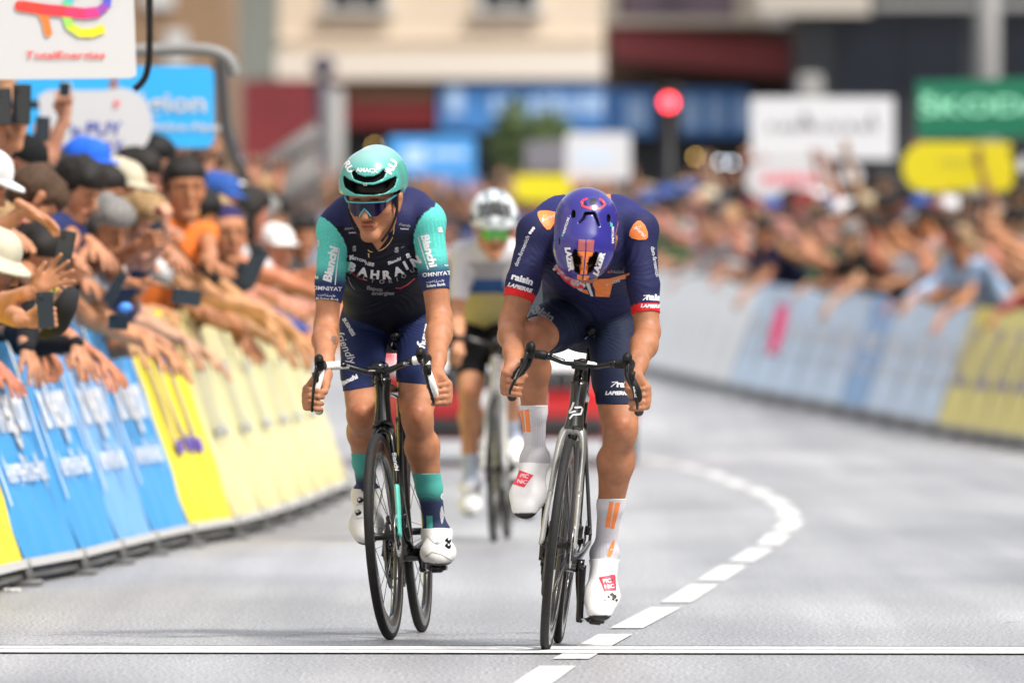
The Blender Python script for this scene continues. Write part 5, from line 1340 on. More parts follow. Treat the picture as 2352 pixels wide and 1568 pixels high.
for i in range(len(LB)-1): place_barrier(lk[i], LB[i], LB[i+1], 'left')
Yc = 92.; rb = [(92., interp(RB_, 92.))]
while Yc < 150:
    X0 = interp(RB_, Yc); sl = (interp(RB_, Yc+1)-X0); Yc += 2.1/math.sqrt(1+sl*sl); rb.append((Yc, interp(RB_, Yc)))
for i in range(len(rb)-1):
    Ym = rb[i][0]; kd = 'yellow' if Ym < 107.6 else ('skyw' if Ym < 113 else 'pale' if Ym < 117 else 'skyw' if Ym < 126 else 'white')
    place_barrier(kd, rb[i], rb[i+1], 'right')
# ------------------------------------------------------------------ buildings, far down the street
def pbox(mb, px0, px1, py0, py1, Y, dep, m, bev=0.):
    a = P(px0, py1, Y); b = P(px1, py0, Y); mb.box(((a.x+b.x)/2, Y+dep/2, (a.z+b.z)/2), (b.x-a.x, dep, b.z-a.z), m, bev=bev)
def wbuild(mb, name, parent): return to_local(mb.build(name), parent)
CREAM = mat('cream_render', (.66, .555, .43), .8, noise=.06, nscale=.6); CREAMB = mat('cream_stone_band', (.72, .66, .58), .8); WINM = mat('window_glass', (.03, .035, .04), .1); SILL = mat('stone_sill', (.48, .47, .45), .8)
BROWN = mat('brown_render', (.26, .16, .09), .85, noise=.1, nscale=.5); GREYG = mat('grey_green_render', (.22, .23, .20), .85, noise=.1, nscale=.5); DARKSH = mat('dark_shop', (.012, .014, .016), .5, noise=.3, nscale=.6)
REDF = mat('dark_red_fascia', (.16, .010, .012), .5, noise=.2, nscale=.8); BLUEF = mat('blue_fascia', (.06, .22, .55), .45, noise=.15, nscale=.7); PALEB = mat('pale_blue_letters', (.42, .60, .85), .5); MAROON = mat('maroon_awning', (.20, .03, .03), .7, noise=.1, nscale=.8)
BRNDK = mat('dark_brown_front', (.11, .055, .028), .7, noise=.3, nscale=.7); DGLASS = mat('dark_blue_glass', (.010, .013, .020), .12); DFR = mat('charcoal_cladding', (.011, .012, .014), .5, noise=.2, nscale=.3); PALEG = mat('pale_grey_paint', (.20, .195, .185), .6)
YB = 265.
r = thing('building', 'cream rendered building with two grey windows above the red and blue shopfronts', 'building', P(1015, 560, YB))
b = MB(); pbox(b, 640, 1392, -900, 118, YB, 14, CREAM); wbuild(b, 'wall', r)
b = MB(); pbox(b, 634, 1398, 118, 182, YB-.35, 14.3, CREAMB); pbox(b, 636, 1396, 84, 92, YB-.12, .11, CREAMB); wbuild(b, 'cornice', r)
for x0, x1 in ((757, 880), (1108, 1228)):
    for y0, y1 in ((-190, 22), (-560, -350)):
        wf = MB(); pbox(wf, x0-16, x0, y0-14, y1, YB-.08, .3, SILL); pbox(wf, x1, x1+16, y0-14, y1, YB-.08, .3, SILL); pbox(wf, x0-24, x1+24, y1, y1+14, YB-.25, .5, SILL); pbox(wf, x0, x1, y0-14, y0, YB-.08, .3, SILL)
        w_ = wbuild(wf, 'window', r); gp = MB(); pbox(gp, x0, x1, y0, y1, YB-.03, .02, WINM); pbox(gp, (x0+x1)/2-3, (x0+x1)/2+3, y0, y1, YB-.05, .015, SILL); o = gp.build('pane'); o.parent = w_
b = MB(); pbox(b, 585, 1392, 182, 640, YB+.6, 12, DARKSH); wbuild(b, 'ground_floor', r)
for x in (760, 1010): b = MB(); pbox(b, x-14, x+14, 182, 640, YB+.3, .29, DFR); wbuild(b, 'pillar', r)
b = MB(); pbox(b, 592, 1000, 188, 292, YB-.2, .7, REDF); pbox(b, 800, 1000, 190, 232, YB-.23, .02, BRNDK); wbuild(b, 'red_shop_fascia', r)
b = MB(); pbox(b, 1008, 1392, 192, 300, YB-.2, .7, BLUEF); wbuild(b, 'blue_shop_fascia', r)
b = MB(); pbox(b, 1030, 1062, 200, 262, YB-.24, .03, PALEB); rr = random.Random(5)
x = 1130
while x < 1380: wd = rr.uniform(10, 22); pbox(b, x, x+wd, 215+rr.uniform(0, 8), 262, YB-.24, .03, PALEB); x += wd+rr.uniform(6, 14)
wbuild(b, 'shop_letters', r)
r = thing('building', 'grey green building between the brown and the cream ones', 'building', P(570, 560, 285)); b = MB(); pbox(b, 505, 655, -900, 640, 285, 12, GREYG); wbuild(b, 'wall', r); b = MB(); pbox(b, 538, 590, -500, -300, 284.9, .09, WINM); wbuild(b, 'window', r)
r = thing('building', 'brown rendered building behind the signs on the left', 'building', P(250, 560, 250)); b = MB(); pbox(b, -600, 512, -900, 700, 250, 14, BROWN); wbuild(b, 'wall', r)
b = MB(); pbox(b, 330, 400, -300, 20, 249.9, .09, SILL); wbuild(b, 'shutter', r); b = MB(); pbox(b, 380, 430, 70, 150, 249.9, .09, SILL); wbuild(b, 'shutter', r)
r = thing('shop_front', 'dark red shop front beyond the grey stair rail', 'shop front', P(640, 560, 240)); b = MB(); pbox(b, 556, 712, 186, 640, 240, 3, REDF); wbuild(b, 'wall', r)
r = thing('building', 'building with maroon awning and pale framed windows above a blue shop band', 'building', P(1600, 560, 245))
b = MB(); pbox(b, 1398, 1832, 196, 640, 246.2, 12, DARKSH); wbuild(b, 'ground_floor', r)
b = MB(); pbox(b, 1398, 1832, -900, 196, 246, 12, BRNDK); wbuild(b, 'wall', r)
b = MB()
a0, a1, a2, a3 = P(1402, 58, 245.8), P(1826, 98, 245.8), P(1820, 172, 244.6), P(1408, 132, 244.6)
b.add([a0, a1, a2, a3, a3+Vector((0, 0, -.05)), a2+Vector((0, 0, -.05))], [(0, 1, 2, 3), (3, 2, 5, 4)], MAROON, False); wbuild(b, 'awning', r)
b = MB(); pbox(b, 1385, 1760, 40, 58, 245.6, .39, CREAM); pbox(b, 1385, 1420, -900, 40, 245.6, .39, CREAM); pbox(b, 1690, 1760, -900, 40, 245.6, .39, CREAM); pbox(b, 1760, 1830, 0, 60, 245.6, .39, CREAMB); wbuild(b, 'window_frame', r)
b = MB(); pbox(b, 1430, 1690, -200, 38, 245.85, .12, mat('curtain_glass', (.20, .13, .16), .3, noise=.5, nscale=1.2)); wbuild(b, 'window', r)
b = MB(); pbox(b, 1398, 1722, 206, 312, 245.4, .7, BLUEF); x = 1440
while x < 1712: wd = rr.uniform(24, 44); pbox(b, x, x+wd, 226, 296, 245.35, .04, PALEB); x += wd+rr.uniform(14, 30)
wbuild(b, 'blue_shop_fascia', r)
r = thing('building', 'dark glass and charcoal building with a pale roof edge on the right', 'building', P(2100, 560, 235))
b = MB(); pbox(b, 1834, 2700, -900, 640, 236, 14, DFR); wbuild(b, 'wall', r)
for x0, x1, y0, y1 in ((1925, 2070, 40, 300), (2075, 2215, 30, 210), (2310, 2500, 30, 200)):
    b = MB(); pbox(b, x0, x1, y0, y1, 235.9, .09, DGLASS); wbuild(b, 'window', r)
b = MB(); pbox(b, 1740, 2000, -20, 34, 235.4, 1, mat('dull_stone_edge', (.36, .32, .27), .8)); pbox(b, 2010, 2700, 2, 22, 235.7, .2, PALEG); wbuild(b, 'roof_edge', r)
b = MB(); pbox(b, 1830, 1890, 170, 330, 234.5, .6, PALEG, .1); wbuild(b, 'column', r)
# unseen houses added on both sides and behind the photographer to block low sky
def house(label, x0, x1, y0, y1, h, m_, face):
    r_ = thing('building', label, 'building', ((x0+x1)/2, (y0+y1)/2, 0)); t = MB(); t.box(((x0+x1)/2, (y0+y1)/2, h/2-1), (x1-x0, y1-y0, h+2), m_); wbuild(t, 'wall', r_)
    n = int((y1-y0)/3.2) if face in 'LR' else int((x1-x0)/3.2)
    t = MB(); t.box(((x0+x1)/2, (y0+y1)/2, h+.15), (x1-x0+.6, y1-y0+.6, .3), CREAMB); wbuild(t, 'roof_edge', r_)
    for fl_ in range(2):
        for i in range(n):
            t = MB(); z = 4.6+fl_*3.1
            if face == 'L': t.box((x1+.01, y0+1.6+i*3.2, z), (.08, 1.1, 1.7), WINM)
            elif face == 'R': t.box((x0-.01, y0+1.6+i*3.2, z), (.08, 1.1, 1.7), WINM)
            else: t.box((x0+1.6+i*3.2, y1+.01, z), (1.1, .08, 1.7), WINM)
            wbuild(t, 'window', r_)
for i, (a, b_, h, m_) in enumerate(((-60, -20, 13, CREAM), (-20, 15, 12, BROWN), (15, 48, 14, CREAM), (48, 80, 12, GREYG), (80, 118, 13, BROWN))):
    house('house number %s on the left pavement, added outside the picture' % ordn(i), -26, -13.5, a, b_-.4, h, m_, 'L'); house('house number %s on the right pavement, added outside the picture' % ordn(i), 15.5, 27, a+3, b_+2.6, h-1, (BROWN, CREAM, GREYG, BROWN, CREAM)[i], 'R')
house('wide unseen house added behind the photographer', -24, 26, -76, -62, 16, BROWN, 'B')
# street furniture
def post(name, label, cat, px, py0, Y, wpx, m, py1=None, extra=None):
    r_ = thing(name, label, cat, P(px, 704, Y)*0+Vector((P(px, 0, Y).x, Y, gz(Y)))); t = MB(); rad = wpx*Y/FPX/2; top = P(px, py0, Y)
    t.cyl((top.x, Y, gz(Y)), (top.x, Y, top.z), rad, m, 14); t.cyl((top.x, Y, gz(Y)), (top.x, Y, gz(Y)+.3), rad*1.5, m, 14); wbuild(t, 'post', r_)
    return r_
PURD = mat('dark_purple_paint', (.035, .025, .045), .5)
r = post('lamp_post', 'dark lamp post in front of the dark red shop', 'lamp post', 742, 150, 215, 30, PURD); t = MB(); a = P(742, 150, 215); t.ell((a.x, 215, a.z), (.22, .22, .16), PURD); wbuild(t, 'lamp_head', r)
post('pole', 'pale grey pole standing in front of the red shop fascia', 'pole', 768, 205, 205, 44, PALEG)
r = post('lamp_post', 'tall pale grey pole rising above the green sign', 'lamp post', 2268, -400, 190, 56, PALEG)
# traffic light
r = post('traffic_light', 'traffic light showing red in the middle of the street', 'traffic light', 1536, 262, 150, 22, CARB)
t = MB(); a = P(1536, 236, 150); t.box((a.x, 150.1, a.z-.12), (.30, .2, .62), CARB, bev=.04); wbuild(t, 'housing', r)
t = MB(); t.lathe([(.0, -.018), (.05, -.016), (.08, 0), (.085, .02)], mat('red_lamp', (.6, .02, .02), .3, emit=(1., .045, .06), estr=3.), 24, 'y', (a.x, 149.97, a.z)); wbuild(t, 'lens', r)
GOLDL = mat('gold_lamp', (.5, .3, .05), .4, emit=(1., .62, .16), estr=2.6); WHL = mat('white_lamp', (.5, .5, .5), .4, emit=(.85, .9, 1.), estr=3.); TEALL = mat('teal_lamp', (.1, .5, .4), .4, emit=(.35, .9, .72), estr=1.4)
for px, py, Y, m_, lb in ((860, 335, 262, GOLDL, 'small golden lamp above the celeste helmet'), (1597, 360, 243, GOLDL, 'small golden lamp below the blue shop band'), (1716, 352, 243, GOLDL, 'small golden lamp beside the white board'), (1681, 374, 243, WHL, 'small white lamp left of the white board'), (1655, 372, 243, WHL, 'faint white lamp beside the brighter white one'), (588, 380, 120, TEALL, 'round teal lamp near the grey stair rail')):
    q = P(px, py, Y); r = thing('lamp', lb, 'lamp', q); rad = .035 if Y > 200 else .022
    t = MB(); t.ell(q, (rad, rad, rad), m_, 12); wbuild(t, 'bulb', r); t = MB(); t.cyl(q+Vector((0, .04, 0)), q+Vector((0, .30, .05)), .03, CARB, 8); wbuild(t, 'bracket', r)
RAILM = mat('rail_grey', (.11, .10, .095), .6)
# stair rail
r = thing('stair_rail', 'grey metal stair with handrails behind the left crowd', 'stair', P(620, 500, 130)); t = MB()
for dy, th in ((0, .10), (45, .07), (85, .16)): t.sweep([P(520, 452+dy, 130), P(625, 375+dy, 130), P(735, 300+dy, 130)], th, RAILM, 8)
for i in range(7): x = 530+i*33; t.sweep([P(x, 446-(x-530)*.70, 130), P(x, 640, 130)], .03, RAILM, 6)
wbuild(t, 'railing', r)
# plants
LEAFM = mat('leaf_green', (.095, .14, .045), .6, noise=.4, nscale=4); BARK = mat('bark', (.06, .045, .03), .9)
def shrub(label, px, py, Y, rx, rz, n, seed):
    r_ = thing('tree', label, 'tree', Vector((P(px, 0, Y).x, Y, gz(Y)))); rg = random.Random(seed); V = []; F = []; c = P(px, py, Y)
    for i in range(n):
        while True:
            u = Vector((rg.uniform(-1, 1), rg.uniform(-1, 1), rg.uniform(-1, 1)))
            if .25 < u.length < 1 and (math.sin(u.x*5+seed)+math.sin(u.z*6)+rg.uniform(-1.2, 1.2) > -.6): break
        q = c+Vector((u.x*rx*(1-.35*max(u.z, 0)), u.y*rx, u.z*rz)); a = Vector((rg.uniform(-1, 1), rg.uniform(-1, 1), rg.uniform(-1, 1))).normalized()*rg.uniform(.05, .11); b_ = a.cross(Vector((rg.uniform(-1, 1), rg.uniform(-1, 1), 1))).normalized()*.035
        k = len(V); V += [q-a, q+b_, q+a, q-b_]; F.append((k, k+1, k+2, k+3))
    to_local(mesh_obj('crown', V, F, LEAFM, smooth=False), r_)
    t = MB(); t.sweep([(c.x, Y, gz(Y)), (c.x+.03, Y, (gz(Y)+c.z)/2), (c.x, Y, c.z+rz*.4)], [(.07, .07), (.05, .05), (.02, .02)], BARK, 8, n=3)
    for i in range(5): t.sweep([(c.x, Y, c.z-rz*.4+i*.15), (c.x+rx*.7*math.cos(i*2.2), Y+rx*.7*math.sin(i*2.2), c.z+i*.15)], [(.025, .025), (.008, .008)], BARK, 6)
    wbuild(t, 'trunk', r_)
shrub('leafy green tree in front of the blue shop front', 1192, 345, 225, .62, .95, 2600, 3)
shrub('small green shrub right of the leafy tree', 1260, 300, 230, .45, .35, 900, 8)
# ------------------------------------------------------------------ signs above the crowd
WB_ = mat('sign_white', (.60, .60, .61), .4); SKYB = mat('sign_sky_blue', (.035, .42, .86), .4); REDT = mat('sign_red', (.80, .10, .09), .5); GRNS = mat('sign_green', (.008, .16, .085), .4); GRNT = mat('sign_mint', (.34, .86, .58), .4); YELS = mat('sign_yellow', (.68, .58, .01), .4); GRYT = mat('sign_grey', (.20, .20, .21), .5); BLUT = mat('sign_navy_text', (.06, .09, .45), .5)
def sign(name, label, pts, Y, m, th=.03, posts=(), pm=CARB, cat='sign'):
    """flat board whose outline is given in picture rows/columns at distance Y, with its own thickness and posts to the ground"""
    cx = sum(a for a, b in pts)/len(pts); r_ = thing(name, label, cat, Vector((P(cx, 0, Y).x, Y, gz(Y)))); t = MB(); q = [P(x, y_, Y) for x, y_ in pts]; k = len(q)
    V = q+[v+Vector((0, th, 0)) for v in q]; F = [tuple(range(k)), tuple(range(2*k-1, k-1, -1))]+[(i, (i+1) % k, k+(i+1) % k, k+i) for i in range(k)]
    t.add(V, F, m, False); bd = wbuild(t, 'board', r_)
    for x, top in posts:
        t = MB(); a = P(x, top, Y); t.cyl((a.x, Y+th+.03, gz(Y)), (a.x, Y+th+.03, a.z), .02, pm, 8); wbuild(t, 'post', r_)
    return r_, bd
def rrect(x0, y0, x1, y1, r, n=5, cor=(1, 1, 1, 1)):
    p = []
    for k, (cx, cy, a0) in enumerate(((x1-r, y0+r, -90), (x1-r, y1-r, 0), (x0+r, y1-r, 90), (x0+r, y0+r, 180))):
        if cor[k]: p += [(cx+r*math.cos(R(a0+90*i/n)), cy+r*math.sin(R(a0+90*i/n))) for i in range(n+1)]
        else: p.append(((x1, y0), (x1, y1), (x0, y1), (x0, y0))[k])
    return p
def sign_text(bd, items, Y, off=.006):
    t = MB()
    for it in items:
        if it[0] == 'T':
            _, s, px, py, size, w__, m_, rot = it; V, F = text_polys(s, .02, .6); k = Y/FPX; a = R(rot)
            t.add([P(px+(x*w__*math.cos(a)-y_*math.sin(a))*size, py-(x*w__*math.sin(a)+y_*math.cos(a))*size, Y)+Vector((0, -off, 0)) for x, y_ in V], F, m_, False)
        else:
            _, pts, m_ = it; t.add([P(x, y_, Y)+Vector((0, -off, 0)) for x, y_ in pts], [tuple(range(len(pts)))], m_, False)
    return to_local_child(t.build('lettering', smooth=False), bd)
def to_local_child(o, par):
    o.parent = par; W = par.parent.matrix_basis @ par.matrix_parent_inverse @ par.matrix_basis; o.matrix_parent_inverse = W.inverted(); return o
# white board with the multicoloured ribbon logo
r, bd = sign('sign_board', 'white board with multicoloured ribbon logo at the top left', [(-70, -90), (305, -80), (313, 174), (300, 180), (-70, 184)], 50., WB_, posts=())
cols_ = [(.80, .06, .04), (.82, .05, .07), (.80, .05, .15), (.75, .05, .25), (.35, .08, .45), (.10, .12, .65), (.04, .25, .80), (.05, .40, .85), (.06, .50, .80), (.10, .55, .65), (.15, .62, .30), (.35, .70, .12), (.62, .75, .06), (.85, .74, .03), (.88, .72, .03)]
pth = [(46, 14), (100, 22), (150, 27), (195, 32), (226, 28), (245, 12), (248, -8), (232, -24), (200, -30), (172, -20), (156, 4), (152, 34), (160, 60), (184, 76), (212, 76), (240, 66)]
t = MB()
for i in range(len(pth)-1):
    m_ = mat('logo_ribbon_%d' % i, cols_[i], .4); d_ = Vector((pth[i+1][0]-pth[i][0], pth[i+1][1]-pth[i][1])).normalized(); e_ = Vector((pth[min(i+2, len(pth)-1)][0]-pth[i][0], pth[min(i+2, len(pth)-1)][1]-pth[i][1])).normalized(); s_ = Vector((pth[i+1][0]-pth[max(i-1, 0)][0], pth[i+1][1]-pth[max(i-1, 0)][1])).normalized()
    hw = 10.5 if i > 3 else 12.5
    q = [(pth[i][0]-s_.y*hw, pth[i][1]+s_.x*hw), (pth[i][0]+s_.y*hw, pth[i][1]-s_.x*hw), (pth[i+1][0]+e_.y*hw, pth[i+1][1]-e_.x*hw), (pth[i+1][0]-e_.y*hw, pth[i+1][1]+e_.x*hw)]
    off = .006+.0004*(i if i < 6 else 0); t.add([P(x, y_, 50.)+Vector((0, -off, 0)) for x, y_ in q], [(0, 1, 2, 3)], m_, False)
t.add([P(x, y_, 50.)+Vector((0, -.0055, 0)) for x, y_ in ((84, 28), (120, 32), (112, 42), (121, 78), (112, 86), (103, 80), (96, 50))], [(0, 1, 2, 3, 4, 5, 6)], mat('logo_orange', (.85, .22, .05), .4), False)
t.add([P(46-12.5*math.sin(a), 14-12.5*math.cos(a), 50.)+Vector((0, -.0052, 0)) for a in [math.pi*i/8 for i in range(9)]], [tuple(range(9))], mat('logo_ribbon_0'), False)
V, F = text_polys('TotalEnergies', .02, .6); t.add([P(150+x*17*1.43, 128-y_*17, 50.)+Vector((0, -.006, 0)) for x, y_ in V], F, REDT, False)
to_local_child(t.build('lettering', smooth=False), bd)
def tube_frame(label, pts, Y, rad, m):
    r_ = thing('hanging_rail', label, 'rail', P(pts[-1][0], pts[-1][1], Y)); t = MB(); t.sweep([P(x, y_, Y) for x, y_ in pts], rad, m, 12, n=5); wbuild(t, 'tube', r_); return r_
tube_frame('black tube frame curving round the corner of the white logo board', [(345, -300), (344, 0), (343, 120), (338, 165), (326, 190), (308, 206)], 51., .013, CARB)
tube_frame('pale grey thick tube frame arching over the blue sign', [(200, 118), (330, 116), (450, 114), (505, 124), (532, 148), (540, 175)], 60., .030, PALEG)
tube_frame('dark leg of the sign frame right of the blue sign', [(505, 130), (512, 220), (518, 290), (540, 360), (560, 430), (565, 900)], 79., .040, mat('dark_grey_tube', (.05, .05, .055), .5))
r, bd = sign('sign_board', 'sky blue board with white lettering behind the white oval sign', rrect(28, 152, 492, 340, 22), 66., SKYB, posts=())
sign_text(bd, [('T', 'la Région', 330, 238, 46, 1.25, WB_, 0), ('T', 'Auvergne-Rhône-Alpes', 360, 292, 19, 1.2, WB_, 0)], 66.)
r, bd = sign('sign_board', 'white sign with rounded end reading the town name in blue', rrect(88, 208, 240, 365, 10, cor=(0, 0, 1, 1))[0:0]+[(88, 220), (110, 208), (235, 208)]+[(275+75*math.cos(R(a)), 284+82*math.sin(R(a))) for a in range(-90, 91, 15)]+[(120, 368), (98, 340)], 62., WB_, posts=())
sign_text(bd, [('T', 'le', 176, 300, 26, 1.0, BLUT, 0), ('T', 'PUY', 240, 297, 30, 1.1, BLUT, 0), ('T', 'en VELAY', 205, 338, 28, 1.0, BLUT, 0), ('Q', [(132, 292), (146, 288), (152, 302), (140, 314), (130, 306)], mat('sign_lime', (.35, .65, .15), .5)), ('Q', [(262, 232), (275, 232), (272, 246), (262, 246)], REDT)], 62.)
# the left boards hang from cross-bars on posts standing behind the crowd
for Y, py, lb in ((50., -60, 'black hanging rail carrying the white logo board'), (66., 170, 'black hanging rail carrying the sky blue board'), (62., 240, 'black hanging rail carrying the white town sign')):
    r_ = thing('hanging_rail', lb, 'rail', Vector((-3.4, Y+.05, 0))); t = MB(); z = P(0, py, Y).z; xr = P(200, py, Y).x
    t.sweep([(-3.4, Y+.06, 0), (-3.4, Y+.06, z-.1), (-3.3, Y+.06, z), (xr, Y+.06, z)], .02, CARB, 10); wbuild(t, 'tube', r_)
# right-hand signs
r, bd = sign('sign_board', 'large white board with faint grey marks above the right crowd', rrect(1725, 224, 2053, 366, 5), 150., WB_, posts=((1760, 366), (2010, 366)))
rr = random.Random(9); it = []; x = 1765
while x < 2010: wd = rr.uniform(7, 15); it.append(('Q', [(x, 284+rr.uniform(-5, 4)), (x+wd, 284+rr.uniform(-5, 4)), (x+wd, 302), (x, 302)], GRYT)); x += wd+rr.uniform(5, 14)
it.append(('Q', [(1838, 262), (1852, 258), (1866, 290), (1852, 296)], GRYT)); it.append(('Q', [(2000, 258), (2008, 256), (2006, 290), (1998, 290)], GRYT)); sign_text(bd, it, 150.)
r, bd = sign('sign_board', 'rounded pinkish white sign with red marks below the large white board', rrect(1714, 368, 1908, 456, 40, 8), 135., WB_, posts=((1760, 456),))
it = []; x = 1750
while x < 1870: wd = rr.uniform(8, 16); it.append(('Q', [(x, 398), (x+wd, 398), (x+wd, 424), (x, 424)], mat('sign_rose', (.80, .20, .24), .5))); x += wd+rr.uniform(3, 7)
sign_text(bd, it, 135.)
r, bd = sign('sign_board', 'black sign with a white round mark beside the rounded sign', rrect(1905, 366, 2005, 450, 6), 140., CARB, posts=((1950, 450),)); sign_text(bd, [('Q', [(1955+26*math.cos(a), 404+26*math.sin(a)) for a in [i*math.pi/8 for i in range(16)]], WB_)], 140.)
r, bd = sign('sign_board', 'dark green board with mint lettering at the right edge', [(2104, 186), (2500, 176), (2500, 312), (2108, 318)], 122., GRNS, posts=((2150, 316), (2420, 312)))
sign_text(bd, [('T', 'ŠKODA', 2262, 246, 42, 1.55, GRNT, 1)], 122.)
r, bd = sign('sign_board', 'yellow sign with rounded left end under the green board', [(2325, 328), (2318, 350), (2330, 380), (2326, 438), (2290, 440), (2268, 432)]+[(2130+58*math.cos(R(a)), 384+58*math.sin(R(a))) for a in range(90, 271, 15)], 120., YELS, posts=((2140, 440), (2290, 440)))
it = []; x = 2158
while x < 2245: wd = rr.uniform(6, 12); it.append(('Q', [(x, 366), (x+wd, 366), (x+wd, 380), (x, 380)], mat('sign_olive', (.45, .40, .05), .5))); x += wd+rr.uniform(5, 9)
sign_text(bd, it, 120.)
r, bd = sign('sign_board', 'black round sign with white centre cut by the right edge', [(2356+44*math.cos(R(a)), 380+44*math.sin(R(a))) for a in range(0, 360, 20)], 121., CARB, posts=((2356, 424),)); sign_text(bd, [('Q', [(2352+14*math.cos(R(a)), 378+22*math.sin(R(a))) for a in range(0, 360, 30)], WB_)], 121.)
r, bd = sign('sign_board', 'white rounded board left of the red traffic light', rrect(1300, 306, 1448, 414, 12), 160., WB_, posts=((1330, 414), (1420, 414))); sign_text(bd, [('Q', [(1325, 350), (1400, 350), (1400, 372), (1325, 372)], mat('sign_ice', (.55, .68, .85), .5))], 160.)
sign('sign_board', 'small grey board beside the white rounded board', rrect(1206, 324, 1300, 392, 4), 165., mat('sign_mid_grey', (.17, .16, .18), .6), posts=((1250, 392),))
r, bd = sign('sign_board', 'sky blue board right of the celeste helmet', rrect(893, 314, 1092, 404, 8), 170., mat('sign_blue_mid', (.07, .30, .66), .4), posts=((930, 404), (1060, 404))); sign_text(bd, [('Q', [(930, 338), (975, 334), (980, 380), (925, 380)], PALEB), ('Q', [(990, 345), (1070, 345), (1070, 362), (990, 362)], PALEB)], 170.)
sign('sign_board', 'yellow rounded sign behind the third cyclist', rrect(1182, 402, 1312, 462, 22), 150., YELS, posts=((1245, 460),))
sign('sign_board', 'deep blue panel below the sky blue board', rrect(1010, 400, 1098, 452, 4), 175., BLUEF, posts=((1050, 450),))
# ------------------------------------------------------------------ red car behind the riders
def car():
    RED = mat('car_red', (.55, .012, .015), .25, coat=.8); CW = mat('car_white', (.75, .74, .74), .3, coat=.6); GL = mat('car_glass', (.02, .025, .03), .06); PL = mat('car_plastic', (.015, .015, .016), .6)
    r_ = thing('car', 'red car with a white bonnet following the riders', 'car', (P(1160, 0, 89).x, 89, 0))
    st = [(0., .70, .30, .62, .62, .66), (.10, .84, .20, .70, .70, .70), (.35, .90, .18, .80, .82, .74), (.9, .92, .18, .90, .93, .76), (1.15, .92, .18, .95, .97, .74), (1.75, .92, .18, .98, 1.42, .60), (2.3, .92, .18, 1.0, 1.50, .60), (3.2, .92, .18, 1.0, 1.50, .60), (3.9, .92, .2, 1.02, 1.38, .58), (4.3, .90, .22, 1.02, 1.10, .62), (4.5, .84, .3, .9, .95, .62)]
    V = []; F = []; M_ = []; k = 11
    for (y_, hw, zb, zbelt, zt, rw) in st:
        h = [(0, zb), (hw*.9, zb), (hw, zb+.12), (hw*1.0, (zb+zbelt)/2), (hw*.97, zbelt)]
        if zt-zbelt > .15: h += [(rw+(hw-rw)*.45, zbelt+(zt-zbelt)*.55), (rw+.02, zt-.05), (rw*.7, zt), (0, zt+.01)]
        else: h += [(hw*.85, zt), (rw*.9, zt+.005), (rw*.5, zt+.02), (0, zt+.025)]
        k = len(h)
        for s in (1, -1):
            for (a, z_) in h: V.append((s*a, y_, z_))
    mb = MB(); n2 = 2*k; gl = MB()
    for i in range(len(st)-1):
        for s in (0, 1):
            for j in range(k-1):
                a = i*n2+s*k+j; f = (a, a+1, a+n2+1, a+n2)
                if s: f = f[::-1]
                wide = st[i][4]-st[i][3] > .15 or st[i+1][4]-st[i+1][3] > .15
                glass = wide and (j in (4, 5) or (j in (6, 7) and (i in (4, 8, 9)))) and i < 9
                (gl if glass else mb).add([V[q] for q in f], [(0, 1, 2, 3)], GL if glass else (CW if (j >= 5 and i < 4) else RED), True)
    mb.add([V[q] for q in range(k)]+[V[q] for q in range(2*k-1, k-1, -1)], [tuple(range(2*k))], RED); e = (len(st)-1)*n2; mb.add([V[e+q] for q in range(k)]+[V[e+q] for q in range(2*k-1, k-1, -1)], [tuple(range(2*k))], RED)
    mb.build('body', parent=r_); gl.build('windows', parent=r_)
    t = MB(); t.box((0, -.015, .60), (1.0, .04, .13), PL, bev=.015)
    for i in range(9): t.box((-.44+i*.11, -.04, .60), (.012, .02, .11), STEEL)
    t.build('grille', parent=r_)
    t = MB(); t.box((0, -.03, .27), (1.35, .05, .12), PL, bev=.02); t.build('lower_intake', parent=r_)
    t = MB(); t.box((0, -.05, .46), (.52, .015, .11), CW, bev=.004); t.build('number_plate', parent=r_)
    for s in (-1, 1):
        t = MB(); t.sweep([(s*.56, .0, .64), (s*.72, .045, .66), (s*.86, .19, .69)], [(.05, .045), (.06, .05), (.03, .03)], mat('headlight', (.6, .62, .65), .1, coat=1.), 12, n=4); t.build('headlight', parent=r_)
        t = MB(); t.ell((s*.96, 1.45, 1.0), (.07, .06, .06), RED); t.box((s*.90, 1.45, .97), (.1, .04, .03), PL); t.build('wing_mirror', parent=r_)
        for y_ in (.85, 3.5):
            w_ = MB(); w_.lathe([(.20, -.1), (.31, -.1), (.325, -.07), (.325, .07), (.31, .1), (.20, .1)], RUB, 32, 'x', (s*.80, y_, .325), closed=True); wo = w_.build('wheel', parent=r_)
            w_ = MB(); w_.lathe([(0, .09), (.05, .1), (.19, .085), (.21, .1), (.21, -.1), (0, -.1)], STEEL, 20, 'x', (s*.80, y_, .325)) if s > 0 else w_.lathe([(0, -.09), (.05, -.1), (.19, -.085), (.21, -.1), (.21, .1), (0, .1)], STEEL, 20, 'x', (s*.80, y_, .325)); w_.build('rim', parent=wo)
    t = MB(); t.box((0, 1.62, 1.2), (.01, .01, .01), PL); 
    for s in (-1, 1): t.sweep([(s*.1-.2*s, 1.2, 1.0), (s*.45, 1.22, 1.02)], .008, PL, 6)
    t.build('wipers', parent=r_)
car()
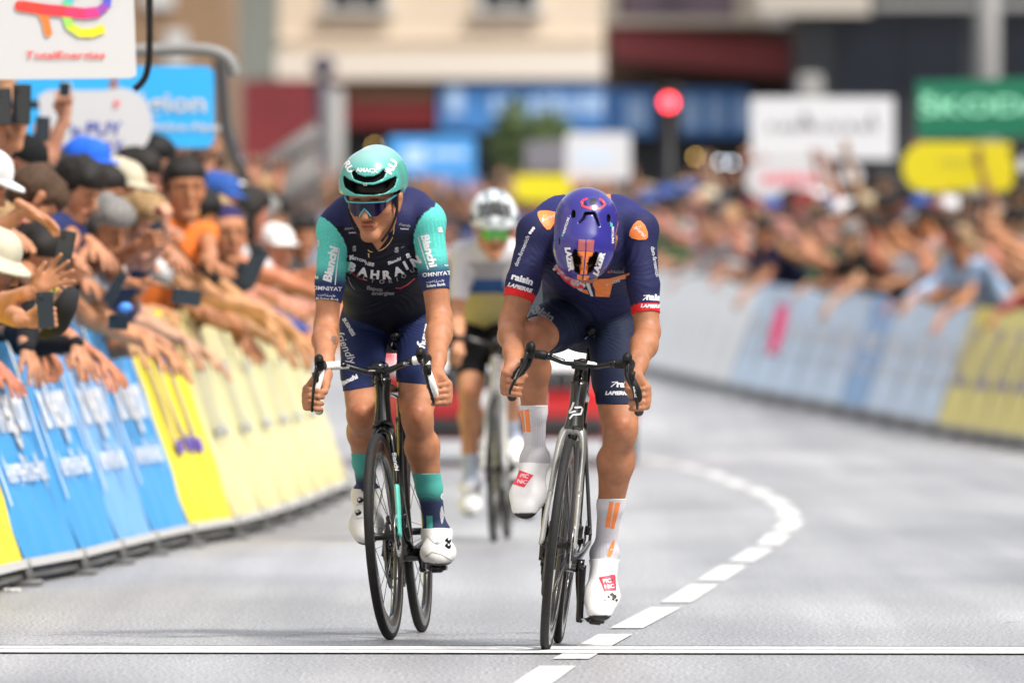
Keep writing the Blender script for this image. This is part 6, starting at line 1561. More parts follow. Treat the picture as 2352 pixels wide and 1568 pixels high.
# ------------------------------------------------------------------ spectators
CSK = mat('spectator_skin', (1, 1, 1), .55, vcol=True, objcol=True, spec=.3, noise=.3, nscale=14, bump=.5, bscale=60); CCL = mat('spectator_cloth', (1, 1, 1), .85, objcol=True, noise=.15, nscale=14, spec=.2); CHR = mat('spectator_hair', (1, 1, 1), .7, objcol=True, noise=.35, nscale=60, spec=.3)
PHB = mat('phone_black', (.01, .01, .012), .2, coat=.5); PHS = mat('phone_screen', (.03, .04, .05), .08)
def hand_mesh(wr, dr, palm, kind, sc_=1., res=.0052):
    """wr wrist, dr along the hand, palm = palm normal"""
    d = Vector(dr).normalized(); n = Vector(palm); n = (n-d*n.dot(d)).normalized(); s = d.cross(n); w_ = Vector(wr); p = []
    L_ = lambda a, b, c: w_+(d*a+s*b+n*c)*sc_
    p.append(Pr(w_-d*.03, L_(.02, 0, 0), .026, .027, .015, ax=n, fl=.75)); 
    for i, o in enumerate((-.030, -.010, .010, .029)):
        p.append(Pr(L_(.02, o*.6, 0), L_(.088, o, 0), .014*sc_, .0115*sc_, .01))
        ln = (.068, .078, .073, .055)[i]
        if kind == 'open':
            sp = o*.5; p.append(Pr(L_(.088, o, 0), L_(.088+ln*.5, o+sp, .006), .0100*sc_, .0092*sc_, .004)); p.append(Pr(L_(.088+ln*.5, o+sp, .006), L_(.088+ln, o+sp*1.7, .020), .0092*sc_, .0078*sc_, .004))
        else:
            p.append(Pr(L_(.088, o, 0), L_(.108, o, .030), .0100*sc_, .0095*sc_, .004)); p.append(Pr(L_(.108, o, .030), L_(.082, o, .050), .0095*sc_, .0085*sc_, .003)); p.append(Pr(L_(.082, o, .050), L_(.062, o, .040), .0088*sc_, .0078*sc_, .003))
    if kind == 'open': p += [Pr(L_(.02, -.02, .004), L_(.055, -.048, .016), .016*sc_, .012*sc_, .008), Pr(L_(.055, -.048, .016), L_(.090, -.062, .022), .0115*sc_, .009*sc_, .004)]
    else: p += [Pr(L_(.02, -.02, .004), L_(.050, -.040, .026), .016*sc_, .012*sc_, .008), Pr(L_(.050, -.040, .026), L_(.075, -.028, .052), .0115*sc_, .009*sc_, .004)]
    return sdf_mesh(p, res)
def person_meshes(foot, head, facing, look, hands, res=.012, hres=.0075, hr=.0058, sleeve=.55, hair='short', female=False, hs=1.):
    """hands: [(side, position, along, palm, kind)] ; returns dict of meshes"""
    foot, head = Vector(foot), Vector(head); fd = Vector(facing).normalized(); sx = fd.cross(Vector((0, 0, 1))).normalized()   # sx: the person's right
    nek = head+Vector((0, 0, -.135))-Vector(look).normalized()*.045*1
    pg = foot+Vector((0, 0, .93)); sp = (nek-pg); sp.normalize(); pel = nek-sp*.52
    if pel.z > foot.z+.99: pel.z = foot.z+.99
    ab, ch = pel.lerp(nek, .38), pel.lerp(nek, .72); dep = sx.cross(sp).normalized(); p = []
    wd = .155 if not female else .135
    p += [Pr(pel-sx*.05, pel+sx*.05, .12, .12, .04, ax=dep, fl=.95, reg='pelvis'), Pr(pel, ab, .135, .13, .05, ax=dep, fl=.85, reg='torso'), Pr(ab, ch, .13, wd, .05, ax=dep, fl=.8, reg='torso'),
          Pr(ch-sx*.07, ch+sx*.07, .115, .115, .05, ax=dep, fl=.9, reg='torso'), Pr(ch, nek-sp*.04, .12, .075, .05, ax=dep, fl=.85, reg='torso')]
    p.append(Pr(nek-sp*.06-sx*.15, nek-sp*.06+sx*.15, .058, .058, .04, reg='torso'))
    p.append(Pr(nek-sp*.05, head+Vector((0, 0, -.05))-Vector(look).normalized()*.02, .060, .054, .02, reg='neck'))
    for s, q in ((-1, 'L'), (1, 'R')):
        hp = pel+sx*s*.09; ft = foot+sx*s*.11; kn = hp.lerp(ft+Vector((0, 0, .08)), .5)+fd*.03
        p += [Pr(hp, kn, .085, .06, .02, reg='leg'+q), Pr(kn, ft+Vector((0, 0, .09)), .06, .04, .02, reg='leg'+q), Pr(ft+Vector((0, 0, .045)), ft+fd*.15+Vector((0, 0, .035)), .04, .035, .02, reg='shoe'+q)]
    hm = []
    arms = {}
    for (s, pos, al, pm, kind) in hands:
        q = 'R' if s > 0 else 'L'; sh = nek-sp*.07+sx*s*.18; wr = Vector(pos); v = wr-sh; L_ = v.length; a, b = .30, .265
        if L_ > .555:
            k = min(L_/.555, 1.12); a *= k; b *= k
            if L_ > .62: sh = sh+v.normalized()*(L_-.62)*.8; v = wr-sh; L_ = v.length
        c = max(min((a*a+L_*L_-b*b)/(2*a*L_), 1), -1) if L_ > 1e-4 else 0; h_ = a*math.sqrt(max(1-c*c, 0)); u = v.normalized(); pole = (Vector((0, 0, -1))+sx*s*.6-fd*.2); pole = (pole-u*pole.dot(u)).normalized()
        el = sh+u*a*c+pole*h_
        p += [Pr(sh, sh, .055, None, .03, reg='uarm'+q), Pr(sh, el, .048, .038, .02, reg='uarm'+q), Pr(el, el.lerp(wr, .35), .038, .038, .015, reg='farm'+q), Pr(el.lerp(wr, .3), wr, .037, .025, .015, reg='farm'+q)]
        arms[q] = (sh, el)
        hm.append(hand_mesh(wr, al, pm, kind, 1., hr))
    V, Q = sdf_mesh(p, res); V = relax(V, Q, 1, .5); N = vnormals(V, Q); reg = sdf_region(p, V)
    hM = mframe(head, look); HV, HQ = sdf_mesh(head_prims(hM, hs), hres); HV = relax(HV, HQ, 1, .5); hc = head_cols(HV, hM, hs)
    AV, AQ, AC = [V], [Q], [np.ones((len(V), 3))]; o = len(V)
    for v_, q_, c_ in [(HV, HQ, hc)]+[(a, b, np.ones((len(a), 3))) for a, b in hm]: AV.append(v_); AQ.append(q_+o); AC.append(c_); o += len(v_)
    out = {'body': (np.concatenate(AV), np.concatenate(AQ), np.concatenate(AC))}
    s = np.full(len(V), -.1); m_ = np.isin(reg, ['torso']); hz = along(V, pel-sp*.06, pel+sp*.3); s[m_] = np.clip(hz[m_], -.1, .1); mp_ = reg == 'pelvis'; s[mp_] = np.clip(hz[mp_], -.1, .1)
    nd = np.linalg.norm(V-np.array(nek), axis=1)-.075; s = np.where(reg == 'torso', np.minimum(s, nd), s)
    for q, (sh, el) in arms.items():
        mm = reg == 'uarm'+q
        if sleeve > 0: s[mm] = np.clip(((np.array(sh.lerp(el, sleeve))-V) @ np.array((el-sh).normalized()))[mm], -.1, .1)
        if sleeve > 1: s[reg == 'farm'+q] = .05; s[mm] = .05
    out['shirt'] = clip_shell(V, Q, N, s, .009)[:2]
    s2 = np.full(len(V), -.1); mm = np.isin(reg, ['torso', 'pelvis']); s2[mm] = np.clip(-hz[mm]+.02, -.1, .1); s2[np.char.startswith(reg.astype(str), 'leg')] = .05; out['trousers'] = clip_shell(V, Q, N, s2, .006)[:2]
    s3 = np.full(len(V), -.1); s3[np.char.startswith(reg.astype(str), 'shoe')] = .05; out['shoes'] = clip_shell(V, Q, N, s3, .006)[:2]
    H = lambda v: hM @ (Vector(v)*hs); Mi = np.array(hM.inverted())
    HX = {'short': .005, 'long': .006, 'curly': .008}.get(hair, 0)
    if hair in ('short', 'long', 'curly'):
        hp = [Pr(H((0, -.035, .055)), H((0, .018, .070)), .089+HX, .084+HX, .02), Pr(H((0, -.05, .0)), H((0, -.05, -.02)), .075, .06, .03)]
        if hair == 'long': hp += [Pr(H((sgn*.07, -.02, .03)), H((sgn*.075, -.01, -.16)), .035, .03, .03) for sgn in (-1, 1)]+[Pr(H((0, -.07, .0)), H((0, -.08, -.18)), .06, .05, .04)]
        hp.append(Pr(H((-.05, .055, .085)), H((.05, .06, .085)), .03, .03, .03)); hp.append(Pr(H((-.072, .02, .06)), H((-.074, .01, .02)), .02, .014, .02)); hp.append(Pr(H((.072, .02, .06)), H((.074, .01, .02)), .02, .014, .02))
        rg = random.Random(int(abs(head.x*1000)) % 1000)
        for i in range(9): xx_ = -.06+.015*i; hp.append(Pr(H((xx_, .072-abs(xx_)*.35, .088)), H((xx_+rg.uniform(-.01, .01), .084-abs(xx_)*.4, .062+rg.uniform(-.01, .012))), .014, .008, .008))
        for i in range(14 if hair != 'curly' else 34):
            a = rg.uniform(0, 6.28); e = rg.uniform(.15, 1.3); u = Vector((math.cos(a)*math.cos(e)*.082, -.02+math.sin(a)*math.cos(e)*.10, .06+math.sin(e)*.085))
            if u.y > .05 and u.z < .09: continue
            hp.append(Pr(H(u), H(u*1.04), .016, .012, .012))
        def cutf(f, lo, rs, n):
            g = [lo[q]+np.arange(n[q])*rs for q in range(3)]; pt = np.stack(np.meshgrid(*g, indexing='ij'), -1); L = (pt @ Mi[:3, :3].T+Mi[:3, 3])/hs
            face = np.minimum(np.minimum(L[..., 1]-.045, .050-L[..., 2]), .10)
            low = np.minimum(L[..., 1]+.005, .012-L[..., 2])
            return np.maximum(np.maximum(f, face), low)
        out['hair'] = sdf_mesh(hp, .0095, cutf)
    elif hair in ('cap', 'hat', 'capback'):
        hp = [Pr(H((0, -.035, .062)), H((0, .018, .066)), .092, .086, .02)]
        bz = .050
        def cutf(f, lo, rs, n):
            g = [lo[q]+np.arange(n[q])*rs for q in range(3)]; pt = np.stack(np.meshgrid(*g, indexing='ij'), -1); L = (pt @ Mi[:3, :3].T+Mi[:3, 3])/hs
            f = np.maximum(f, bz-L[..., 2])
            if hair == 'cap': e = np.sqrt((L[..., 0]/.075)**2+((L[..., 1]-.09)/.085)**2)-1; br = np.maximum(e*.06, np.abs(L[..., 2]-.058+.12*(L[..., 0]**2)*8+.0*(L[..., 1]))-.0055); br = np.maximum(br, .05-L[..., 1])
            elif hair == 'capback': e = np.sqrt((L[..., 0]/.07)**2+((L[..., 1]+.11)/.08)**2)-1; br = np.maximum(np.maximum(e*.06, np.abs(L[..., 2]-.055)-.0055), L[..., 1]+.05)
            else: rr_ = np.sqrt(L[..., 0]**2+(L[..., 1]+.01)**2); br = np.maximum(np.abs(L[..., 2]-.052+.55*(rr_-.09))-.007, np.maximum(rr_-.165, .07-rr_))
            return np.minimum(f, br)
        hp.append(Pr(H((0, -.1, .06)), H((0, .1, .06)), .001, .001, .001)); hp.append(Pr(H((-.15, -.16, .05)), H((.15, .17, .05)), .0005, .0005, .0005))
        out['cap'] = sdf_mesh(hp, .0075, cutf)
        if hair != 'hat' or True: out['hair'] = sdf_mesh([Pr(H((0, -.045, .03)), H((0, -.03, .03)), .085, .082, .02), Pr(H((0, -.05, .0)), H((0, -.05, -.02)), .074, .06, .03)], .0095, lambda f, lo, rs, n: (lambda L: np.maximum(f, np.minimum(L[..., 1]+.002, .10)))(((np.stack(np.meshgrid(*[lo[q]+np.arange(n[q])*rs for q in range(3)], indexing='ij'), -1)) @ Mi[:3, :3].T+Mi[:3, 3])/hs))
    return out
def col4(c): return (c[0], c[1], c[2], 1.)
SKT = [(.44, .19, .095), (.48, .22, .12), (.36, .15, .07), (.24, .10, .05), (.52, .25, .16)]
def make_person(meshes, label, group, skin, shirt, trous, hairc, capc, root_loc):
    r_ = thing('person', label, 'person', root_loc, group=group)
    V, Q, c = meshes['body']; o = to_local(mesh_obj('body', V, Q, CSK, cols=c), r_); o.color = col4(skin)
    for k_, m_, cc in (('shirt', CCL, shirt), ('trousers', CCL, trous), ('shoes', CCL, (.05, .05, .06)), ('hair', CHR, hairc), ('cap', CCL, capc)):
        if k_ in meshes:
            v, f = meshes[k_]
            o = to_local(mesh_obj(k_, v, f, m_), r_); o.color = col4(cc)
    return r_
HAIRS = {'dark': (.014, .011, .009), 'brown': (.07, .038, .02), 'grey': (.20, .19, .18), 'fair': (.32, .20, .09), 'black': (.006, .006, .006)}
def wx(tab, Y): return interp(tab, Y)
def spec(label, h, Y, look, hands, shirt, hair='short', hc='dark', cap=(.02, .02, .02), skin=0, back=.75, sleeve=.55, face=(1, -.35, 0), bodyY=None, hs=1.02, footx=None):
    hd = P(h[0], h[1], Y); fx = wx(LB, Y)-back if footx is None else footx; ft = Vector((fx, (bodyY or Y)+.02, 0))
    hh = []
    for (s, hx, hy, hY, al, pm, kd) in hands: hh.append((s, P(hx, hy, hY), al, pm, kd))
    m_ = person_meshes(ft, hd, face, look, hh, res=.0115, hair=hair, sleeve=sleeve, hs=hs)
    r_ = make_person(m_, label, None, SKT[skin], shirt, (.02, .025, .05), HAIRS[hc], cap, ft)
    return r_
D = Vector
# named spectators of the near left crowd; heads and hands given in picture columns/rows with their distance
S = []
spec('spectator in a black cap seen from the side below the white logo board', (48, 388), 57, (.75, -.35, -.35), [(1, 100, 500, 56.4, D((.9, -.2, -.4)), D((0, 0, -1)), 'open'), (-1, 10, 560, 56, D((.8, -.3, -.5)), D((0, 0, -1)), 'open')], (.02, .02, .022), 'cap', 'dark', (.008, .008, .009), 4, back=.75)
spec('spectator in a white cap at the left edge, face hidden by its peak', (-44, 424), 50.5, (.8, -.3, -.45), [(1, 60, 478, 50.0, D((.9, -.1, -.55)), D((0, -.3, -1)), 'open'), (-1, 5, 520, 50.2, D((.8, -.3, -.5)), D((0, 0, -1)), 'open')], (.30, .03, .05), 'cap', 'brown', (.72, .72, .72), 1, back=.65)
spec('spectator with grey brown hair bending forward under the black cap', (72, 462), 53, (.55, .25, -.8), [(1, 150, 600, 52.6, D((.7, -.4, -.6)), D((-.3, -.8, 0)), 'hold'), (-1, 60, 640, 52.2, D((.7, -.4, -.6)), D((-.3, -.8, 0)), 'open')], (.25, .02, .04), 'short', 'brown', skin=0, back=.7)
spec('spectator in a bright blue cap in front of the white town sign', (200, 392), 60, (.8, -.5, -.15), [(1, 262, 470, 59.6, D((.8, -.3, .1)), D((0, 0, -1)), 'open'), (-1, 225, 500, 59.4, D((.8, -.3, .2)), D((0, 0, -1)), 'open')], (.10, .12, .14), 'cap', 'dark', (.02, .12, .62), 0, back=.75)
spec('dark haired spectator with navy collar left of the blue capped one', (178, 440), 56, (.7, -.5, -.4), [(1, 214, 560, 55.8, D((.6, -.5, -.6)), D((0, 0, -1)), 'open'), (-1, 150, 575, 55.5, D((.6, -.5, -.6)), D((0, 0, -1)), 'open')], (.02, .03, .10), 'short', 'dark', skin=1, back=.7)
spec('spectator in a beige cap behind the grey haired man', (278, 440), 60.5, (.75, -.5, -.25), [(1, 330, 540, 60.2, D((.8, -.3, -.4)), D((0, 0, -1)), 'open'), (-1, 300, 580, 60, D((.8, -.3, -.4)), D((0, 0, -1)), 'open')], (.35, .32, .25), 'cap', 'brown', (.50, .45, .33), 1, back=.7)
spec('dark haired spectator in profile under the blue board', (312, 412), 61.5, (.85, -.25, -.25), [(1, 372, 520, 61.2, D((.8, -.3, -.3)), D((0, 0, -1)), 'hold'), (-1, 350, 560, 61, D((.8, -.3, -.4)), D((0, 0, -1)), 'open')], (.12, .14, .15), 'short', 'dark', skin=4, back=.7)
spec('grey haired man leaning low with his face turned down', (246, 528), 56.5, (.6, -.7, -.38), [(1, 330, 560, 55.8, D((.8, -.4, .2)), D((-.3, -.8, 0)), 'hold'), (-1, 292, 650, 55.6, D((1, -.2, .05)), D((0, 0, -1)), 'open')], (.45, .43, .42), 'short', 'grey', skin=2, back=.62)
spec('flushed spectator filming with a phone before his cheek', (330, 520), 58, (.7, -.65, -.25), [(1, 372, 530, 57.4, D((.3, -.3, 1)), D((-.8, .4, 0)), 'hold'), (-1, 345, 600, 57.2, D((.5, -.4, .6)), D((-.8, .4, 0)), 'open')], (.03, .05, .11), 'short', 'fair', skin=4, back=.72)
spec('smiling young man with thick dark hair and orange shirt', (422, 440), 62, (.3, -.95, -.02), [(1, 398, 580, 61.6, D((.4, -.6, -.5)), D((0, 0, -1)), 'open'), (-1, 478, 600, 61.5, D((.6, -.5, -.3)), D((0, 0, -1)), 'open')], (.70, .17, .03), 'curly', 'dark', skin=0, back=.62, hs=1.13, face=(.6, -.85, 0), sleeve=.3)
spec('man in a navy cap and black shirt with lowered smiling face', (516, 545), 63.5, (.42, -.9, .02), [(1, 566, 770, 62.8, D((.5, -.4, -.8)), D((0, 0, -1)), 'open'), (-1, 452, 700, 62.6, D((.6, -.5, -.3)), D((0, 0, -1)), 'open')], (.008, .008, .009), 'capback', 'dark', (.03, .025, .09), 0, back=.56, hs=1.16, face=(.45, -.9, 0), sleeve=.6)
spec('spectator in a woven beige sun hat at the lower left edge', (-22, 612), 49, (.8, -.3, -.3), [(1, 80, 665, 48.4, D((.85, -.1, .55)), D((0, -1, 0)), 'open'), (-1, 60, 735, 48.2, D((1, 0, .1)), D((0, -1, 0)), 'hold')], (.04, .05, .07), 'hat', 'dark', (.50, .47, .36), 1, back=.62)
spec('tall spectator with raised fist and mint sleeve behind the smiling man', (470, 405), 67, (.5, -.8, -.1), [(1, 484, 368, 66.6, D((0, 0, 1)), D((1, 0, 0)), 'hold'), (-1, 500, 470, 66, D((.6, -.5, -.3)), D((0, 0, -1)), 'open')], (.30, .62, .50), 'short', 'brown', skin=1, back=.75)
spec('dark haired spectator partly hidden behind the smiling man', (352, 380), 64, (.5, -.8, -.2), [(1, 360, 480, 63.6, D((.4, -.4, .6)), D((-.8, .4, 0)), 'hold')], (.05, .06, .07), 'short', 'black', skin=4, back=.8)
spec('dark haired spectator looking at the camera between the blue cap and the beige cap', (238, 455), 58.5, (.35, -.93, -.1), [(1, 285, 600, 58.0, D((.7, -.4, -.5)), D((0, 0, -1)), 'open')], (.01, .01, .012), 'short', 'dark', skin=0, back=.7, sleeve=1.1)
spec('dark haired woman in black behind the bending grey brown head', (128, 492), 56.5, (.5, -.85, -.2), [(1, 190, 640, 56.0, D((.7, -.4, -.5)), D((0, 0, -1)), 'open')], (.012, .012, .014), 'long', 'black', skin=1, back=.68, sleeve=1.1)
spec('dark haired man in black sleeves low beside the beige sun hat', (82, 600), 52.5, (.6, -.7, -.35), [(1, 175, 790, 52.0, D((.5, -.4, -.9)), D((0, 0, -1)), 'open'), (-1, 60, 800, 51.8, D((.4, -.3, -.9)), D((0, 0, -1)), 'open')], (.010, .010, .012), 'short', 'dark', skin=1, back=.6, sleeve=1.1)
spec('dark haired spectator in navy low behind the tilted phone', (300, 625), 58.5, (.5, -.8, -.3), [(1, 372, 790, 58.0, D((.5, -.4, -.8)), D((0, 0, -1)), 'open')], (.02, .03, .08), 'short', 'dark', skin=2, back=.56, sleeve=.5)
spec('fair skinned spectator with both arms raised beside the stair rail', (600, 462), 74, (.3, -.9, 0), [(1, 590, 415, 73.6, D((0, -.2, 1)), D((0, -1, 0)), 'open'), (-1, 640, 430, 73.6, D((.1, -.2, 1)), D((0, -1, 0)), 'open')], (.55, .42, .38), 'short', 'fair', skin=4, back=.7)
spec('spectator in a white cap right of the navy capped man', (634, 580), 69.5, (.5, -.85, -.1), [(1, 640, 690, 69, D((.7, -.4, -.4)), D((0, 0, -1)), 'open')], (.62, .62, .62), 'cap', 'brown', (.75, .75, .72), 4, back=.62)
spec('dark haired spectator beside the white capped one', (690, 545), 75, (.5, -.85, -.1), [(1, 720, 660, 74.6, D((.7, -.4, -.4)), D((0, 0, -1)), 'open')], (.05, .05, .05), 'short', 'dark', skin=1, back=.6)
spec('spectator with both arms stretched up holding phones at the left edge', (-70, 392), 52.5, (.8, -.5, .1), [(1, 40, 318, 52.0, D((.1, -.1, 1)), D((0, -1, 0)), 'hold'), (-1, 2, 312, 52.0, D((0, -.1, 1)), D((0, -1, 0)), 'hold')], (.35, .36, .40), 'short', 'dark', skin=1, back=.7, footx=-2.6)
spec('spectator raising a pale phone before the white town sign', (118, 425), 57.5, (.6, -.7, .1), [(1, 148, 268, 57.2, D((0, -.1, 1)), D((0, -1, 0)), 'hold'), (-1, 98, 345, 57.1, D((0, -.1, 1)), D((0, -1, 0)), 'hold')], (.40, .06, .07), 'short', 'dark', skin=4, back=.75)
# phones and things held
def phone(label, px, py, Y, w_, h_, rot, yaw=0., m_=PHB, name='smartphone', cat='phone', grp=None):
    yaw = yaw or (px*7 % 50)-25
    k = Y/FPX; c = P(px, py, Y); r_ = thing(name, label, cat, c, rot=(0, R(rot), R(yaw)), group=grp)
    t = MB(); t.box((0, 0, 0), (w_*k, .009, h_*k), m_, bev=.004); t.build('casing', parent=r_)
    t = MB(); t.box((0, -.0052, 0), (w_*k*.92, .001, h_*k*.95), PHS); t.build('screen', parent=r_)
    t = MB(); t.box((-w_*k*.25, -.0062, h_*k*.34), (w_*k*.3, .002, h_*k*.16), PHB, bev=.0008); t.build('camera_lens', parent=r_); return r_
phone('black smartphone held out between two open hands', 150, 572, 49.4, 42, 86, 12)
phone('dark smartphone gripped in a fist over the blue barrier', 104, 712, 48.1, 38, 84, -4)
phone('tall dark smartphone raised high at the left edge', 50, 240, 51.9, 46, 92, 2); phone('grey edged smartphone raised beside the tall dark one', 8, 245, 51.9, 40, 84, -3)
phone('smartphone with a pink picture below the raised ones', 98, 296, 57.0, 34, 56, 2, m_=mat('phone_blue', (.03, .04, .09), .3)); phone('small pale phone held up before the blue sign', 150, 206, 57.1, 30, 34, 8, m_=mat('phone_pale', (.6, .58, .52), .4))
phone('dark smartphone tilted steeply in the middle of the left crowd', 265, 660, 55, 26, 82, 32); phone('smartphone lying sideways between reaching hands', 428, 682, 56, 72, 36, 8); phone('smartphone held sideways over the barrier top', 272, 740, 53.5, 50, 34, 4); phone('small dark camera held before a flushed face', 362, 526, 57, 30, 34, -30)
phone('dark phone lifted beside the black shirted man', 585, 610, 61, 40, 90, 25); phone('dark phone between blurred pale caps', 560, 640, 63, 30, 60, -20)
t = MB(); r = thing('bag', 'black soft bag hanging in a hand over the barrier', 'bag', P(140, 720, 48.6))
t.sweep([P(165, 672, 48.6), P(152, 700, 48.55), P(128, 745, 48.6), P(98, 772, 48.65)], [(.028, .03), (.042, .05), (.045, .05), (.012, .02)], mat('black_cloth', (.008, .008, .009), .9), 16, n=6); wbuild(t, 'pouch', r); t = MB(); t.sweep([P(160, 676, 48.6), P(130, 655, 48.6), P(118, 700, 48.55)], .005, CARB, 6, n=5); wbuild(t, 'strap', r)
t = MB(); r = thing('bag', 'small bright blue cloth held by a reaching hand', 'bag', P(288, 706, 54)); q = P(288, 706, 54); t.ell(q, (.028, .02, .02), mat('blue_cloth', (.08, .30, .80), .7)); wbuild(t, 'pouch', r)
t = MB(); r = thing('bottle', 'clear bottle with a yellow cap in a hand at the left', 'bottle', P(110, 675, 49)); t.sweep([P(78, 725, 49), P(105, 690, 49), P(118, 672, 49)], [(.020, .020), (.022, .022), (.012, .012)], mat('bottle_plastic', (.55, .60, .52), .15), 12, n=4); wbuild(t, 'body', r); t = MB(); t.cyl(P(116, 680, 49), P(126, 655, 49), .014, YELS, 12); wbuild(t, 'cap', r)
# a strip of paper litter by the first barrier foot
t = MB(); r = thing('litter', 'small crumpled white paper on the road by the nearest barrier foot', 'litter', P(25, 1358, 50.)); q = P(25, 1358, 50.); q.z = 0
for i in range(5): t.ell(q+Vector((i*.012-.02, random.uniform(-.02, .02), .006)), (.012, .014, .007), mat('paper', (.7, .7, .66), .8), 8)
wbuild(t, 'paper', r)
# ---- posed figures reused down both sides; local: facing -y, feet at the origin
def arch(head, look, hands, **k): return person_meshes((0, 0, 0), head, (0, -1, 0), look, hands, res=.016, hres=.010, hr=.0065, **k)
dn_, fw_, up_ = D((0, -.35, -1)), D((0, -1, -.25)), D((0, -.1, 1))
ARCH = [
 ('reaching both arms down over the barrier', arch((.02, -.40, 1.50), (.35, -.8, -.4), [(1, (-.22, -.80, 1.02), D((0, -.7, -.8)), D((0, .5, -.5)), 'open'), (-1, (.20, -.86, .95), D((.1, -.8, -.7)), D((0, .5, -.5)), 'open')], hair='short'), 'hair'),
 ('stretching one arm far out and clapping with it', arch((-.04, -.36, 1.56), (-.3, -.9, -.2), [(1, (-.30, -.90, 1.12), D((0, -1, -.3)), D((0, 0, -1)), 'open'), (-1, (.16, -.74, 1.20), D((0, -1, -.1)), D((-1, 0, 0)), 'open')], hair='cap'), 'cap'),
 ('leaning out to look up the road', arch((.10, -.46, 1.44), (.75, -.6, -.2), [(1, (-.20, -.70, 1.06), D((0, -.8, -.6)), D((0, 0, -1)), 'open'), (-1, (.30, -.80, .90), D((.1, -.6, -.8)), D((0, .5, -.5)), 'open')], hair='long', female=True), 'hair'),
 ('filming with a phone held forward', arch((0, -.16, 1.62), (0, -1, -.15), [(1, (-.07, -.62, 1.52), D((0, -.3, 1)), D((1, 0, 0)), 'hold'), (-1, (.09, -.60, 1.50), D((0, -.3, 1)), D((-1, 0, 0)), 'hold')], hair='short'), 'hair'),
 ('waving one arm above the crowd', arch((0, -.08, 1.64), (.3, -1, 0), [(1, (-.26, -.30, 1.98), D((0, -.1, 1)), D((0, -1, 0)), 'open'), (-1, (.12, -.45, 1.20), D((0, -1, 0)), D((-1, 0, 0)), 'open')], hair='short'), 'hair'),
 ('clapping at chest height', arch((0, -.06, 1.60), (-.3, -1, -.1), [(1, (-.06, -.42, 1.28), D((.2, -.4, 1)), D((1, 0, 0)), 'open'), (-1, (.06, -.42, 1.28), D((-.2, -.4, 1)), D((-1, 0, 0)), 'open')], hair='cap'), 'cap'),
 ('standing with hands on the barrier', arch((0, -.14, 1.52), (.2, -1, -.1), [(1, (-.25, -.45, 1.10), D((0, -1, -.2)), D((0, 0, -1)), 'open'), (-1, (.25, -.45, 1.10), D((0, -1, -.2)), D((0, 0, -1)), 'open')], hair='long', female=True), 'hair'),
 ('in a sun hat with one arm out', arch((.02, -.28, 1.55), (.2, -1, -.2), [(1, (-.18, -.78, 1.15), D((0, -1, -.3)), D((0, 0, -1)), 'open'), (-1, (.24, -.55, 1.10), D((0, -1, -.2)), D((0, 0, -1)), 'open')], hair='hat'), 'cap'),
 ('in long sleeves reaching one arm down', arch((.04, -.34, 1.52), (.5, -.85, -.2), [(1, (-.18, -.78, 1.0), D((.1, -.7, -.8)), D((0, .5, -.5)), 'open'), (-1, (.22, -.42, 1.12), D((0, -1, -.2)), D((0, 0, -1)), 'open')], hair='short', sleeve=1.1), 'hair'),
 ('with long hair and one bare arm out', arch((-.05, -.30, 1.50), (.6, -.8, -.1), [(-1, (.25, -.80, 1.08), D((.1, -1, -.4)), D((0, 0, -1)), 'open'), (1, (-.22, -.44, 1.08), D((0, -1, -.2)), D((0, 0, -1)), 'hold')], hair='long', female=True, sleeve=.5), 'hair'),
]
AP = []
SH = [('white', (.62, .62, .64)), ('black', (.012, .012, .014)), ('navy', (.02, .03, .10)), ('red', (.26, .03, .03)), ('pale blue', (.30, .44, .62)), ('grey', (.24, .24, .25)), ('white', (.55, .55, .56)), ('black', (.010, .010, .011)), ('green', (.04, .16, .07)), ('orange', (.50, .17, .06)), ('pink', (.45, .24, .24)), ('beige', (.42, .35, .26)), ('black', (.02, .018, .016)), ('brown', (.12, .06, .035)), ('brown', (.17, .10, .06)), ('blue', (.03, .08, .30)), ('dark grey', (.05, .05, .055))]
HC = [('dark', HAIRS['dark']), ('dark', HAIRS['dark']), ('dark', HAIRS['dark']), ('brown', (.04, .022, .012)), ('brown', HAIRS['brown']), ('fair', HAIRS['fair']), ('grey', HAIRS['grey']), ('black', HAIRS['black'])]
CC = [('white cap', (.68, .68, .70)), ('black cap', (.01, .01, .012)), ('blue cap', (.03, .09, .32)), ('red cap', (.22, .03, .03)), ('beige cap', (.48, .42, .30)), ('black cap', (.012, .012, .014)), ('navy cap', (.015, .02, .07))]
rp = random.Random(11); seen = {}
SH_R = [('white', (.62, .62, .64)), ('white', (.55, .55, .56)), ('pale grey', (.42, .42, .43)), ('beige', (.50, .43, .33)), ('pale blue', (.34, .44, .60)), ('pink', (.52, .34, .34)), ('black', (.012, .012, .014)), ('navy', (.02, .03, .09)), ('dark grey', (.06, .06, .065)), ('red', (.30, .04, .04)), ('green', (.05, .2, .09)), ('cream', (.60, .55, .45))]
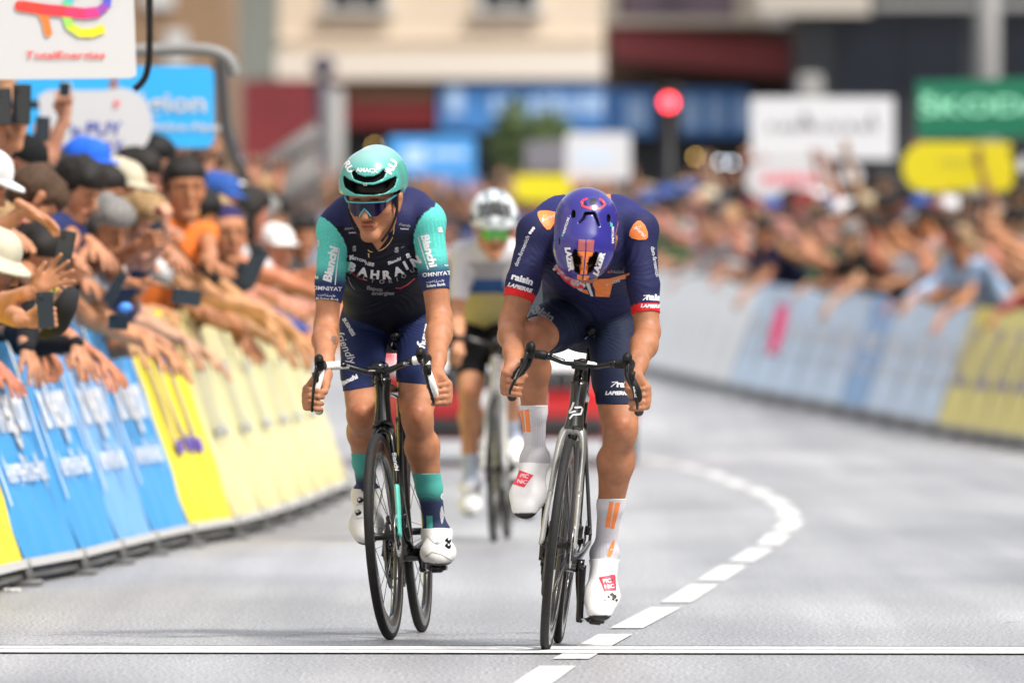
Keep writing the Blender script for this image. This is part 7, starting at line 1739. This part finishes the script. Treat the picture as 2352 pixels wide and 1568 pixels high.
def put_person(ai, loc, yaw, where, scale=1., shirt=None, phone_=True):
    ps, ms, kd = ARCH[ai]
    for att in range(12):
        sn, scol = shirt or rp.choice(SH_R if 'right' in where else SH); hn, hcol = rp.choice(HC); cn, ccol = rp.choice(CC); skin = SKT[rp.choice([0, 1, 1, 4, 4, 2, 4] if 'right' in where else [0, 0, 1, 1, 2, 3, 4, 4])]
        skin = tuple(c*rp.uniform(.85, 1.2) for c in skin)
        hw = (cn.replace('cap', 'sun hat') if ai == 7 else cn) if kd == 'cap' else hn+' hair'
        lb = 'spectator in %s shirt and %s, %s' % (sn, hw, where)
        if lb not in seen: break
    if len(AP) <= ai or AP[ai] is None:
        while len(AP) <= ai: AP.append(None)
        r_ = make_person(ms, lb, None, skin, scol, (.03, .035, .06), hcol, ccol, (0, 0, 0)); AP[ai] = r_
    else:
        r_ = AP[ai].copy(); C.objects.link(r_)
        for ch in list(AP[ai].children):
            c = ch.copy(); C.objects.link(c); c.parent = r_
            c.color = col4({'body': skin, 'shirt': scol, 'trousers': rp.choice([(.03, .035, .06), (.01, .01, .01), (.2, .18, .14)]), 'shoes': (.1, .1, .1), 'hair': hcol, 'cap': ccol}[ch.name.split('.')[0]])
    r_.location = loc; r_.rotation_euler = (0, 0, yaw); r_.scale = (scale,)*3
    r_['label'] = lb; r_['category'] = 'person'
    seen.setdefault(lb, []).append(r_)
    if ai == 3 and phone_:
        M = Matrix.Translation(loc) @ Matrix.Rotation(yaw, 4, 'Z') @ Matrix.Scale(scale, 4)
        q = M @ Vector((.01, -.70, 1.62)); ph = thing('smartphone', 'smartphone held by the %s shirted, %s spectator, %s' % (sn, hw.replace(' hair', '-haired').replace(' ', '-'), where), 'phone', q, rot=(0, R(90) if rp.random() < .6 else 0, yaw), group='phones held up in the crowd')
        t = MB(); t.box((0, 0, 0), (.075, .009, .155), PHB, bev=.003); t.build('casing', parent=ph); seen.setdefault(ph['label'], []).append(ph)
    return r_
def row(tab, side, Y0, Y1, step, back, zoff, archs, jit=.12, sc_=(.95, 1.05), rowname='', names=None):
    Y = Y0
    while Y < Y1:
        X = interp(tab, Y); X2 = interp(tab, Y+1); d = Vector((X2-X, 1, 0)).normalized(); nrm = Vector((-d.y, d.x, 0)) if side == 'left' else Vector((d.y, -d.x, 0))
        loc = Vector((X, Y, gz(Y)))+nrm*(back+rp.uniform(-.06, .10))+Vector((0, 0, zoff)); inward = -nrm
        yaw = math.atan2(inward.x, -inward.y)+rp.uniform(-.35, .35)   # local -y -> inward
        # look towards the riders/camera a little
        yaw += (-.35 if side == 'left' else .35)
        wh = names(Y) if names else rowname
        put_person(rp.choice(archs), loc, yaw, wh, rp.uniform(*sc_))
        Y += step*rp.uniform(.8, 1.2)
def nmL(r_): return lambda Y: '%s row behind the %s left barrier' % (r_, ordn(max(0, int((Y-50.96)//2.1)))) if Y > 50.96 else '%s row at the left picture edge' % r_
def nmR(r_): return lambda Y: '%s row at the %s right barrier' % (r_, ordn(max(0, int((Y-97.5)//2.05))))
row(LB, 'left', 61.5, 96, .70, .70, 0, [0, 8, 1, 2, 9, 8, 7, 9], names=nmL('front'))
row(LB, 'left', 51.0, 60.5, .85, .72, 0, [0, 8, 9], sc_=(.88, .93), names=nmL('front'))
row(LB, 'left', 62, 96, 1.0, 1.12, .04, [3, 4, 5, 6, 4], names=nmL('second'))
row(LB, 'left', 66, 98, 1.9, 1.6, .1, [3, 4, 5, 6], names=nmL('third'))
for (Yp, ai, sh_) in ((115.5, 6, ('white', (.72, .72, .76))), (122.0, 5, ('green', (.04, .26, .10))), (126.5, 2, ('navy', (.015, .02, .06))), (129.0, 5, ('blue', (.03, .09, .40))), (109.0, 2, ('pale blue', (.35, .48, .68))), (136.0, 6, ('pink', (.55, .36, .38))), (118.5, 2, ('black', (.012, .012, .010)))):
    X = interp(RB_, Yp); put_person(ai, Vector((X+.62, Yp, gz(Yp))), R(-90)+.55, 'leaning at the %s right barrier' % ordn(max(0, int((Yp-97.5)//2.05))), 1.09, shirt=sh_)
row(RB_, 'right', 99, 150, .92, .78, 0, [6, 5, 5, 5, 3, 3, 8, 6], sc_=(1.03, 1.13), names=nmR('front'))
row(RB_, 'right', 99, 150, .98, 1.3, .06, [3, 5, 6, 6, 5], sc_=(1.03, 1.13), names=nmR('second'))
row(RB_, 'right', 99, 150, 1.1, 1.9, .16, [3, 5, 6, 6, 4], sc_=(1.0, 1.08), names=nmR('third'))
t = MB(); q = P(1785, 770, 120.5); r = thing('cloth', 'magenta cloth hanging over the pale barriers on the right', 'cloth', q)
t.sweep([P(1800, 700, 121.0), P(1788, 750, 120.5), P(1772, 812, 120.0)], [(.05, .015), (.07, .02), (.045, .012)], mat('magenta_cloth', (.30, .012, .07), .8), 10, n=4); wbuild(t, 'fabric', r)
# raised bank the back rows stand on
def bank(name, tab, side, Y0, Y1, steps, m_):
    V = []; F = []; n = 30; k = len(steps)
    for i in range(n+1):
        Y = Y0+(Y1-Y0)*i/n; X = interp(tab, Y); d = Vector((interp(tab, Y+1)-X, 1, 0)).normalized(); nrm = Vector((-d.y, d.x, 0)) if side == 'left' else Vector((d.y, -d.x, 0))
        for b_, z_ in steps: q = Vector((X, Y, gz(Y)+z_))+nrm*b_; V.append(q)
    for i in range(n):
        for j in range(k-1): a = i*k+j; F.append((a, a+1, a+k+1, a+k))
    tag(mesh_obj(name, V, F, m_, smooth=False), kind='structure')
PAVE = mat('pavement', (.20, .195, .19), .8, noise=.15, nscale=2)
bank('pavement', RB_, 'right', 90, 205, [(1.0, .005), (1.0, .06), (1.5, .06), (1.5, .16), (9, .16)], PAVE)
# the far end of the right-hand crowd reads as one mass
vv = []; ff = []; cc_ = []
o = 0; Y = 150.
fm = []; 
def mass(kind, sel, m_):
    return
parts = {'body': [], 'shirt': [], 'hair': []}
rq = random.Random(21)
small = [person_meshes((0, 0, 0), (0, -.1, 1.6), (0, -1, 0), (0, -1, -.1), [(1, (-.2, -.5, 1.2), D((0, -1, 0)), D((0, 0, -1)), 'open'), (-1, (.15, -.4, 1.3 if i else 1.75), D((0, -.3, 1)), D((-1, 0, 0)), 'open')], res=.035, hres=.02, hr=.012, hair='short') for i in range(2)]
def joinmass(name, label, poss, kind_):
    V = []; F = []; Cc = []; o = 0
    for (loc, yaw, sc_, mi, cols_) in poss:
        ca, sa = math.cos(yaw), math.sin(yaw)
        for part in ('body', 'shirt', 'trousers', 'hair'):
            dat = small[mi][part]; v = np.asarray(dat[0])*sc_; f = dat[1]
            v2 = np.c_[v[:, 0]*ca-v[:, 1]*sa+loc.x, v[:, 0]*sa+v[:, 1]*ca+loc.y, v[:, 2]+loc.z]; V.append(v2); Cc.append(np.tile(np.array(cols_[part]), (len(v2), 1))); F += [tuple(int(i)+o for i in q) for q in f]; o += len(v2)
    ob = mesh_obj(name, np.concatenate(V), F, mat('far_crowd', (1, 1, 1), .8, vcol=True), cols=np.concatenate(Cc)); return tag(ob, label, 'crowd', kind='stuff')
poss = []
for (back, z_) in ((.72, 0), (1.25, .06), (1.8, .16), (2.5, .16)):
    Y = 150.
    while Y < 203:
        X = interp(RB_, Y); d = Vector((interp(RB_, Y+1)-X, 1, 0)).normalized(); nrm = Vector((d.y, -d.x, 0)); loc = Vector((X, Y, gz(Y)+z_))+nrm*back
        poss.append((loc, rq.uniform(-.6, .6)-.2, rq.uniform(.92, 1.06), rq.randrange(2), {'body': SKT[rq.randrange(5)], 'shirt': rq.choice(SH)[1], 'trousers': (.03, .03, .05), 'hair': rq.choice(HC)[1]})); Y += rq.uniform(.5, .9)
joinmass('crowd', 'distant blurred spectators lining the bend of the street behind the riders', poss, 'stuff')
for i in range(len(RB_)): pass
Yc = 150.; rb2 = [(150., interp(RB_, 150.))]
while Yc < 196:
    X0 = interp(RB_, Yc); sl = (interp(RB_, Yc+1)-X0); Yc += 2.1/math.sqrt(1+sl*sl); rb2.append((Yc, interp(RB_, Yc)))
for i in range(len(rb2)-1): place_barrier('white' if i % 5 else 'skyw', rb2[i], rb2[i+1], 'right')
# things nothing tells apart share a label and a group
for lb, os_ in seen.items():
    if len(os_) > 1:
        for o in os_: o['group'] = o.get('group') or 'look-alikes: '+lb
for o in C.objects:
    if o.parent is None and o.name.split('.')[0] == 'person' and 'spectator' in o.get('label', '') and not o.get('group'): o['group'] = 'spectators'
